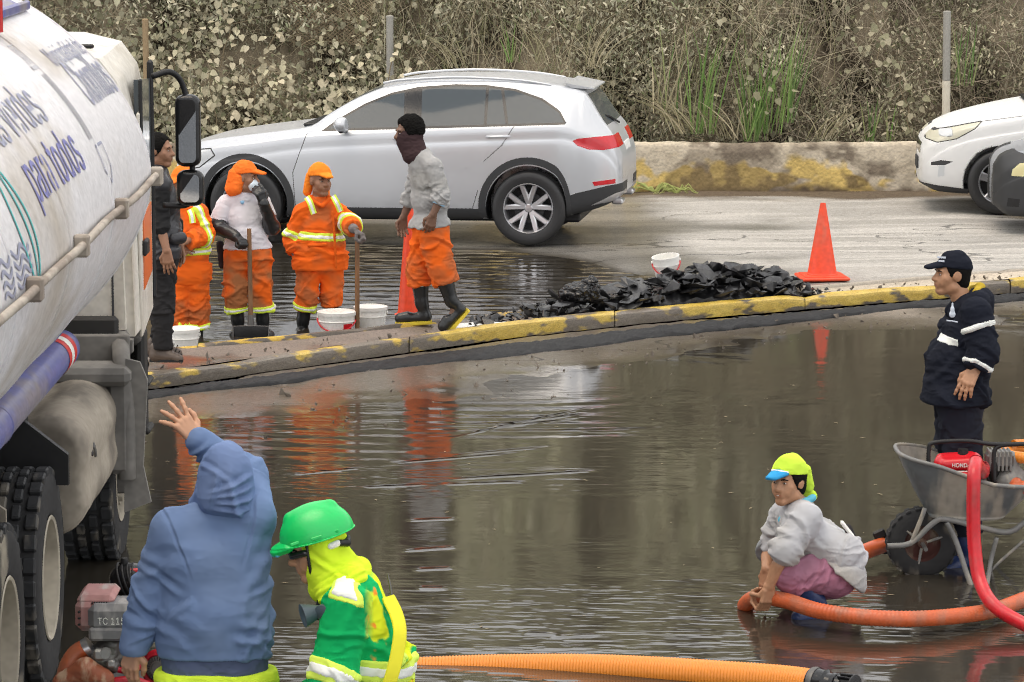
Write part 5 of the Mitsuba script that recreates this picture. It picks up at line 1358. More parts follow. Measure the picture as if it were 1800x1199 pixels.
garment('trousers', p, seat(J, .118) + trouser(J, 'A', .56, .108, .094, .09) + trouser(J, 'B', .56, .108, .094, .09), ORANGE * .92, .2, k=.025, h=.007, wr=W, cuts=[(at(432, 432, 27.95), (0, 0, 1))], dirt=(.34, .13, .05), amt=.55, f2=5)
for k in 'AB':
    kn, a = J['k' + k], J['a' + k]
    bands(p, trouser(J, k, .56, .108, .094, .09), .004, [(kn + (a - kn) * .49, kn - a)], w=.045, wr=W, k=.025)
    boot('rubber_boot', p, J, k, .55)
garment('t_shirt', p, [torso_prims(J, 1.0, 1.08, 1.12), [rf(J['sA'], J['sA'] + (J['eA'] - J['sA']) * .8, .064, .066)], [rf(J['sB'], J['sB'] + (J['eB'] - J['sB']) * .6, .064, .066)]], (.66, .64, .68), .08, g=.004, h=.007, wr=CL(J, 6, 'torso', .7), cuts=[(at(432, 436, 27.95), (0, 0, -1))], dirt=(.5, .47, .46), amt=.2)
garment('collar', p, [rc(J['neck'] + V(-.06, -.02, -.0), J['neck'] + V(.0, -.085, -.06), .011), rc(J['neck'] + V(.055, -.03, -.0), J['neck'] + V(.0, -.085, -.06), .011)], (.25, .45, .65), .05, h=.006, k=.01, wr=None)
for k, H, t0 in (('A', HA, .30), ('B', HB, .45)):
    e, w, s_ = J['e' + k], J['w' + k], J['s' + k]
    pr = [rc(s_ + (e - s_) * t0 * 2.4 if k == 'A' else s_ + (e - s_) * .5, e, .064, .06), rc(e, w, .058, .042)]
    v, f = cat(solid(pr, .009, .03, wr=(.012, 8, 3)), solid(infl(H, .004), .0045, .008))
    put('long_glove', (v, f), 'm_boot', p, smooth=True)
cap_with_bill(p, J, ORANGE * V(1.1, 1.35, 2), flap=lambda P, s: [rc(P(-.05, -.085, .03), P(-.06, -.13, -.1), .05, .05), rc(P(.05, -.085, .03), P(.055, -.10, -.1), .05, .055), rc(P(0, -.1, .03), P(0, -.135, -.09), .05, .055), rc(P(.06, -.03, .0), P(.075, -.05, -.09), .04, .045)])
Rh = J['Rh']
put('face_mask', solid([el(J['head'] + Rh @ V(0, .075, -.055), V(.062, .05, .056), Rh)], .005, 0, cuts=[(J['head'] + Rh @ V(0, .04, 0), Rh @ V(0, -1, 0))]), 'm_mask', p, smooth=True)
mat('m_mask', (.60, .68, .74), .7, .2)
garment('sling_bag', p, [rc(J['hA'] + V(-.14, .06, .1), J['hA'] + V(-.12, .08, -.07), .03, .035)], (.03, .025, .03), .1, h=.008, wr=(.006, 12, 2))
mat('m_handle', dusty((.22, .11, .05), (.13, .075, .04), .4, .7, 6), .55, .4)
def shovel(label, top, foot, bw, bh, R):
    k = thing('shovel', label, 'shovel')
    put('handle', tube([foot + (top - foot) * t for t in np.linspace(0, 1, 8)], np.linspace(.020, .018, 8), 12), 'm_handle', k, smooth=40)
    if bw:
        x = np.linspace(-1, 1, 13); z = np.linspace(0, 1, 8)
        X, Z = np.meshgrid(x, z, indexing='ij')
        pts = np.stack([X * bw / 2, -.05 * (1 - X ** 2) + .03 * Z ** 2, -Z * bh], -1).reshape(-1, 3)
        back = pts + V(0, .006, 0)
        f1 = VF((pts, grid_faces(13, 8)))[1]
        put('blade', move((np.vstack([pts, back]), np.vstack([f1, f1[:, ::-1] + len(pts)])), foot, R), 'm_black', k, smooth=True)
        put('blade_rim', move(tube([(-bw / 2, 0, -bh * .98), (-bw / 2, 0, 0), (0, -.05, .0), (bw / 2, 0, 0), (bw / 2, .0, -bh * .98)], .007, 6), foot, R), 'm_iron', k)
        put('socket', tube([foot + (top - foot) * t for t in (-.03, .05, .12)], [.026, .026, .022], 12), 'm_iron', k, smooth=40)
    return k
shovel('square black shovel with brown handle, standing before the worker with long gloves', at(438, 402, 27.74), at(441, 574, 27.72), .29, .115, rot((1, 0, 0), -12))

# ---- woman in the full orange suit with a pole
J = JJ(28.25, dict(head=(563, 318, 0), neck=(562, 350, .02), sA=(527, 367, .02), eA=(515, 420, .02), wA=(522, 450, -.04), sB=(597, 366, .02), eB=(617, 396, -.10), wB=(622, 403, -.26),
                   hA=(543, 465, 0), hB=(582, 465, .02), kA=(540, 515, -.04), kB=(583, 512, .02), aA=(531, 572, 0), aB=(582, 568, .05), tA=(526, 587, -.17), tB=(592, 583, -.14)))
J['face'] = V(.5, -.85, -.02)
for q_ in 'AB': J['s' + q_] = J['s' + q_] - V(0, 0, .035)
J['sA'] += V(.02, 0, 0); J['sB'] += V(-.015, 0, 0)
HA = hand_prims(J['wA'], V(.2, -.1, -1), V(.75, .3, .1), (.45, .5, .55, .6), 1, 1.0, r_=.011)
HB = fist_prims(J['wB'], V(.75, -.25, -.45), V(-.2, -.2, -1), -1, 1.0, .02, .011)
p = person('woman in orange suit with reflective bands, holding the top of a wooden pole', J, SK2, [('A', HA), ('B', HB)], 1.0, girth=1.1)
W = CL(J, 12, 'leg')
pr = seat(J, .118) + trouser(J, 'A', .52, .104, .088, .088) + trouser(J, 'B', .42, .104, .088, .088)
garment('trousers', p, pr, ORANGE, .16, k=.025, h=.007, wr=W, cuts=[(at(563, 462, 28.25), (0, 0, 1))], dirt=(.40, .11, .035), amt=.45, f2=5)
kn, a = J['kA'], J['aA']; bands(p, trouser(J, 'A', .52, .104, .088, .088), .004, [(kn + (a - kn) * .42, kn - a)], w=.045, wr=W, k=.025)
for k in 'AB': boot('rubber_boot', p, J, k, .6)
up = V(0, 0, 1)
jk = torso_prims(J, 1.12, 1.28, 1.2) + [rc(J['hA'] + V(.025, 0, .06), J['hB'] + V(-.025, 0, .06), .145), rc(J['hA'] + V(.02, 0, -.02), J['hB'] + V(-.02, 0, -.02), .15)]
slA, slB = sleeve(J, 'A', .8, .074, .072, .070), sleeve(J, 'B', .75, .074, .072, .064)
W = CL(J, 21, 'arm torso')
garment('jacket', p, [jk, slA, slB], ORANGE, .14, g=.004, h=.007, kg=.014, wr=W, cuts=[(at(563, 474, 28.25), (0, -.05, -1))], dirt=(.46, .12, .035), amt=.38, f2=5)
bands(p, jk, .006, [(at(563, 414, 28.25), (.06, 0, 1))], w=.06, wr=W)
bands(p, slA, .006, [(J['sA'] + (J['eA'] - J['sA']) * .86, J['eA'] - J['sA'])], w=.065, wr=W)
bands(p, slB, .006, [(J['eB'] + (J['wB'] - J['eB']) * .0, J['wB'] - J['eB'])], w=.05, wr=W)
def tape(key, pts, w, b='m_lime', b2='m_reflect', n=(0, -1, 0)):
    """A strip of tape sewn along a line: flat but with thickness."""
    pts = spline(pts, 14); t = np.gradient(pts, axis=0); t /= np.linalg.norm(t, axis=1, keepdims=True); s_ = np.cross(t, np.asarray(n, float)); s_ /= np.linalg.norm(s_, axis=1, keepdims=True)
    for ww, b_, d_ in ((w, b, 0), (w * .45, b2, .003)):
        o = np.asarray(n, float) * d_
        v = np.stack([pts - s_ * ww / 2 + o, pts - s_ * ww / 2 + o + np.asarray(n) * .004, pts + s_ * ww / 2 + o + np.asarray(n) * .004, pts + s_ * ww / 2 + o], 1).reshape(-1, 3)
        put('reflective_strip', (v, grid_faces(len(pts), 4, True)), b_, key, smooth=30)
Y_ = 28.25
tape(p, [at(539, 346, Y_ - .12), at(545, 356, Y_ - .165), at(552, 376, Y_ - .175)], .05)
tape(p, [at(585, 344, Y_ - .11), at(592, 356, Y_ - .155), at(599, 372, Y_ - .15)], .05)
for x_ in (543,):
    garment('pocket_flap', p, [rc(at(x_, 432, Y_ - .16), at(x_ + 30, 430, Y_ - .165), .014)], ORANGE * .85, .1, h=.006, wr=None)
garment('placket', p, [rc(at(584, 372, Y_ - .165), at(588, 415, Y_ - .185), .010), rc(at(588, 415, Y_ - .185), at(591, 470, Y_ - .17), .010)], ORANGE * .8, .08, h=.005, k=.01, wr=None)
garment('collar', p, [rc(J['neck'] + V(-.075, -.03, .01), J['neck'] + V(.01, -.10, -.045), .022, .016), rc(J['neck'] + V(.08, -.03, .01), J['neck'] + V(.03, -.10, -.045), .022, .016), rc(J['neck'] + V(-.07, -.02, .015), J['neck'] + V(.0, .06, .03), .022), rc(J['neck'] + V(.07, -.02, .015), J['neck'] + V(.0, .06, .03), .022)], ORANGE * .95, .1, h=.007, k=.02, wr=None)
for k, H in (('A', HA), ('B', HB)):
    w, e = J['w' + k], J['e' + k]
    v, f = cat(solid(infl(H, .003), .0045, .008), solid([rc(w + (e - w) * .25, w, .042, .036)], .006, .01))
    put('work_glove', (v, f), 'm_cloth', p, smooth=True, color=tint(v, (.17, .155, .15), .3, 20))
cap_with_bill(p, J, ORANGE * V(1.1, 1.9, 2), flap=lambda P, s: [rc(P(-.07, -.06, .03), P(-.10, -.09, -.13), .035, .03), rc(P(-.03, -.1, .03), P(-.05, -.13, -.13), .04, .035), rc(P(.04, -.1, .03), P(.06, -.12, -.1), .04, .035)])
put('earring', solid([el(J['head'] + J['Rh'] @ V(-.086, .0, -.04), V(.007, .007, .007))], .002, 0), 'm_white_plastic', p, smooth=True)
k = shovel('plain brown wooden pole held upright by the woman in the orange suit', at(628, 400, 27.97), at(628, 592, 27.97), 0, 0, None)

# ---- orange worker half hidden behind the truck mirror
J = JJ(27.75, dict(head=(322, 322, 0), neck=(324, 354, .02), sA=(300, 373, .04), eA=(296, 425, .05), wA=(305, 440, -.18), sB=(350, 374, -.02), eB=(360, 415, -.06), wB=(327, 424, -.26),
                   hA=(312, 485, 0), hB=(344, 485, .02), kA=(312, 540, -.02), kB=(346, 540, .02), aA=(313, 596, 0), aB=(345, 596, .02), tA=(308, 606, -.16), tB=(350, 606, -.15)))
J['face'] = V(-.55, -.8, -.2)
HB = hand_prims(J['wB'], V(-.9, -.1, -.1), V(0, .6, -.6), .5, 1)
p = person('worker in orange suit with crossed arm, mostly hidden behind the truck mirrors', J, SK2, [('B', HB), ('A', hand_prims(J['wA'], V(.8, -.2, .2), V(0, .5, -.5), .5, -1))], .97)
W = CL(J, 32, 'leg')
pr = seat(J, .12) + trouser(J, 'A', .66, .108, .095, .092) + trouser(J, 'B', .66, .108, .095, .092)
garment('trousers', p, pr, ORANGE * .95, .16, k=.025, h=.007, wr=W, cuts=[(at(325, 490, 27.75), (0, 0, 1))], dirt=(.40, .11, .035), amt=.45, f2=5)
for k in 'AB':
    kn, a = J['k' + k], J['a' + k]; bands(p, trouser(J, k, .66, .108, .095, .092), .004, [(kn + (a - kn) * .59, kn - a)], w=.04, wr=W, k=.025); boot('rubber_boot', p, J, k, .6)
jk = torso_prims(J, 1.08, 1.12, 1.12) + [rc(J['hA'] + V(.02, 0, .02), J['hB'] + V(-.02, 0, .02), .135)]
slA, slB = sleeve(J, 'A', .85, .074, .07, .062), sleeve(J, 'B', .85, .074, .07, .062)
W = CL(J, 41, 'arm torso')
garment('jacket', p, [jk, slA, slB], ORANGE, .14, g=.004, h=.007, kg=.014, wr=W, cuts=[(at(325, 500, 27.75), (0, 0, -1))], dirt=(.46, .12, .035), amt=.4, f2=5)
bands(p, jk, .006, [(at(325, 440, 27.75), (0, 0, 1))], w=.055, wr=W)
bands(p, slB, .006, [(J['eB'] + (J['wB'] - J['eB']) * .12, J['wB'] - J['eB'])], w=.05, wr=W)
tape(p, [at(333, 368, 27.6), at(337, 378, 27.57), at(339, 392, 27.56)], .05)
cap_with_bill(p, J, ORANGE * V(1.05, 1.5, 2))

# ---- dark clothed man on the median beside the truck
J = JJ(25.4, dict(head=(279, 264, 0), neck=(276, 298, 0), sA=(284, 326, -.16), eA=(283, 400, -.20), wA=(293, 441, -.26), sB=(287, 324, .18), eB=(305, 395, .22), wB=(315, 430, .1),
                  hA=(284, 462, -.08), hB=(286, 462, .09), kA=(287, 540, -.09), kB=(286, 542, .1), aA=(285, 616, -.09), aB=(281, 612, .1), tA=(314, 632, -.12), tB=(312, 622, .08)))
J['face'] = V(.92, -.25, -.05)
HA = hand_prims(J['wA'], V(.12, -.1, -1), V(.1, 1, .1), (.2, .25, .3, .35), -1, 1.0, spread=.14)
p = person('smiling bareheaded man in black waistcoat and dark trousers beside the truck mirrors', J, SK2, [('A', HA), ('B', hand_prims(J['wB'], V(.1, 0, -1), V(-.3, -.6, 0), .4, 1))], .98)
hair_cap(p, J, g=.012, noise_=.008, low=-.05)
garment('trousers', p, seat(J, .12) + trouser(J, 'A', .97, .108, .08, .068) + trouser(J, 'B', .97, .108, .08, .068), (.022, .021, .022), .3, h=.007, wr=CL(J, 52, 'leg', .8))
garment('shirt', p, [torso_prims(J, 1.0, .98, 1.0), sleeve(J, 'A', .08, .062, .056, .05), sleeve(J, 'B', .3, .062, .056, .05)], (.018, .018, .019), .2, g=.004, h=.007, wr=CL(J, 53, 'arm'))
garment('waistcoat', p, infl(torso_prims(J, 1.04, 1.04, 1.02), .012) + [rc(J['hA'] + V(.02, 0, .07), J['hB'] + V(.02, 0, .07), .125)], (.02, .02, .024), .3, h=.007, wr=CL(J, 54, 'torso', .9), cuts=[(at(285, 452, 25.4), (0, 0, -1))], b='m_satin')
for s_ in (-.09,): garment('pocket', p, [rc(at(303, 420, 25.27), at(318, 418, 25.33), .045)], (.02, .02, .024), .2, h=.008, wr=(.006, 12, 3), b='m_satin')
for k in 'AB':
    t, a = J['t' + k], J['a' + k]; fw = unit((t - a) * V(1, 1, 0)); hl = V(a[0], a[1], t[2] + .004) - fw * .05
    sh = garment('shoe', p, [rc(hl + V(0, 0, .02), hl + V(0, 0, .075), .046, .044), rc(hl + V(0, 0, .02), t + V(0, 0, .004), .044, .036), rc(hl + fw * .08 + V(0, 0, .05), t - fw * .05 + V(0, 0, .018), .038, .034)], (.085, .06, .045), .25, h=.007, k=.03, wr=(.004, 20, 2), b='m_satin', cuts=[(t - V(0, 0, .02), (0, 0, -1))])
    put('sole', hull([hl - fw * .05 + V(0, dy, z) for dy in (-.03, .03) for z in (-.028, -.008)] + [t + fw * .035 + V(0, dy, z - .02 + .014) for dy in (-.03, .03) for z in (-.012, .008)] + [t - fw * .06 + V(0, dy, z - .006) for dy in (-.045, .045) for z in (-.012, .008)]), 'm_black', sh)
    # laces
    put('laces', cat(*[tube([hl + fw * (.10 + .028 * i) + V(0, -.03, .078 - .009 * i), hl + fw * (.105 + .028 * i) + V(0, 0, .092 - .010 * i), hl + fw * (.10 + .028 * i) + V(0, .03, .078 - .009 * i)], .004, 5) for i in range(4)]), 'm_hair', sh, kind='stuff')
# ---- man walking left along the median in grey sweatshirt, neck gaiter and orange trousers
J = JJ(27.45, dict(head=(719, 233, 0), neck=(735, 268, 0), sA=(762, 288, -.17), eA=(776, 343, -.22), wA=(761, 378, -.24), sB=(738, 286, .17), eB=(722, 350, .22), wB=(709, 382, .2),
                   hA=(763, 412, -.08), hB=(752, 412, .09), kA=(776, 472, -.10), kB=(737, 474, .1), aA=(797, 541, -.08), aB=(742, 545, .1), tA=(779, 574, -.11), tB=(703, 560, .08)))
J['face'] = V(-.93, -.36, -.10); J['mid'] = at(757, 350, 27.45); J['sA'] -= V(0, 0, .02)
HA = hand_prims(J['wA'], V(-.25, -.05, -1), V(-.2, 1, .1), (.5, .55, .6, .65), -1, 1.0)
HB = hand_prims(J['wB'], V(-.1, -.1, -1), V(.3, -1, 0), (.4, .45, .5, .5), 1, 1.0)
p = person('man in grey sweatshirt and dark face covering striding left on the median', J, (.16, .085, .055), [('A', HA), ('B', HB)], 1.0)
hair_cap(p, J, g=.022, noise_=.014, low=-.01)
Rh, c = J['Rh'], J['head']; P = lambda a, b, d: c + Rh @ V(a, b, d)
garment('neck_gaiter', p, [el(P(0, .022, -.045), V(.075, .088, .085), Rh), el(P(0, -.015, -.01), V(.081, .095, .07), Rh), rc(P(0, -.02, -.08), J['neck'] + V(-.01, -.01, -.01), .082, .088), rc(P(0, .03, -.10), J['neck'] + V(-.05, -.02, -.02), .06, .07)], (.045, .026, .028), .3, g=.004, h=.006, k=.03, cuts=[(P(0, 0, .012), Rh @ V(0, -.25, 1))], wr=(.009, 14, 7))
put('gaiter_print', solid([el(P(-.062, .055, -.075), V(.006, .03, .026), Rh @ rz(-42))], .004, 0), 'm_reflect', p, smooth=True)
pr = seat(J, .128) + trouser(J, 'A', .36, .12, .105, .10) + trouser(J, 'B', .38, .12, .105, .10)
garment('trousers', p, pr, ORANGE, .16, k=.025, h=.007, wr=CL(J, 62, 'leg', 1.15), cuts=[(at(757, 388, 27.45), (0, 0, 1))], dirt=(.42, .11, .035), amt=.42, f2=5)
mat('m_sole_yellow', (.62, .48, .04), .5, .3)
for k in 'AB': boot('rubber_boot', p, J, k, .66, sole='m_sole_yellow', r_=.072)
sw = torso_prims(J, 1.08, 1.14, 1.1) + [rc(J['hA'] + V(-.01, .02, .04), J['hB'] + V(-.01, -.02, .04), .15), rc(J['neck'] + V(.02, 0, -.05), J['mid'], .105, .135)]
slA, slB = sleeve(J, 'A', .40, .07, .064, .06), sleeve(J, 'B', .35, .07, .064, .06)
garment('sweatshirt', p, [sw, slA, slB], (.335, .333, .33), .08, g=.0, h=.007, kg=.014, wr=CL(J, 63, 'arm torso', .9), cuts=[(at(757, 397, 27.45), (.1, 0, -1))], dirt=(.27, .265, .25), amt=.25)
for k, m_ in (('A', (.335, .333, .33)),):
    e, w = J['e' + k], J['w' + k]
    garment('rolled_cuff', p, [rf(e + (w - e) * .1, e + (w - e) * .30, .066, .064)], m_, .1, h=.006, wr=(.007, 14, 2))
    garment('blue_cuff', p, [rf(e + (w - e) * .32, e + (w - e) * .46, .058, .055)], (.33, .55, .75), .06, h=.006, wr=(.003, 14, 2))
put('sock_edge', solid([rf(J['kB'] + (J['aB'] - J['kB']) * .34 + V(-.0, 0, 0), J['kB'] + (J['aB'] - J['kB']) * .40, .080)], .009, 0), 'm_reflect', p, smooth=True)

# ---- man in navy jacket and cap standing in the water at the right, profile to the left
J = JJ(18.8, dict(head=(1674, 483, 0), neck=(1697, 530, 0), sA=(1716, 550, -.19), eA=(1727, 618, -.23), wA=(1713, 650, -.26), sB=(1690, 552, .19), eB=(1668, 625, .22), wB=(1690, 660, .12),
                  hA=(1688, 712, -.09), hB=(1684, 712, .09), kA=(1693, 840, -.1), kB=(1675, 840, .1), aA=(1692, 972, -.1), aB=(1678, 972, .1), tA=(1664, 1002, -.14), tB=(1650, 996, .07)))
J['face'] = V(-.97, -.2, .02); J['mid'] = at(1688, 640, 18.8)
HA = hand_prims(J['wA'], V(-.35, -.25, -.55), V(.35, .8, -.3), (.25, .35, .4, .45), -1, 1.02)
p = person('man in navy jacket and cap with hand on hip, standing behind the wheelbarrow', J, SK1, [('A', HA), ('B', hand_prims(J['wB'], V(.3, .1, -.9), V(0, -1, 0), .4, 1))], .90, h=.011, fine=.004)
hair_cap(p, J, g=.008, noise_=.004, low=-.07)
NAVY = (.008, .010, .018)
garment('trousers', p, seat(J, .135) + trouser(J, 'A', .74, .122, .108, .104) + trouser(J, 'B', .74, .122, .108, .104), (.016, .018, .028), .35, wr=CL(J, 72, 'leg', 1.1), dirt=(.04, .04, .05), amt=.3, h=.008)
mat('m_blue_boot', (.022, .04, .12), .35, .5)
for k in 'AB': boot('rubber_boot', p, J, k, .62, 'm_blue_boot', 'm_black', r_=.074)
jk = torso_prims(J, 1.12, 1.28, 1.2) + [rc(J['hA'] + V(-.02, .0, .02), J['hB'] + V(-.02, 0, .02), .18), rc(J['mid'] + V(-.05, -.05, 0), J['mid'] + V(-.04, .05, 0), .14), rc(J['mid'] + V(-.03, -.05, -.08), J['hA'] * .5 + J['hB'] * .5 + V(-.03, 0, .0), .16, .185)]
slA, slB = sleeve(J, 'A', .92, .085, .082, .06), sleeve(J, 'B', .9, .085, .08, .06)
W = CL(J, 73, 'arm torso', 1.1)
garment('jacket', p, [jk, slA, slB], NAVY, .4, g=.004, h=.007, kg=.014, wr=W, cuts=[(at(1684, 703, 18.8), (0, 0, -1))])
garment('hood', p, [rc(J['neck'] + V(.06, -.09, .01), J['neck'] + V(.09, .09, .01), .06), rc(J['neck'] + V(.0, -.09, -.01), J['neck'] + V(-.06, -.05, -.06), .045), rc(J['neck'] + V(.0, .09, -.01), J['neck'] + V(-.06, .05, -.06), .045), rc(J['neck'] + V(.085, 0, .0), J['neck'] + V(.08, 0, -.06), .075)], NAVY, .4, h=.008, wr=(.008, 9, 74))
garment('collar', p, [rc(J['neck'] + V(.05, -.07, .06), J['neck'] + V(.08, .0, .075), .022), rc(J['neck'] + V(.05, .07, .06), J['neck'] + V(.08, 0, .075), .022)], (.42, .30, .03), .2, h=.006, wr=(.004, 14, 2))
bands(p, slA, .006, [(J['sA'] + (J['eA'] - J['sA']) * .38, J['eA'] - J['sA'] + V(.03, 0, 0))], w=.027, wr=W, bs=('m_reflect', 'm_reflect'))
bands(p, slA, .006, [(J['eA'] + (J['wA'] - J['eA']) * .72, J['wA'] - J['eA'])], w=.018, wr=W, bs=('m_reflect', 'm_reflect'))
v, f = solid(infl(jk, .007), .008, .035, wr=W, cuts=[(at(1668, 587, 18.8), (.15, 0, 1)), (at(1668, 601, 18.8), (-.15, 0, -1)), (at(1686, 590, 18.6), (1, 0, 0)), (at(1652, 590, 18.6), (-1, 0, 0)), ((0, 18.8, 0), (0, 1, 0))])
put('reflective_band', (v, f), 'm_reflect', p, smooth=40)
# emblem on the chest: a small white crest with a line of writing under it
ep = at(1674, 551, 18.57)
mat('m_print_pale', (.55, .6, .68), .6, .3)
crest = solid([el(ep + V(0, .0, .02), V(.012, .012, .02)), el(ep + V(0, 0, -.005), V(.018, .012, .02)), rc(ep + V(0, 0, .035), ep + V(0, 0, .055), .005)], .0035, .006)
put('chest_crest', crest, 'm_print_pale', p, smooth=True)
put('crest_line', tube([ep + V(-.03, .005, -.04), ep + V(0, 0, -.042), ep + V(.03, -.005, -.048)], .004, 5), 'm_print_pale', p)
cp = cap_with_bill(p, J, NAVY, name='cap', bill_len=.075, g=.012)
Rh = J['Rh']
for i, w_ in enumerate((.05, .035)):
    q = J['head'] + Rh @ V(-.045, .082, .102 - .02 * i)
    put('cap_print', box(.004, w_, .010, q, .001, Rh @ rz(-40)), 'm_print_pale', cp)

# ---- squatting woman holding the hose
J = JJ(17.55, dict(head=(1386, 846, 0), neck=(1404, 889, .04), sA=(1418, 912, -.17), eA=(1376, 974, -.24), wA=(1352, 1030, -.22), sB=(1380, 905, .18), eB=(1350, 968, .18), wB=(1348, 1000, .02),
                   hA=(1470, 1016, -.10), hB=(1461, 1014, .14), kA=(1385, 1006, -.16), kB=(1384, 1000, .22), aA=(1441, 1064, -.12), aB=(1432, 1058, .18), tA=(1405, 1086, -.16), tB=(1398, 1080, .16)))
J['face'] = V(-.6, -.8, -.02); J['mid'] = at(1452, 968, 17.6)
sm = (J['sA'] + J['sB']) / 2; hm = (J['hA'] + J['hB']) / 2
tp = [rc(J['neck'] + V(.0, -.04, -.04), J['neck'] + V(.0, .04, -.04), .075), rc(sm + V(.02, -.09, -.03), sm + V(.02, .09, -.03), .10), rc(sm + V(.03, -.06, -.07), J['mid'] + V(0, -.06, 0), .115, .125), rc(sm + V(.03, .06, -.07), J['mid'] + V(0, .06, 0), .115, .125),
      rc(J['mid'] + V(0, -.07, 0), J['hA'] + V(.03, .0, .12), .125, .12), rc(J['mid'] + V(0, .07, 0), J['hB'] + V(.03, .0, .12), .125, .12),
      rc(J['neck'] + V(0, 0, -.03), J['sA'], .068, .075), rc(J['neck'] + V(0, 0, -.03), J['sB'], .068, .075)]
HA = fist_prims(J['wA'], V(-.1, .05, -1), V(-.35, .7, -.2), -1, 1.0, .045, .0095)
HB = hand_prims(J['wB'], V(-.12, -.1, -1), V(.75, .55, 0), (.12, .2, .22, .28), -1, 1.02, spread=.22)
p = person('smiling woman in grey long sleeved top and mauve trousers squatting in the flood', J, SK1, [('A', HA), ('B', HB)], 0.95, h=.010, fine=.0036, trunk=infl(tp + [rc(J['hA'], J['hB'], .13)], -.02))
Rh, c, s = J['Rh'], J['head'], J['hs']; P = lambda a, b, d: c + Rh @ (V(a, b, d) * s)
put('teeth', solid([rc(P(-.017, .0985, -.0615), P(.017, .0985, -.0615), .0062), rc(P(-.006, .1025, -.0615), P(.006, .1025, -.0615), .0062)], .0025, .004), 'm_reflect', p, smooth=True)
hair_cap(p, J, g=.012, noise_=.006, low=-.085)
RL = [q for k in 'AB' for q in limb_rings(J['h' + k], J['k' + k], 9, 84 + ord(k), .010, .015, .12, 0, 1, 1.0) + limb_rings(J['k' + k], J['a' + k], 6, 94 + ord(k), .010, .013, .09, -.1, .7)]
garment('trousers', p, [seat(J, .118) + [rc(J['hA'] + V(0, 0, .01), J['kA'] + V(.02, 0, .0), .108, .088), rf(J['kA'], J['kA'] + (J['aA'] - J['kA']) * .42, .086, .084)], [rc(J['hB'], J['kB'], .12, .09), rf(J['kB'], J['kB'] + (J['aB'] - J['kB']) * .45, .086, .084)]], (.36, .15, .22), .15, h=.0065, wr=(.005, 10, 82, RL), dirt=(.27, .13, .18), amt=.25)
for k in 'AB': boot('rubber_boot', p, J, k, .85, 'm_blue_boot', 'm_black', r_=.075)
GT = (.41, .415, .435)
slA = [rc(J['sA'], J['eA'] + (J['sA'] - J['eA']) * .1, .08, .078), rf(J['eA'] + (J['sA'] - J['eA']) * .1, J['eA'] + (J['wA'] - J['eA']) * .14, .078, .076)]
slB = [rf(J['sB'], J['eB'], .078, .062)]
RT = torso_rings(hm, sm, .2, 40, 85, .010, .016) + limb_rings(J['sA'], J['eA'], 8, 86, .010, .013, .085, .2, 1.1) + limb_rings(J['sB'], J['eB'], 5, 87, .008, .012, .08, .2, 1.0)
low = at(1480, 1040, 17.5)
garment('top', p, [tp, slA, slB], GT, .07, h=.006, k=.04, kg=.016, wr=(.005, 10, 83, RT), dirt=(.33, .32, .30), amt=.3)
garment('shirt_tail', p, [rc(J['mid'] + V(.05, -.06, -.02), J['hA'] + V(.01, .0, .0), .12, .14), rc(J['mid'] + V(.05, .06, -.02), J['hB'] + V(.01, .0, .0), .12, .14), rc(J['hA'] + V(.01, .0, .0), J['hB'] + V(.01, .0, .0), .142)], (.40, .40, .405), .07, h=.0065, wr=(.005, 10, 89, torso_rings(hm - V(0, 0, .1), hm + V(0, 0, .1), .18, 10, 88)), dirt=(.32, .30, .26), amt=.35, cuts=[(at(1468, 996, 17.5), (-.66, 0, -.75))])
garment('under_collar', p, [rc(J['neck'] + V(-.01, -.08, .02), J['neck'] + V(-.09, -.03, -.07), .018), rc(J['neck'] + V(-.02, .06, .02), J['neck'] + V(-.09, -.01, -.07), .018), rc(J['neck'] + V(-.01, -.08, .02), J['neck'] + V(.07, -.04, .05), .018)], (.12, .45, .6), .08, h=.005, k=.012, wr=(.004, 14, 2))
garment('sleeve_cuff', p, [rf(J['eB'] + (J['wB'] - J['eB']) * .0, J['eB'] + (J['wB'] - J['eB']) * .12, .066)], (.2, .21, .22), .1, h=.006, wr=(.004, 14, 2))
LIME = (.50, .72, .06)
cap_with_bill(p, J, LIME, name='cap', billcol=(.03, .27, .55), bill_len=.095, g=.014, flap=lambda P, s: [rc(P(.05, -.085, .05), P(.045, -.10, -.05), .035, .03), rc(P(0, -.1, .05), P(.0, -.125, -.07), .035, .03), rc(P(-.05, -.085, .05), P(-.06, -.11, -.04), .035, .03), rc(P(.0, -.12, -.06), P(-.05, -.16, -.105), .028, .028), rc(P(0.04, -.1, -.05), P(.03, -.15, -.09), .026, .026)])
put('cap_trim', solid([rc(P(-.05, .085, .068), P(-.02, .108, .074), .007), rc(P(-.02, .108, .074), P(.03, .105, .074), .007), rc(P(.03, .105, .074), P(.062, .07, .066), .007)], .004, .004), 'm_reflect', p, smooth=True)
garment('belt_pouch', p, [rc(at(1490, 928, 17.5), at(1503, 955, 17.5), .022)], (.03, .028, .03), .1, h=.006, wr=None)
put('phone', box(.02, .045, .105, at(1489, 930, 17.47), .008, rot((0, 1, 0), -38)), 'm_white_plastic', p)
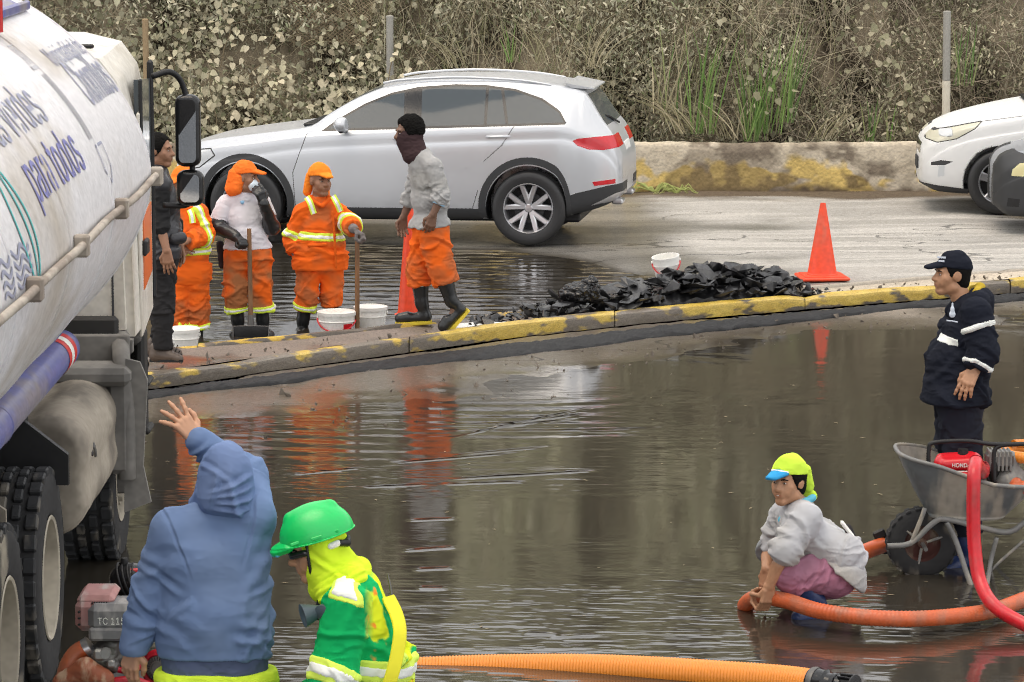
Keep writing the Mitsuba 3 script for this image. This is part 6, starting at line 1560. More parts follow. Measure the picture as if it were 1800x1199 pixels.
# ---- man in blue hoodie, seen from behind, right arm raised
J = JJ(13.3, dict(head=(396, 840, .03), neck=(392, 898, .03), sA=(306, 934, 0), eA=(268, 1040, .02), wA=(236, 1136, .0), sB=(441, 908, .04), eB=(432, 838, .30), wB=(345, 772, .26),
                  hA=(345, 1216, 0), hB=(415, 1216, .02), kA=(338, 1390, -.03), kB=(422, 1390, .04), aA=(340, 1560, 0), aB=(425, 1560, .03), tA=(335, 1585, .16), tB=(430, 1585, .18)))
J['face'] = V(.18, .95, -.12); J['mid'] = at(378, 1080, 13.32)
HB = hand_prims(J['wB'], V(-.62, .05, .80), V(-.55, .80, -.2), (.10, .16, .22, .24), -1, 1.03, spread=.34, thumb=.1)
HA = hand_prims(J['wA'], V(-.22, .0, -1), V(.55, .8, 0), (.3, .4, .45, .5), 1, 1.03)
p = person('man in faded blue hoodie with the hood up, seen from behind, raising an arm', J, SK3, [('A', HA), ('B', HB)], 1.0, h=.010, fine=.0042, girth=1.05)
BLUE = (.125, .185, .325)
PALE = (.22, .285, .42)
hd, nk = J['head'], J['neck']
hood = [el(hd + V(.0, .01, .022), V(.104, .124, .104)), el(hd + V(-.0, -.02, -.035), V(.104, .112, .102)), rc(hd + V(-.02, -.03, .085), hd + V(.01, .06, .09), .045), rc(hd + V(-.045, -.055, -.08), hd + V(.045, -.06, -.09), .058), rc(hd + V(-.07, .02, -.08), nk + V(-.10, .03, .02), .06, .04), rc(hd + V(.06, .02, -.08), nk + V(.09, .03, .03), .055, .04)]
hj = J['hA'] * .5 + J['hB'] * .5
W = CL(J, 91, 'arm', 1.2, .006)
W = (W[0], 7, 91, W[3] + torso_rings(at(378, 1140, 13.3), at(378, 960, 13.3), .24, 46, 92, .009, .018, 1.3))
W[3].extend([ring(J['sA'] + (J['eA'] - J['sA']) * .03 + V(.01, 0, 0), V(1, .0, .42), V(-.2, -1, .2), .006, -.006, .16), ring(J['sB'] + V(.0, 0, -.03), V(1, 0, -.25), V(.2, -1, -.2), .006, -.006, .15)])
tor = torso_prims(J, 1.08, 1.2, 1.15) + [rc(J['mid'] + V(-.105, 0, .02), J['mid'] + V(.085, 0, .02), .118), rc(J['sA'] + V(.06, 0, -.11), J['mid'] + V(-.10, 0, .0), .122, .122), rc(J['sB'] + V(-.05, 0, -.12), J['mid'] + V(.09, 0, .0), .122, .118),
      rc(J['mid'] + V(-.11, 0, -.1), hj + V(-.09, 0, .10), .125, .125), rc(J['mid'] + V(.10, 0, -.1), hj + V(.09, 0, .10), .12, .12), rc(nk + V(-.03, 0, -.03), J['sA'] + V(0, 0, -.01), .075, .085), rc(nk + V(.02, 0, -.03), J['sB'], .075, .09)]
slA = [rc(J['sA'], J['eA'], .092, .076), rc(J['eA'], J['wA'], .074, .056)]
slB = [rc(J['sB'], J['eB'], .095, .08), rc(J['eB'], J['wB'] + (J['eB'] - J['wB']) * .06, .076, .052)]
def fade(v, seed):
    c = tint(v, BLUE, .10, 5, seed); w = np.clip((nz(v * 3.0, seed + 1, 3) - .45) * 3, 0, 1)[:, None]
    return c * (1 - .5 * w) + np.array(PALE) * .5 * w
v, f = solid(infl([tor, slA, slB], .004), .006, .04, kg=.016, wr=W, cuts=[(at(378, 1150, 13.3), (0, 0, -1))])
put('hoodie', (v, f), 'm_fleece', p, smooth=True, color=fade(v, 91))
HR = [ring(hd + V(.02, -.08, -.03 - .03 * i), V(-.45 + .15 * i, .1, 1), V(.5, -1, 0), .011, .012, .16) for i in range(4)] + [ring(hd + V(.055, -.09, -.05), V(1, -.2, .25), V(.2, -1, -.3), .012, .014, .10), ring(hd + V(-.03, -.1, -.02), V(1, .2, -.3), V(-.2, -1, 0), .011, .009, .10), ring(hd + V(-.05, -.06, .05), V(.6, .3, .8), V(-.4, -1, .3), .012, .008, .12)]
v, f = solid(hood, .005, .04, wr=(.006, 12, 93, HR))
put('hood', (v, f), 'm_fleece', p, smooth=True, color=fade(v, 93) * np.array([.86, .86, .92]))
garment('hem_rib', p, infl(tor, -.004), (.075, .095, .17), .12, h=.006, k=.04, wr=(.004, 16, 94), cuts=[(at(378, 1149, 13.3), (0, 0, 1)), (at(378, 1186, 13.3), (.06, 0, -1))])
for k, a_, b_ in (('A', .80, 1.02), ('B', .80, .99)):
    e, w = J['e' + k], J['w' + k]
    garment('cuff', p, [rf(e + (w - e) * a_, e + (w - e) * b_, .048, .042)], (.085, .115, .23), .1, h=.006, wr=(.003, 16, 5))
garment('seam_patch', p, [rc(at(402, 922, 13.16), at(420, 920, 13.16), .004)], BLUE, .1, h=.004, wr=None) if False else None
garment('undershirt', p, infl(tor, -.012), (.68, .66, .70), .06, h=.007, k=.04, wr=(.006, 10, 95), cuts=[(at(378, 1160, 13.3), (0, 0, 1)), (at(415, 1196, 13.3), (.30, 0, -1))])
pr = [rc(J['hA'] + V(-.02, 0, .06), J['hB'] + V(.02, 0, .06), .145), rc(J['hA'] + V(-.01, 0, 0), J['hB'] + V(.01, 0, .0), .15)] + trouser(J, 'A', .95, .13, .10, .09) + trouser(J, 'B', .95, .13, .10, .09)
garment('trousers', p, pr, (.60, .80, .05), .1, wr=(.012, 7, 96), cuts=[(at(378, 1178, 13.3), (0, 0, 1))])
for k in 'AB': boot('rubber_boot', p, J, k, .5)

# ---- worker in green jacket and green helmet, looking down to the left
J = JJ(13.25, dict(head=(560, 964, 0), neck=(597, 1014, .02), sA=(610, 1066, -.18), eA=(588, 1182, -.22), wA=(560, 1250, -.28), sB=(625, 1052, .2), eB=(590, 1165, .24), wB=(560, 1250, .2),
                   hA=(655, 1275, -.09), hB=(655, 1275, .1), kA=(650, 1430, -.1), kB=(640, 1430, .1), aA=(655, 1590, -.1), aB=(640, 1590, .1), tA=(600, 1612, -.12), tB=(590, 1612, .1)))
J['face'] = V(-.93, -.14, -.26); J['mid'] = at(646, 1170, 13.27); J['up'] = V(-.2, 0, 1)
p = person('worker in bright green helmet and green jacket with yellow hood, looking down to the left', J, SK1, [('A', hand_prims(J['wA'], V(-.3, -.1, -1), V(0, 1, 0), .4, -1)), ('B', hand_prims(J['wB'], V(-.3, 0, -1), V(0, -1, 0), .4, 1))], 1.0, h=.011, fine=.0042, girth=1.05)
GRN = np.array([.0, .36, .10])
Rh, c = J['Rh'], J['head']; P = lambda a, b, d: c + Rh @ V(a, b, d)
# balaclava hood in lime, draped on the shoulders
hoodp = [el(P(0, -.018, .02), V(.088, .10, .105), Rh), el(P(0, -.012, -.005), V(.10, .06, .06), Rh), el(P(0, .005, -.05), V(.08, .07, .085), Rh), rc(P(-.02, .0, -.10), P(-.01, .02, -.155), .078, .066), rc(P(.0, -.05, -.09), J['neck'] + V(.02, 0, -.03), .085, .10), rc(J['neck'] + V(.055, -.08, .01), J['neck'] + V(.075, .05, .02), .05), rc(J['neck'] + V(-.04, -.11, -.045), J['neck'] + V(.05, -.09, .01), .045, .05)]
HR = [ring(J['neck'] + V(.0, -.09, .05 - .03 * i), V(-.5, .0, 1), V(.2, -1, 0), .011, .010, .15) for i in range(4)] + [ring(P(-.07, -.01, -.05), V(.7, 0, 1), V(-.2, -1, 0), .010, .008, .1)]
garment('hood', p, hoodp, (.60, .80, .03), .08, h=.005, k=.03, wr=(.005, 12, 101, HR), sub=[el(P(0, .11, -.02), V(.058, .075, .088), Rh)], dirt=(.5, .7, .03), amt=.2)
# hard hat: ribbed shell, brim and bill
def shell(g, lo):
    return solid([el(P(0, -.01, .055), V(.122, .150, .130) + g, Rh), rc(P(0, .075, .146), P(0, -.09, .150), .026 + g)], .005, .02, cuts=[(P(0, 0, lo), Rh @ V(0, .0, -1))])
mat('m_helmet', (.0, .50, .10), .3, .5, clearcoat=.6)
hk = put('helmet', shell(0, .045), 'm_helmet', p, smooth=45)
put('brim', solid([el(P(0, -.008, .048), V(.128, .157, .010), Rh), rc(P(-.05, .12, .045), P(-.035, .160, .034), .014, .008), rc(P(.05, .12, .045), P(.035, .160, .034), .014, .008), rc(P(0, .12, .047), P(0, .170, .036), .015, .008), rc(P(-.025, .12, .046), P(-.018, .168, .035), .015, .008), rc(P(.025, .12, .046), P(.018, .168, .035), .015, .008)], .004, .03), 'm_helmet', hk, smooth=45)
mat('m_sky_plastic', (.10, .45, .62), .3, .5)
put('bill_edge', solid([rc(P(-.034, .163, .030), P(0, .174, .031), .012), rc(P(.034, .163, .030), P(0, .174, .031), .012)], .004, .01), 'm_sky_plastic', hk, smooth=True)
for b_ in (.085, .0, -.07): put('slot', box(.006, .045, .012, P(-.124 + .02 * (abs(b_) > .04), b_, .066), .002, Rh @ rz(18 if b_ > .04 else (-16 if b_ < -.04 else 0))), 'm_helmet', hk)
put('chin_strap', tube(spline([P(-.083, .045, .04), P(-.082, .055, -.03), P(-.06, .06, -.09)], 16), .006, 6), 'm_black', p, smooth=True)
mat('m_shade', (.015, .015, .017), .1, .6)
put('safety_glasses', solid([rc(P(-.075, .06, .012), P(-.03, .108, .006), .014), rc(P(.075, .06, .012), P(.03, .108, .006), .014)], .004, .01), 'm_shade', p, smooth=True)
put('ear_strap', solid([rc(P(-.085, -.085, .012), P(-.06, -.112, .0), .014), rc(P(.0, -.122, .005), P(-.06, -.112, .0), .014)], .005, .01), 'm_black', p, smooth=True)
put('ratchet', solid([rc(P(-.092, -.045, .012), P(-.088, -.075, .015), .014)], .005, .01), 'm_white_plastic', p, smooth=True)
jk = torso_prims(J, 1.06, 1.12, 1.08) + [rc(J['neck'] + V(.05, -.05, -.08), J['mid'] + V(.03, -.05, 0), .11, .13), rc(J['neck'] + V(.05, .05, -.08), J['mid'] + V(.03, .05, 0), .11, .13), rc(J['mid'] + V(.01, 0, 0), (J['hA'] + J['hB']) / 2 + V(.0, 0, .02), .15, .165)]
slA, slB = [rc(J['sA'], J['eA'], .09, .08), rc(J['eA'], J['wA'], .078, .066)], [rc(J['sB'], J['eB'], .095, .086), rc(J['eB'], J['wB'], .084, .07)]
W = CL(J, 111, 'arm', 1.2, .006)
W = (W[0], 7, 111, W[3] + torso_rings(at(650, 1210, 13.3), at(630, 1060, 13.3), .22, 36, 114, .011, .016, 1.1))
v, f = solid(infl([jk, slA, slB], .006), .0055, .04, kg=.016, wr=W)
c_ = tint(v, GRN, .12, 5, 112)
# printed yellow and orange camouflage across the back of the jacket
bk = np.clip((v[:, 0] - (J['mid'][0] + .0)) * 30, 0, 1) * np.clip((v[:, 2] - at(650, 1350, 13.2)[2]) * 8, 0, 1)
y_ = np.clip((nz(v * np.array([11, 11, 7]), 113, 3) - .47) * 30, 0, 1) * bk
o_ = np.clip((nz(v * np.array([13, 13, 9]), 117, 3) - .6) * 30, 0, 1) * bk
c_ = c_ * (1 - y_[:, None]) + np.array([.62, .70, .02]) * y_[:, None]
c_ = c_ * (1 - o_[:, None]) + np.array([.75, .25, .03]) * o_[:, None]
put('jacket', (v, f), 'm_cloth', p, smooth=True, color=c_)
bands(p, slA, .009, [(J['eA'] + (J['wA'] - J['eA']) * .12, J['wA'] - J['eA'])], w=.085, wr=W, bs=('m_limeband', 'm_reflect'), h=.006)
mat('m_limeband', (.62, .80, .10), .6, .3)
bands(p, jk, .009, [(at(680, 1166, 13.25), (.16, 0, 1))], w=.085, wr=W, bs=('m_limeband', 'm_reflect'), h=.006)
sh = []
for t in np.linspace(0, 1, 7):
    pass
v, f = solid(infl([slA, jk], .010), .006, .045, wr=W, cuts=[(at(628, 1024, 13.1), (-.25, 0, 1)) if False else (J['sA'] + V(.0, -.0, .06) + V(.05, 0, .01), (.95, -.0, .3)), (J['sA'] + V(-.08, 0, .0), (-.9, 0, .25)), (J['sA'] + V(0, 0, .01), (-.28, -.25, -.9)), ((0, 13.25, 0), (0, 1, 0))])
put('shoulder_patch', (v, f), 'm_limeband', p, smooth=40)
v, f = solid(infl([slA, jk], .013), .006, .045, wr=W, cuts=[(J['sA'] + V(.035, 0, .07), (.95, -.0, .3)), (J['sA'] + V(-.07, 0, .0), (-.9, 0, .25)), (J['sA'] + V(0, 0, .028), (-.28, -.25, -.9)), ((0, 13.22, 0), (0, 1, 0))])
put('shoulder_patch_centre', (v, f), 'm_reflect', p, smooth=40)
mat('m_strap', (.68, .64, .03), .7, .3)
sp_ = spline([at(682, 1050, 13.2), at(696, 1078, 13.13), at(703, 1110, 13.07), at(698, 1150, 13.03), at(688, 1190, 13.0), at(672, 1240, 12.99)], 24)
tg = np.gradient(sp_, axis=0); tg /= np.linalg.norm(tg, axis=1, keepdims=True); sd = np.cross(tg, unit(V(.3, -1, .1))); sd /= np.linalg.norm(sd, axis=1, keepdims=True); nn_ = np.cross(sd, tg) * .006
put('shoulder_strap', (np.stack([sp_ - sd * .028, sp_ - sd * .024 + nn_, sp_ + sd * .024 + nn_, sp_ + sd * .028], 1).reshape(-1, 3), grid_faces(len(sp_), 4, True)), 'm_strap', p, smooth=40)
garment('trousers', p, seat(J, .14) + trouser(J, 'A', .95, .125, .10, .09) + trouser(J, 'B', .95, .125, .10, .09), GRN * .9, .1)
for k in 'AB': boot('rubber_boot', p, J, k, .5)
# two way radio aerial behind the shoulder; dark half mask hung on the chest; chest pocket
put('aerial', tube([at(691, 1066, 13.3), at(686, 1030, 13.32), at(681, 1008, 13.33)], [.007, .005, .003], 6), 'm_iron', p, smooth=True)
mat('m_mask_grey', (.06, .085, .10), .4, .5)
put('half_mask', cat(lathe([(.012, 0), (.02, .004), (.045, .075), (.048, .085), (.03, .085), (0, .07)], 20, at(568, 1072, 13.08), frame((-.86, -.3, -.2))), lathe([(0, -.03), (.03, -.03), (.034, .0), (.02, .006), (0, .006)], 18, at(566, 1078, 13.03), frame((-.5, -.8, -.2)))), 'm_mask_grey', p, smooth=35)
put('radio', box(.05, .04, .13, at(567, 1062, 13.2), .01, rot((0, 1, 0), 12)), 'm_black', p)
put('chest_label', box(.006, .05, .12, at(560, 1140, 13.12), .002, rot((0, 1, 0), 6)), 'm_limeband', p)
# ------------------------------------------------------------------ rubble, buckets, cones, hoses, pumps, wheelbarrow
mat('m_rubble', dusty((.009, .009, .010), (.032, .032, .034), .5, .75, 6), .27, .5)
mat('m_rubble_grey', dusty((.016, .016, .018), (.06, .06, .06), .45, .7, 6), .36, .5)
q_ = np.random.default_rng(5)
def heap(x, y):
    """Height of the heap of broken asphalt on the median."""
    c = kerb_y(x) + .66
    e = np.interp(x, [-.3, .1, .5, .8, 1.1, 1.5, 1.9, 2.25, 2.5, 2.62], [.01, .05, .10, .14, .16, .24, .25, .18, .09, .0])
    return np.where(y < back_y(x) - .05, .11, .02) + e * np.clip(1 - ((y - c) / (.54 + .05 * np.sin(x * 5))) ** 2, 0, 1)
hx, hy = np.meshgrid(lin(-.4, 2.9, .06), lin(27.2, 30.2, .06), indexing='ij')
hz = heap(hx, hy) - .05 + .05 * (nz(np.stack([hx, hy, 0 * hx], -1) * 7, 4) - .5)
hz = np.where((hy < kerb_y(hx) + .2) | (hy > kerb_y(hx) + 1.25), -.4, hz)
k = thing('crushed_asphalt', 'fine black crumbs of asphalt under and around the heap on the median', 'rubble', kind='stuff')
fines = [(np.stack([hx, hy, hz], -1).reshape(-1, 3), grid_faces(*hx.shape))]
for i in range(700):
    x = q_.uniform(-.35, 2.85); y = q_.normal(0, .33) + kerb_y(x) + .6
    if y < kerb_y(x) + .21 or y > kerb_y(x) + 1.3: continue
    pts = q_.normal(0, 1, (7, 3)) * q_.uniform(.008, .022)
    try: fines.append(move(hull(pts), (x, y, heap(x, y) + .005)))
    except Exception: pass
put(k, cat(*fines), 'm_rubble')
def chunk(s, flat):
    n = q_.integers(9, 14)
    p = q_.normal(0, 1, (n, 3)); p /= np.linalg.norm(p, axis=1, keepdims=True); p *= np.array([1, q_.uniform(.55, .95), flat]) * s
    return hull(p)
count = 0
for i in range(430):
    x = q_.uniform(-.28, 2.6)
    if q_.uniform() > np.interp(x, [-.3, .3, 1.0, 2.4, 2.6], [.6, .8, 1, 1, .5]): continue
    y = kerb_y(x) + q_.uniform(.2, 1.02)
    s = abs(q_.normal(.0, .05)) + .055 if x > .35 else abs(q_.normal(0, .03)) + .04
    s = min(s, .2)
    m = move(chunk(s, q_.uniform(.13, .34)), (x, y, heap(x, y) + .012 + s * .12), rot(q_.normal(0, 1, 3), q_.normal(0, 26)) @ rz(q_.uniform(0, 360)) @ rot((1, 0, 0), q_.uniform(0, 28)))
    if count >= 290: break
    blk = q_.uniform() < .68
    zone = 'at the left tip of the heap' if x < .45 else ('left of the white bucket in the heap' if x < 1.1 else ('around the top of the heap' if x < 1.95 else 'at the right end of the heap'))
    k = thing('asphalt_chunk', f"{'large' if s > .11 else 'small'} {'black' if blk else 'greyish'} slab of broken asphalt {zone}", 'asphalt chunk', 'broken asphalt chunks heaped on the median')
    put(k, m, 'm_rubble' if blk else 'm_rubble_grey')
    count += 1
# glossy black plastic bag
bagc = at(1022, 514, 28.4)
v, f = solid([el(bagc, V(.15, .11, .07)), el(bagc + V(.06, 0, .035), V(.08, .07, .05)), el(bagc + V(-.1, 0, -.01), V(.08, .08, .05)), rc(bagc + V(.05, 0, .05), bagc + V(.08, 0, .085), .03, .04)], .006, .03, wr=(.035, 13, 3))
v, f = folds(v, f, .02, 26, 8), f
k = thing('plastic_bag', 'crumpled shiny black plastic bag on the left end of the asphalt heap', 'bag'); put(k, (v, f), 'm_black_gloss', smooth=30)
# flattened white sack by the kerb
g0 = at(850, 576, 27.62)
v, f = solid([el(g0 + V(-.06, .05, .0), V(.22, .16, .022)), el(g0 + V(.12, .04, .01), V(.14, .12, .026)), rc(g0 + V(-.2, 0, 0), g0 + V(.05, .1, .01), .022)], .007, .03, wr=(.012, 16, 3))
k = thing('white_sack', 'flattened wet white sack beside the heel of the striding man', 'sack'); put(k, (v, f), 'm_white_plastic', smooth=50)
# buckets
def bucket(pos, label, h=.30, r0=.125, r1=.15, tilt=(0, 0), handle=None, lid=False, band=None, wire_front=True, open_=True):
    k = thing('bucket', label, 'bucket', 'white plastic buckets')
    R = rot((1, 0, 0), tilt[0]) @ rot((0, 1, 0), tilt[1])
    P = lambda m: move(m, pos, R)
    prof = [(0, 0), (r0 * .96, 0), (r0, .008)] + [(r0 + (r1 - r0) * t, .008 + (h - .06) * t) for t in np.linspace(.2, .95, 5)] + [(r1 * 1.03, h - .075), (r1 * 1.04, h - .07), (r1 * 1.0, h - .062), (r1 * 1.0, h - .02), (r1 * 1.045, h - .018), (r1 * 1.05, h), (r1 * .97, h), (r1 * .95, h - .03), (r0 * .93, .02), (0, .015)]
    put('shell', P(lathe(prof, 40)), 'm_white_plastic', k, smooth=35)
    if lid: put('lid', P(lathe([(r1 * 1.07, h - .022), (r1 * 1.08, h + .006), (r1 * .96, h + .012), (r1 * .9, h + .002), (0, h + .002)], 40)), 'm_white_plastic', k, smooth=35)
    for s in (-1, 1): put('handle_lug', P(move(lathe([(0, 0), (.016, 0), (.016, .012), (0, .014)], 14), (s * r1 * 1.0, 0, h - .045), frame((s, 0, 0)))), 'm_white_plastic', k, smooth=35)
    if handle:
        a = np.linspace(0, np.pi, 20)
        w = np.stack([r1 * 1.06 * np.cos(a), -r1 * 1.08 * np.sin(a) * (1 if wire_front else -1), h - .045 - .10 * np.sin(a)], 1)
        put('handle', P(tube(w, .006, 8)), handle, k, smooth=True)
    if band:
        a = np.radians(np.linspace(-65, -30, 9)); rr = r0 + (r1 - r0) * .5 + .003
        v = np.concatenate([np.stack([(rr + d) * np.cos(a), (rr + d) * np.sin(a), 0 * a + z], 1) for z, d in ((.035, -.005), (.10, .004))])
        put('paper_label', P((v, grid_faces(2, 9))), 'm_red', k, smooth=True, label='red paper label')
        t = VF(meshkit.text_mesh('CPP', .03, .001)); aa = math.radians(-47)
        put('label_print', P(move(t, ((rr + .004) * math.cos(aa) - .03 * math.sin(-aa), (rr + .004) * math.sin(aa) - .008, .055), rz(math.degrees(aa) + 90) @ rot((1, 0, 0), 90))), 'm_white_plastic', k, kind='stuff')
    return k
def ground_at(px, py, z): return ground(px, py, z)
bucket(ground_at(592, 588, .0) + V(0, .02, .0), 'white bucket with red label and red handle behind the inner kerb, left of its neighbour', .185, .135, .152, handle='m_red', lid=True, band=True)
bucket(ground_at(651, 583, .0) + V(0, .05, .0), 'plain white bucket behind the inner kerb, close to the striding man', .20, .115, .132, lid=True)
bucket(ground_at(322, 613, .0), 'low white bucket at the feet of the worker hidden by the mirrors', .16, .115, .128, lid=True)
bucket(at(1175, 498, 29.5), 'white bucket with red handle tilted on the back of the asphalt heap', .245, .095, .116, (6, -7), handle='m_red')
# cones
mat('m_cone', dusty((.74, .065, .02), (.62, .10, .05), .5, .8, 4), .4, .5)
def cone(pos, h, r, label, s=0.0, base=.22):
    k = thing('traffic_cone', label, 'traffic cone', 'orange traffic cones')
    put('cone', lathe([(r, .035), (r * .98, .05), (r * .93, .055), (.028, h - .02), (.024, h), (.016, h), (.016, h - .02), (r * .85, .05), (r * .85, .035)], 40, pos), 'm_cone', k, smooth=35)
    put('base', move(cat(box(base * 2, base * 2, .03, (0, 0, .018), .01), box(base * 1.7, base * 1.7, .012, (0, 0, .036), .004)), pos, rz(s)), 'm_cone', k, smooth=30)
cone(ground(1445, 490, .058), .70, .145, 'clean orange traffic cone standing alone on the far lane', 6)
# tall cone, mostly behind the striding man
pc = ground(722, 556, .0)
k = thing('traffic_cone', 'tall slim orange cone half hidden behind the striding man', 'traffic cone', 'orange traffic cones')
put('cone', lathe([(.12, .0), (.115, .04), (.11, .05), (.03, 1.0), (.026, 1.02), (0, 1.02)], 40, pc), 'm_cone', k, smooth=35)
put('base', lathe([(.14, -.01), (.14, .02), (.11, .03), (.11, -.01)], 40, pc), 'm_cone', k, smooth=35)
# ---- hoses
mat('m_hose_orange', dusty((.50, .10, .03), (.38, .12, .06), .45, .75, 5), .4, .5)
mat('m_hose_bright', (.72, .24, .03), .38, .5)
mat('m_hose_red', dusty((.50, .012, .02), (.40, .05, .05), .5, .8, 6), .3, .5)
def ribbed(path, r, pitch, depth, sides=20, n_per=4):
    p = np.asarray(path); L = np.concatenate([[0], np.cumsum(np.linalg.norm(np.diff(p, axis=0), axis=1))])
    n = int(L[-1] / pitch * n_per) + 2; s = np.linspace(0, L[-1], n)
    q = np.stack([np.interp(s, L, p[:, i]) for i in range(3)], 1)
    return tube(q, r + depth * np.cos(s / pitch * 2 * np.pi), sides)
h0 = [at(1330, 1100, 17.72), at(1310, 1066, 17.62), at(1322, 1053, 17.5), at(1346, 1050, 17.42), at(1385, 1057, 17.3), at(1440, 1074, 17.12), at(1520, 1085, 17.0), at(1600, 1088, 17.0), at(1680, 1083, 17.1), at(1750, 1072, 17.3), at(1830, 1045, 17.7), at(1930, 1030, 18.2)]
for i, p_ in enumerate(h0): h0[i] = V(p_[0], p_[1], max(p_[2], .0))
k = thing('hose', 'dull orange suction hose held by the squatting woman and running to the right', 'hose', 'hoses lying in the flood')
put(k, ribbed(spline(h0, 160), .041, .022, .0012), 'm_hose_orange', smooth=True)
h1 = [at(1716, 810, 17.55), at(1712, 838, 17.42), at(1711, 900, 17.40), at(1713, 960, 17.38), at(1722, 1020, 17.3), at(1745, 1062, 17.15), at(1790, 1092, 17.0), at(1850, 1115, 16.9), at(1950, 1130, 16.9)]
k = thing('hose', 'shiny red flat hose hanging from the pump in the wheelbarrow', 'hose', 'hoses lying in the flood')
put(k, tube(spline(h1, 90), .036, 18), 'm_hose_red', smooth=True)
P0 = [ground(560, 1186, -.055), ground(700, 1181, -.03), ground(860, 1175, -.005), ground(1000, 1174, .02), ground(1130, 1178, .04), ground(1260, 1186, .05), ground(1370, 1194, .055), ground(1440, 1203, .06)]
pth = spline(P0, 140)
k = thing('hose', 'thick bright orange corrugated hose at the bottom edge with black coupling', 'hose', 'hoses lying in the flood')
put('tube', ribbed(pth, np.float64(.068), .016, .0022, 26, 5), 'm_hose_bright', k, smooth=True)
e = pth[-1]; d = unit(pth[-1] - pth[-4]); Rc = frame(d)
ck = put('coupling', lathe([(.05, -.05), (.074, -.045), (.078, -.03), (.074, -.015), (.078, .0), (.074, .015), (.076, .04), (.062, .05), (.06, .075), (.066, .08), (.066, .10), (.058, .104), (.056, .13), (0, .13)], 32, e, Rc), 'm_black_gloss', k, smooth=35)
put('clamp', lathe([(.080, -.035), (.082, -.02), (.080, -.005)], 32, e, Rc), 'm_iron', ck, smooth=35)
lug = [move(box(.016, .012, .07, (math.cos(a) * .062, math.sin(a) * .062, .15), .004, rz(math.degrees(a))), e, Rc) for a in np.linspace(0, 2 * np.pi, 13)[:-1]]
for m in lug: put('strainer_bar', m, 'm_black_gloss', ck)
put('strainer_end', lathe([(.066, .185), (.068, .195), (.05, .2), (0, .2)], 24, e, Rc), 'm_black', ck, smooth=35)
# short hose end with black coupling behind the woman
k = thing('hose', 'short dark orange hose end with black coupling between woman and wheelbarrow', 'hose', 'hoses lying in the flood')
a0, a1 = at(1515, 972, 18.6), at(1552, 958, 18.75)
put('tube', tube([a0 + (a0 - a1) * .8 - V(0, 0, .05), a0, a1], .045, 18), 'm_hose_orange', k, smooth=True)
put('coupling', cat(lathe([(.05, 0), (.056, .01), (.056, .05), (.05, .06), (0, .06)], 24, a1, frame(a1 - a0)), box(.07, .03, .05, a1 + V(-.02, 0, .06), .008, rot((0, 1, 0), -25))), 'm_black', k, smooth=35)
# ---- wheelbarrow
mat('m_barrow', dusty((.115, .125, .13), (.33, .30, .25), .40, .62, 3.2, 1), .5, .5)
mat('m_barrow_in', dusty((.36, .33, .28), (.2, .19, .175), .4, .75, 4), .7, .3)
mat('m_frame_steel', dusty((.16, .16, .155), (.3, .27, .22), .5, .75, 6), .5, .5)
YB = 18.2
wb = thing('wheelbarrow', 'muddy grey wheelbarrow carrying a red motor pump, at the right edge', 'wheelbarrow')
def bp(px, py, dy=0.0): return at(px, py, YB + dy)
nose, rimR = bp(1588, 806), bp(1815, 868)
x0, x1 = nose[0], bp(1835, 860)[0]
ztop = lambda x: np.interp(x, [x0, bp(1650, 818)[0], bp(1700, 832)[0], bp(1740, 850)[0], x1], [bp(1588, 808)[2], bp(1650, 820)[2], bp(1700, 838)[2], bp(1740, 852)[2], bp(1800, 862)[2]])
b0, b1 = bp(1645, 915), bp(1775, 930)
def tray(off):
    rings = []
    n = 24
    top_c, bot_c = V((x0 + x1) / 2, YB + .30, 0), V((b0[0] + b1[0]) / 2, YB + .3, (b0[2] + b1[2]) / 2)
    A, Bh = (x1 - x0) / 2, .30
    a2, bh2 = (b1[0] - b0[0]) / 2, .16
    th_ = np.linspace(0, 2 * np.pi, 49)[:-1]
    sup = lambda c, e: np.sign(c) * np.abs(c) ** e
    for t in np.linspace(0, 1, 9):
        e = .62
        X = top_c[0] + (bot_c[0] - top_c[0]) * t + (A + (a2 - A) * t + off) * sup(np.cos(th_), e); Y = top_c[1] + (Bh + (bh2 - Bh) * t + off) * sup(np.sin(th_), e)
        zt_ = ztop(X); zb_ = b0[2] + (b1[2] - b0[2]) * (X - b0[0]) / (b1[0] - b0[0]) if False else bot_c[2]
        rings.append(np.stack([X, Y, zt_ + (zb_ - off - zt_) * t ** .9], 1))
    v = np.concatenate(rings + [np.array([[bot_c[0], bot_c[1], bot_c[2] - off]])])
    f = VF((v, grid_faces(9, 48, True)))[1]; j = np.arange(48)
    f = np.vstack([f, np.stack([j * 0 + len(v) - 1, 8 * 48 + j, 8 * 48 + (j + 1) % 48], 1)])
    v[:, 1:] += .008 * (nz(v * 6, 5)[:, None] - .5)
    return (v, f), rings[0]
(to, rim) = tray(.004); (ti, _) = tray(-.004)
put('tray', to, 'm_barrow', wb, smooth=True); put('tray_inside', ti, 'm_barrow_in', wb, smooth=True)
put('rim', tube(np.vstack([rim, rim[:1]]), .012, 8), 'm_frame_steel', wb, smooth=True)
wc = bp(1620, 948, .30); wc[2] = .195
wk = put('wheel', lathe([(.10, -.05), (.13, -.052), (.165, -.05), (.188, -.035), (.197, -.012), (.192, 0), (.197, .012), (.188, .035), (.165, .05), (.13, .052), (.10, .05)], 48, wc, frame((0, 1, 0))), 'm_tyre_mud', wb, smooth=35)
put('wheel_disc', lathe([(.125, .035), (.115, .03), (.09, .01), (.03, .02), (.025, .05), (0, .05)], 36, wc, frame((0, -1, 0))), 'm_rust', wk, smooth=35)
mat('m_rust', dusty((.07, .025, .02), (.16, .12, .09), .5, .8, 8), .7, .3)
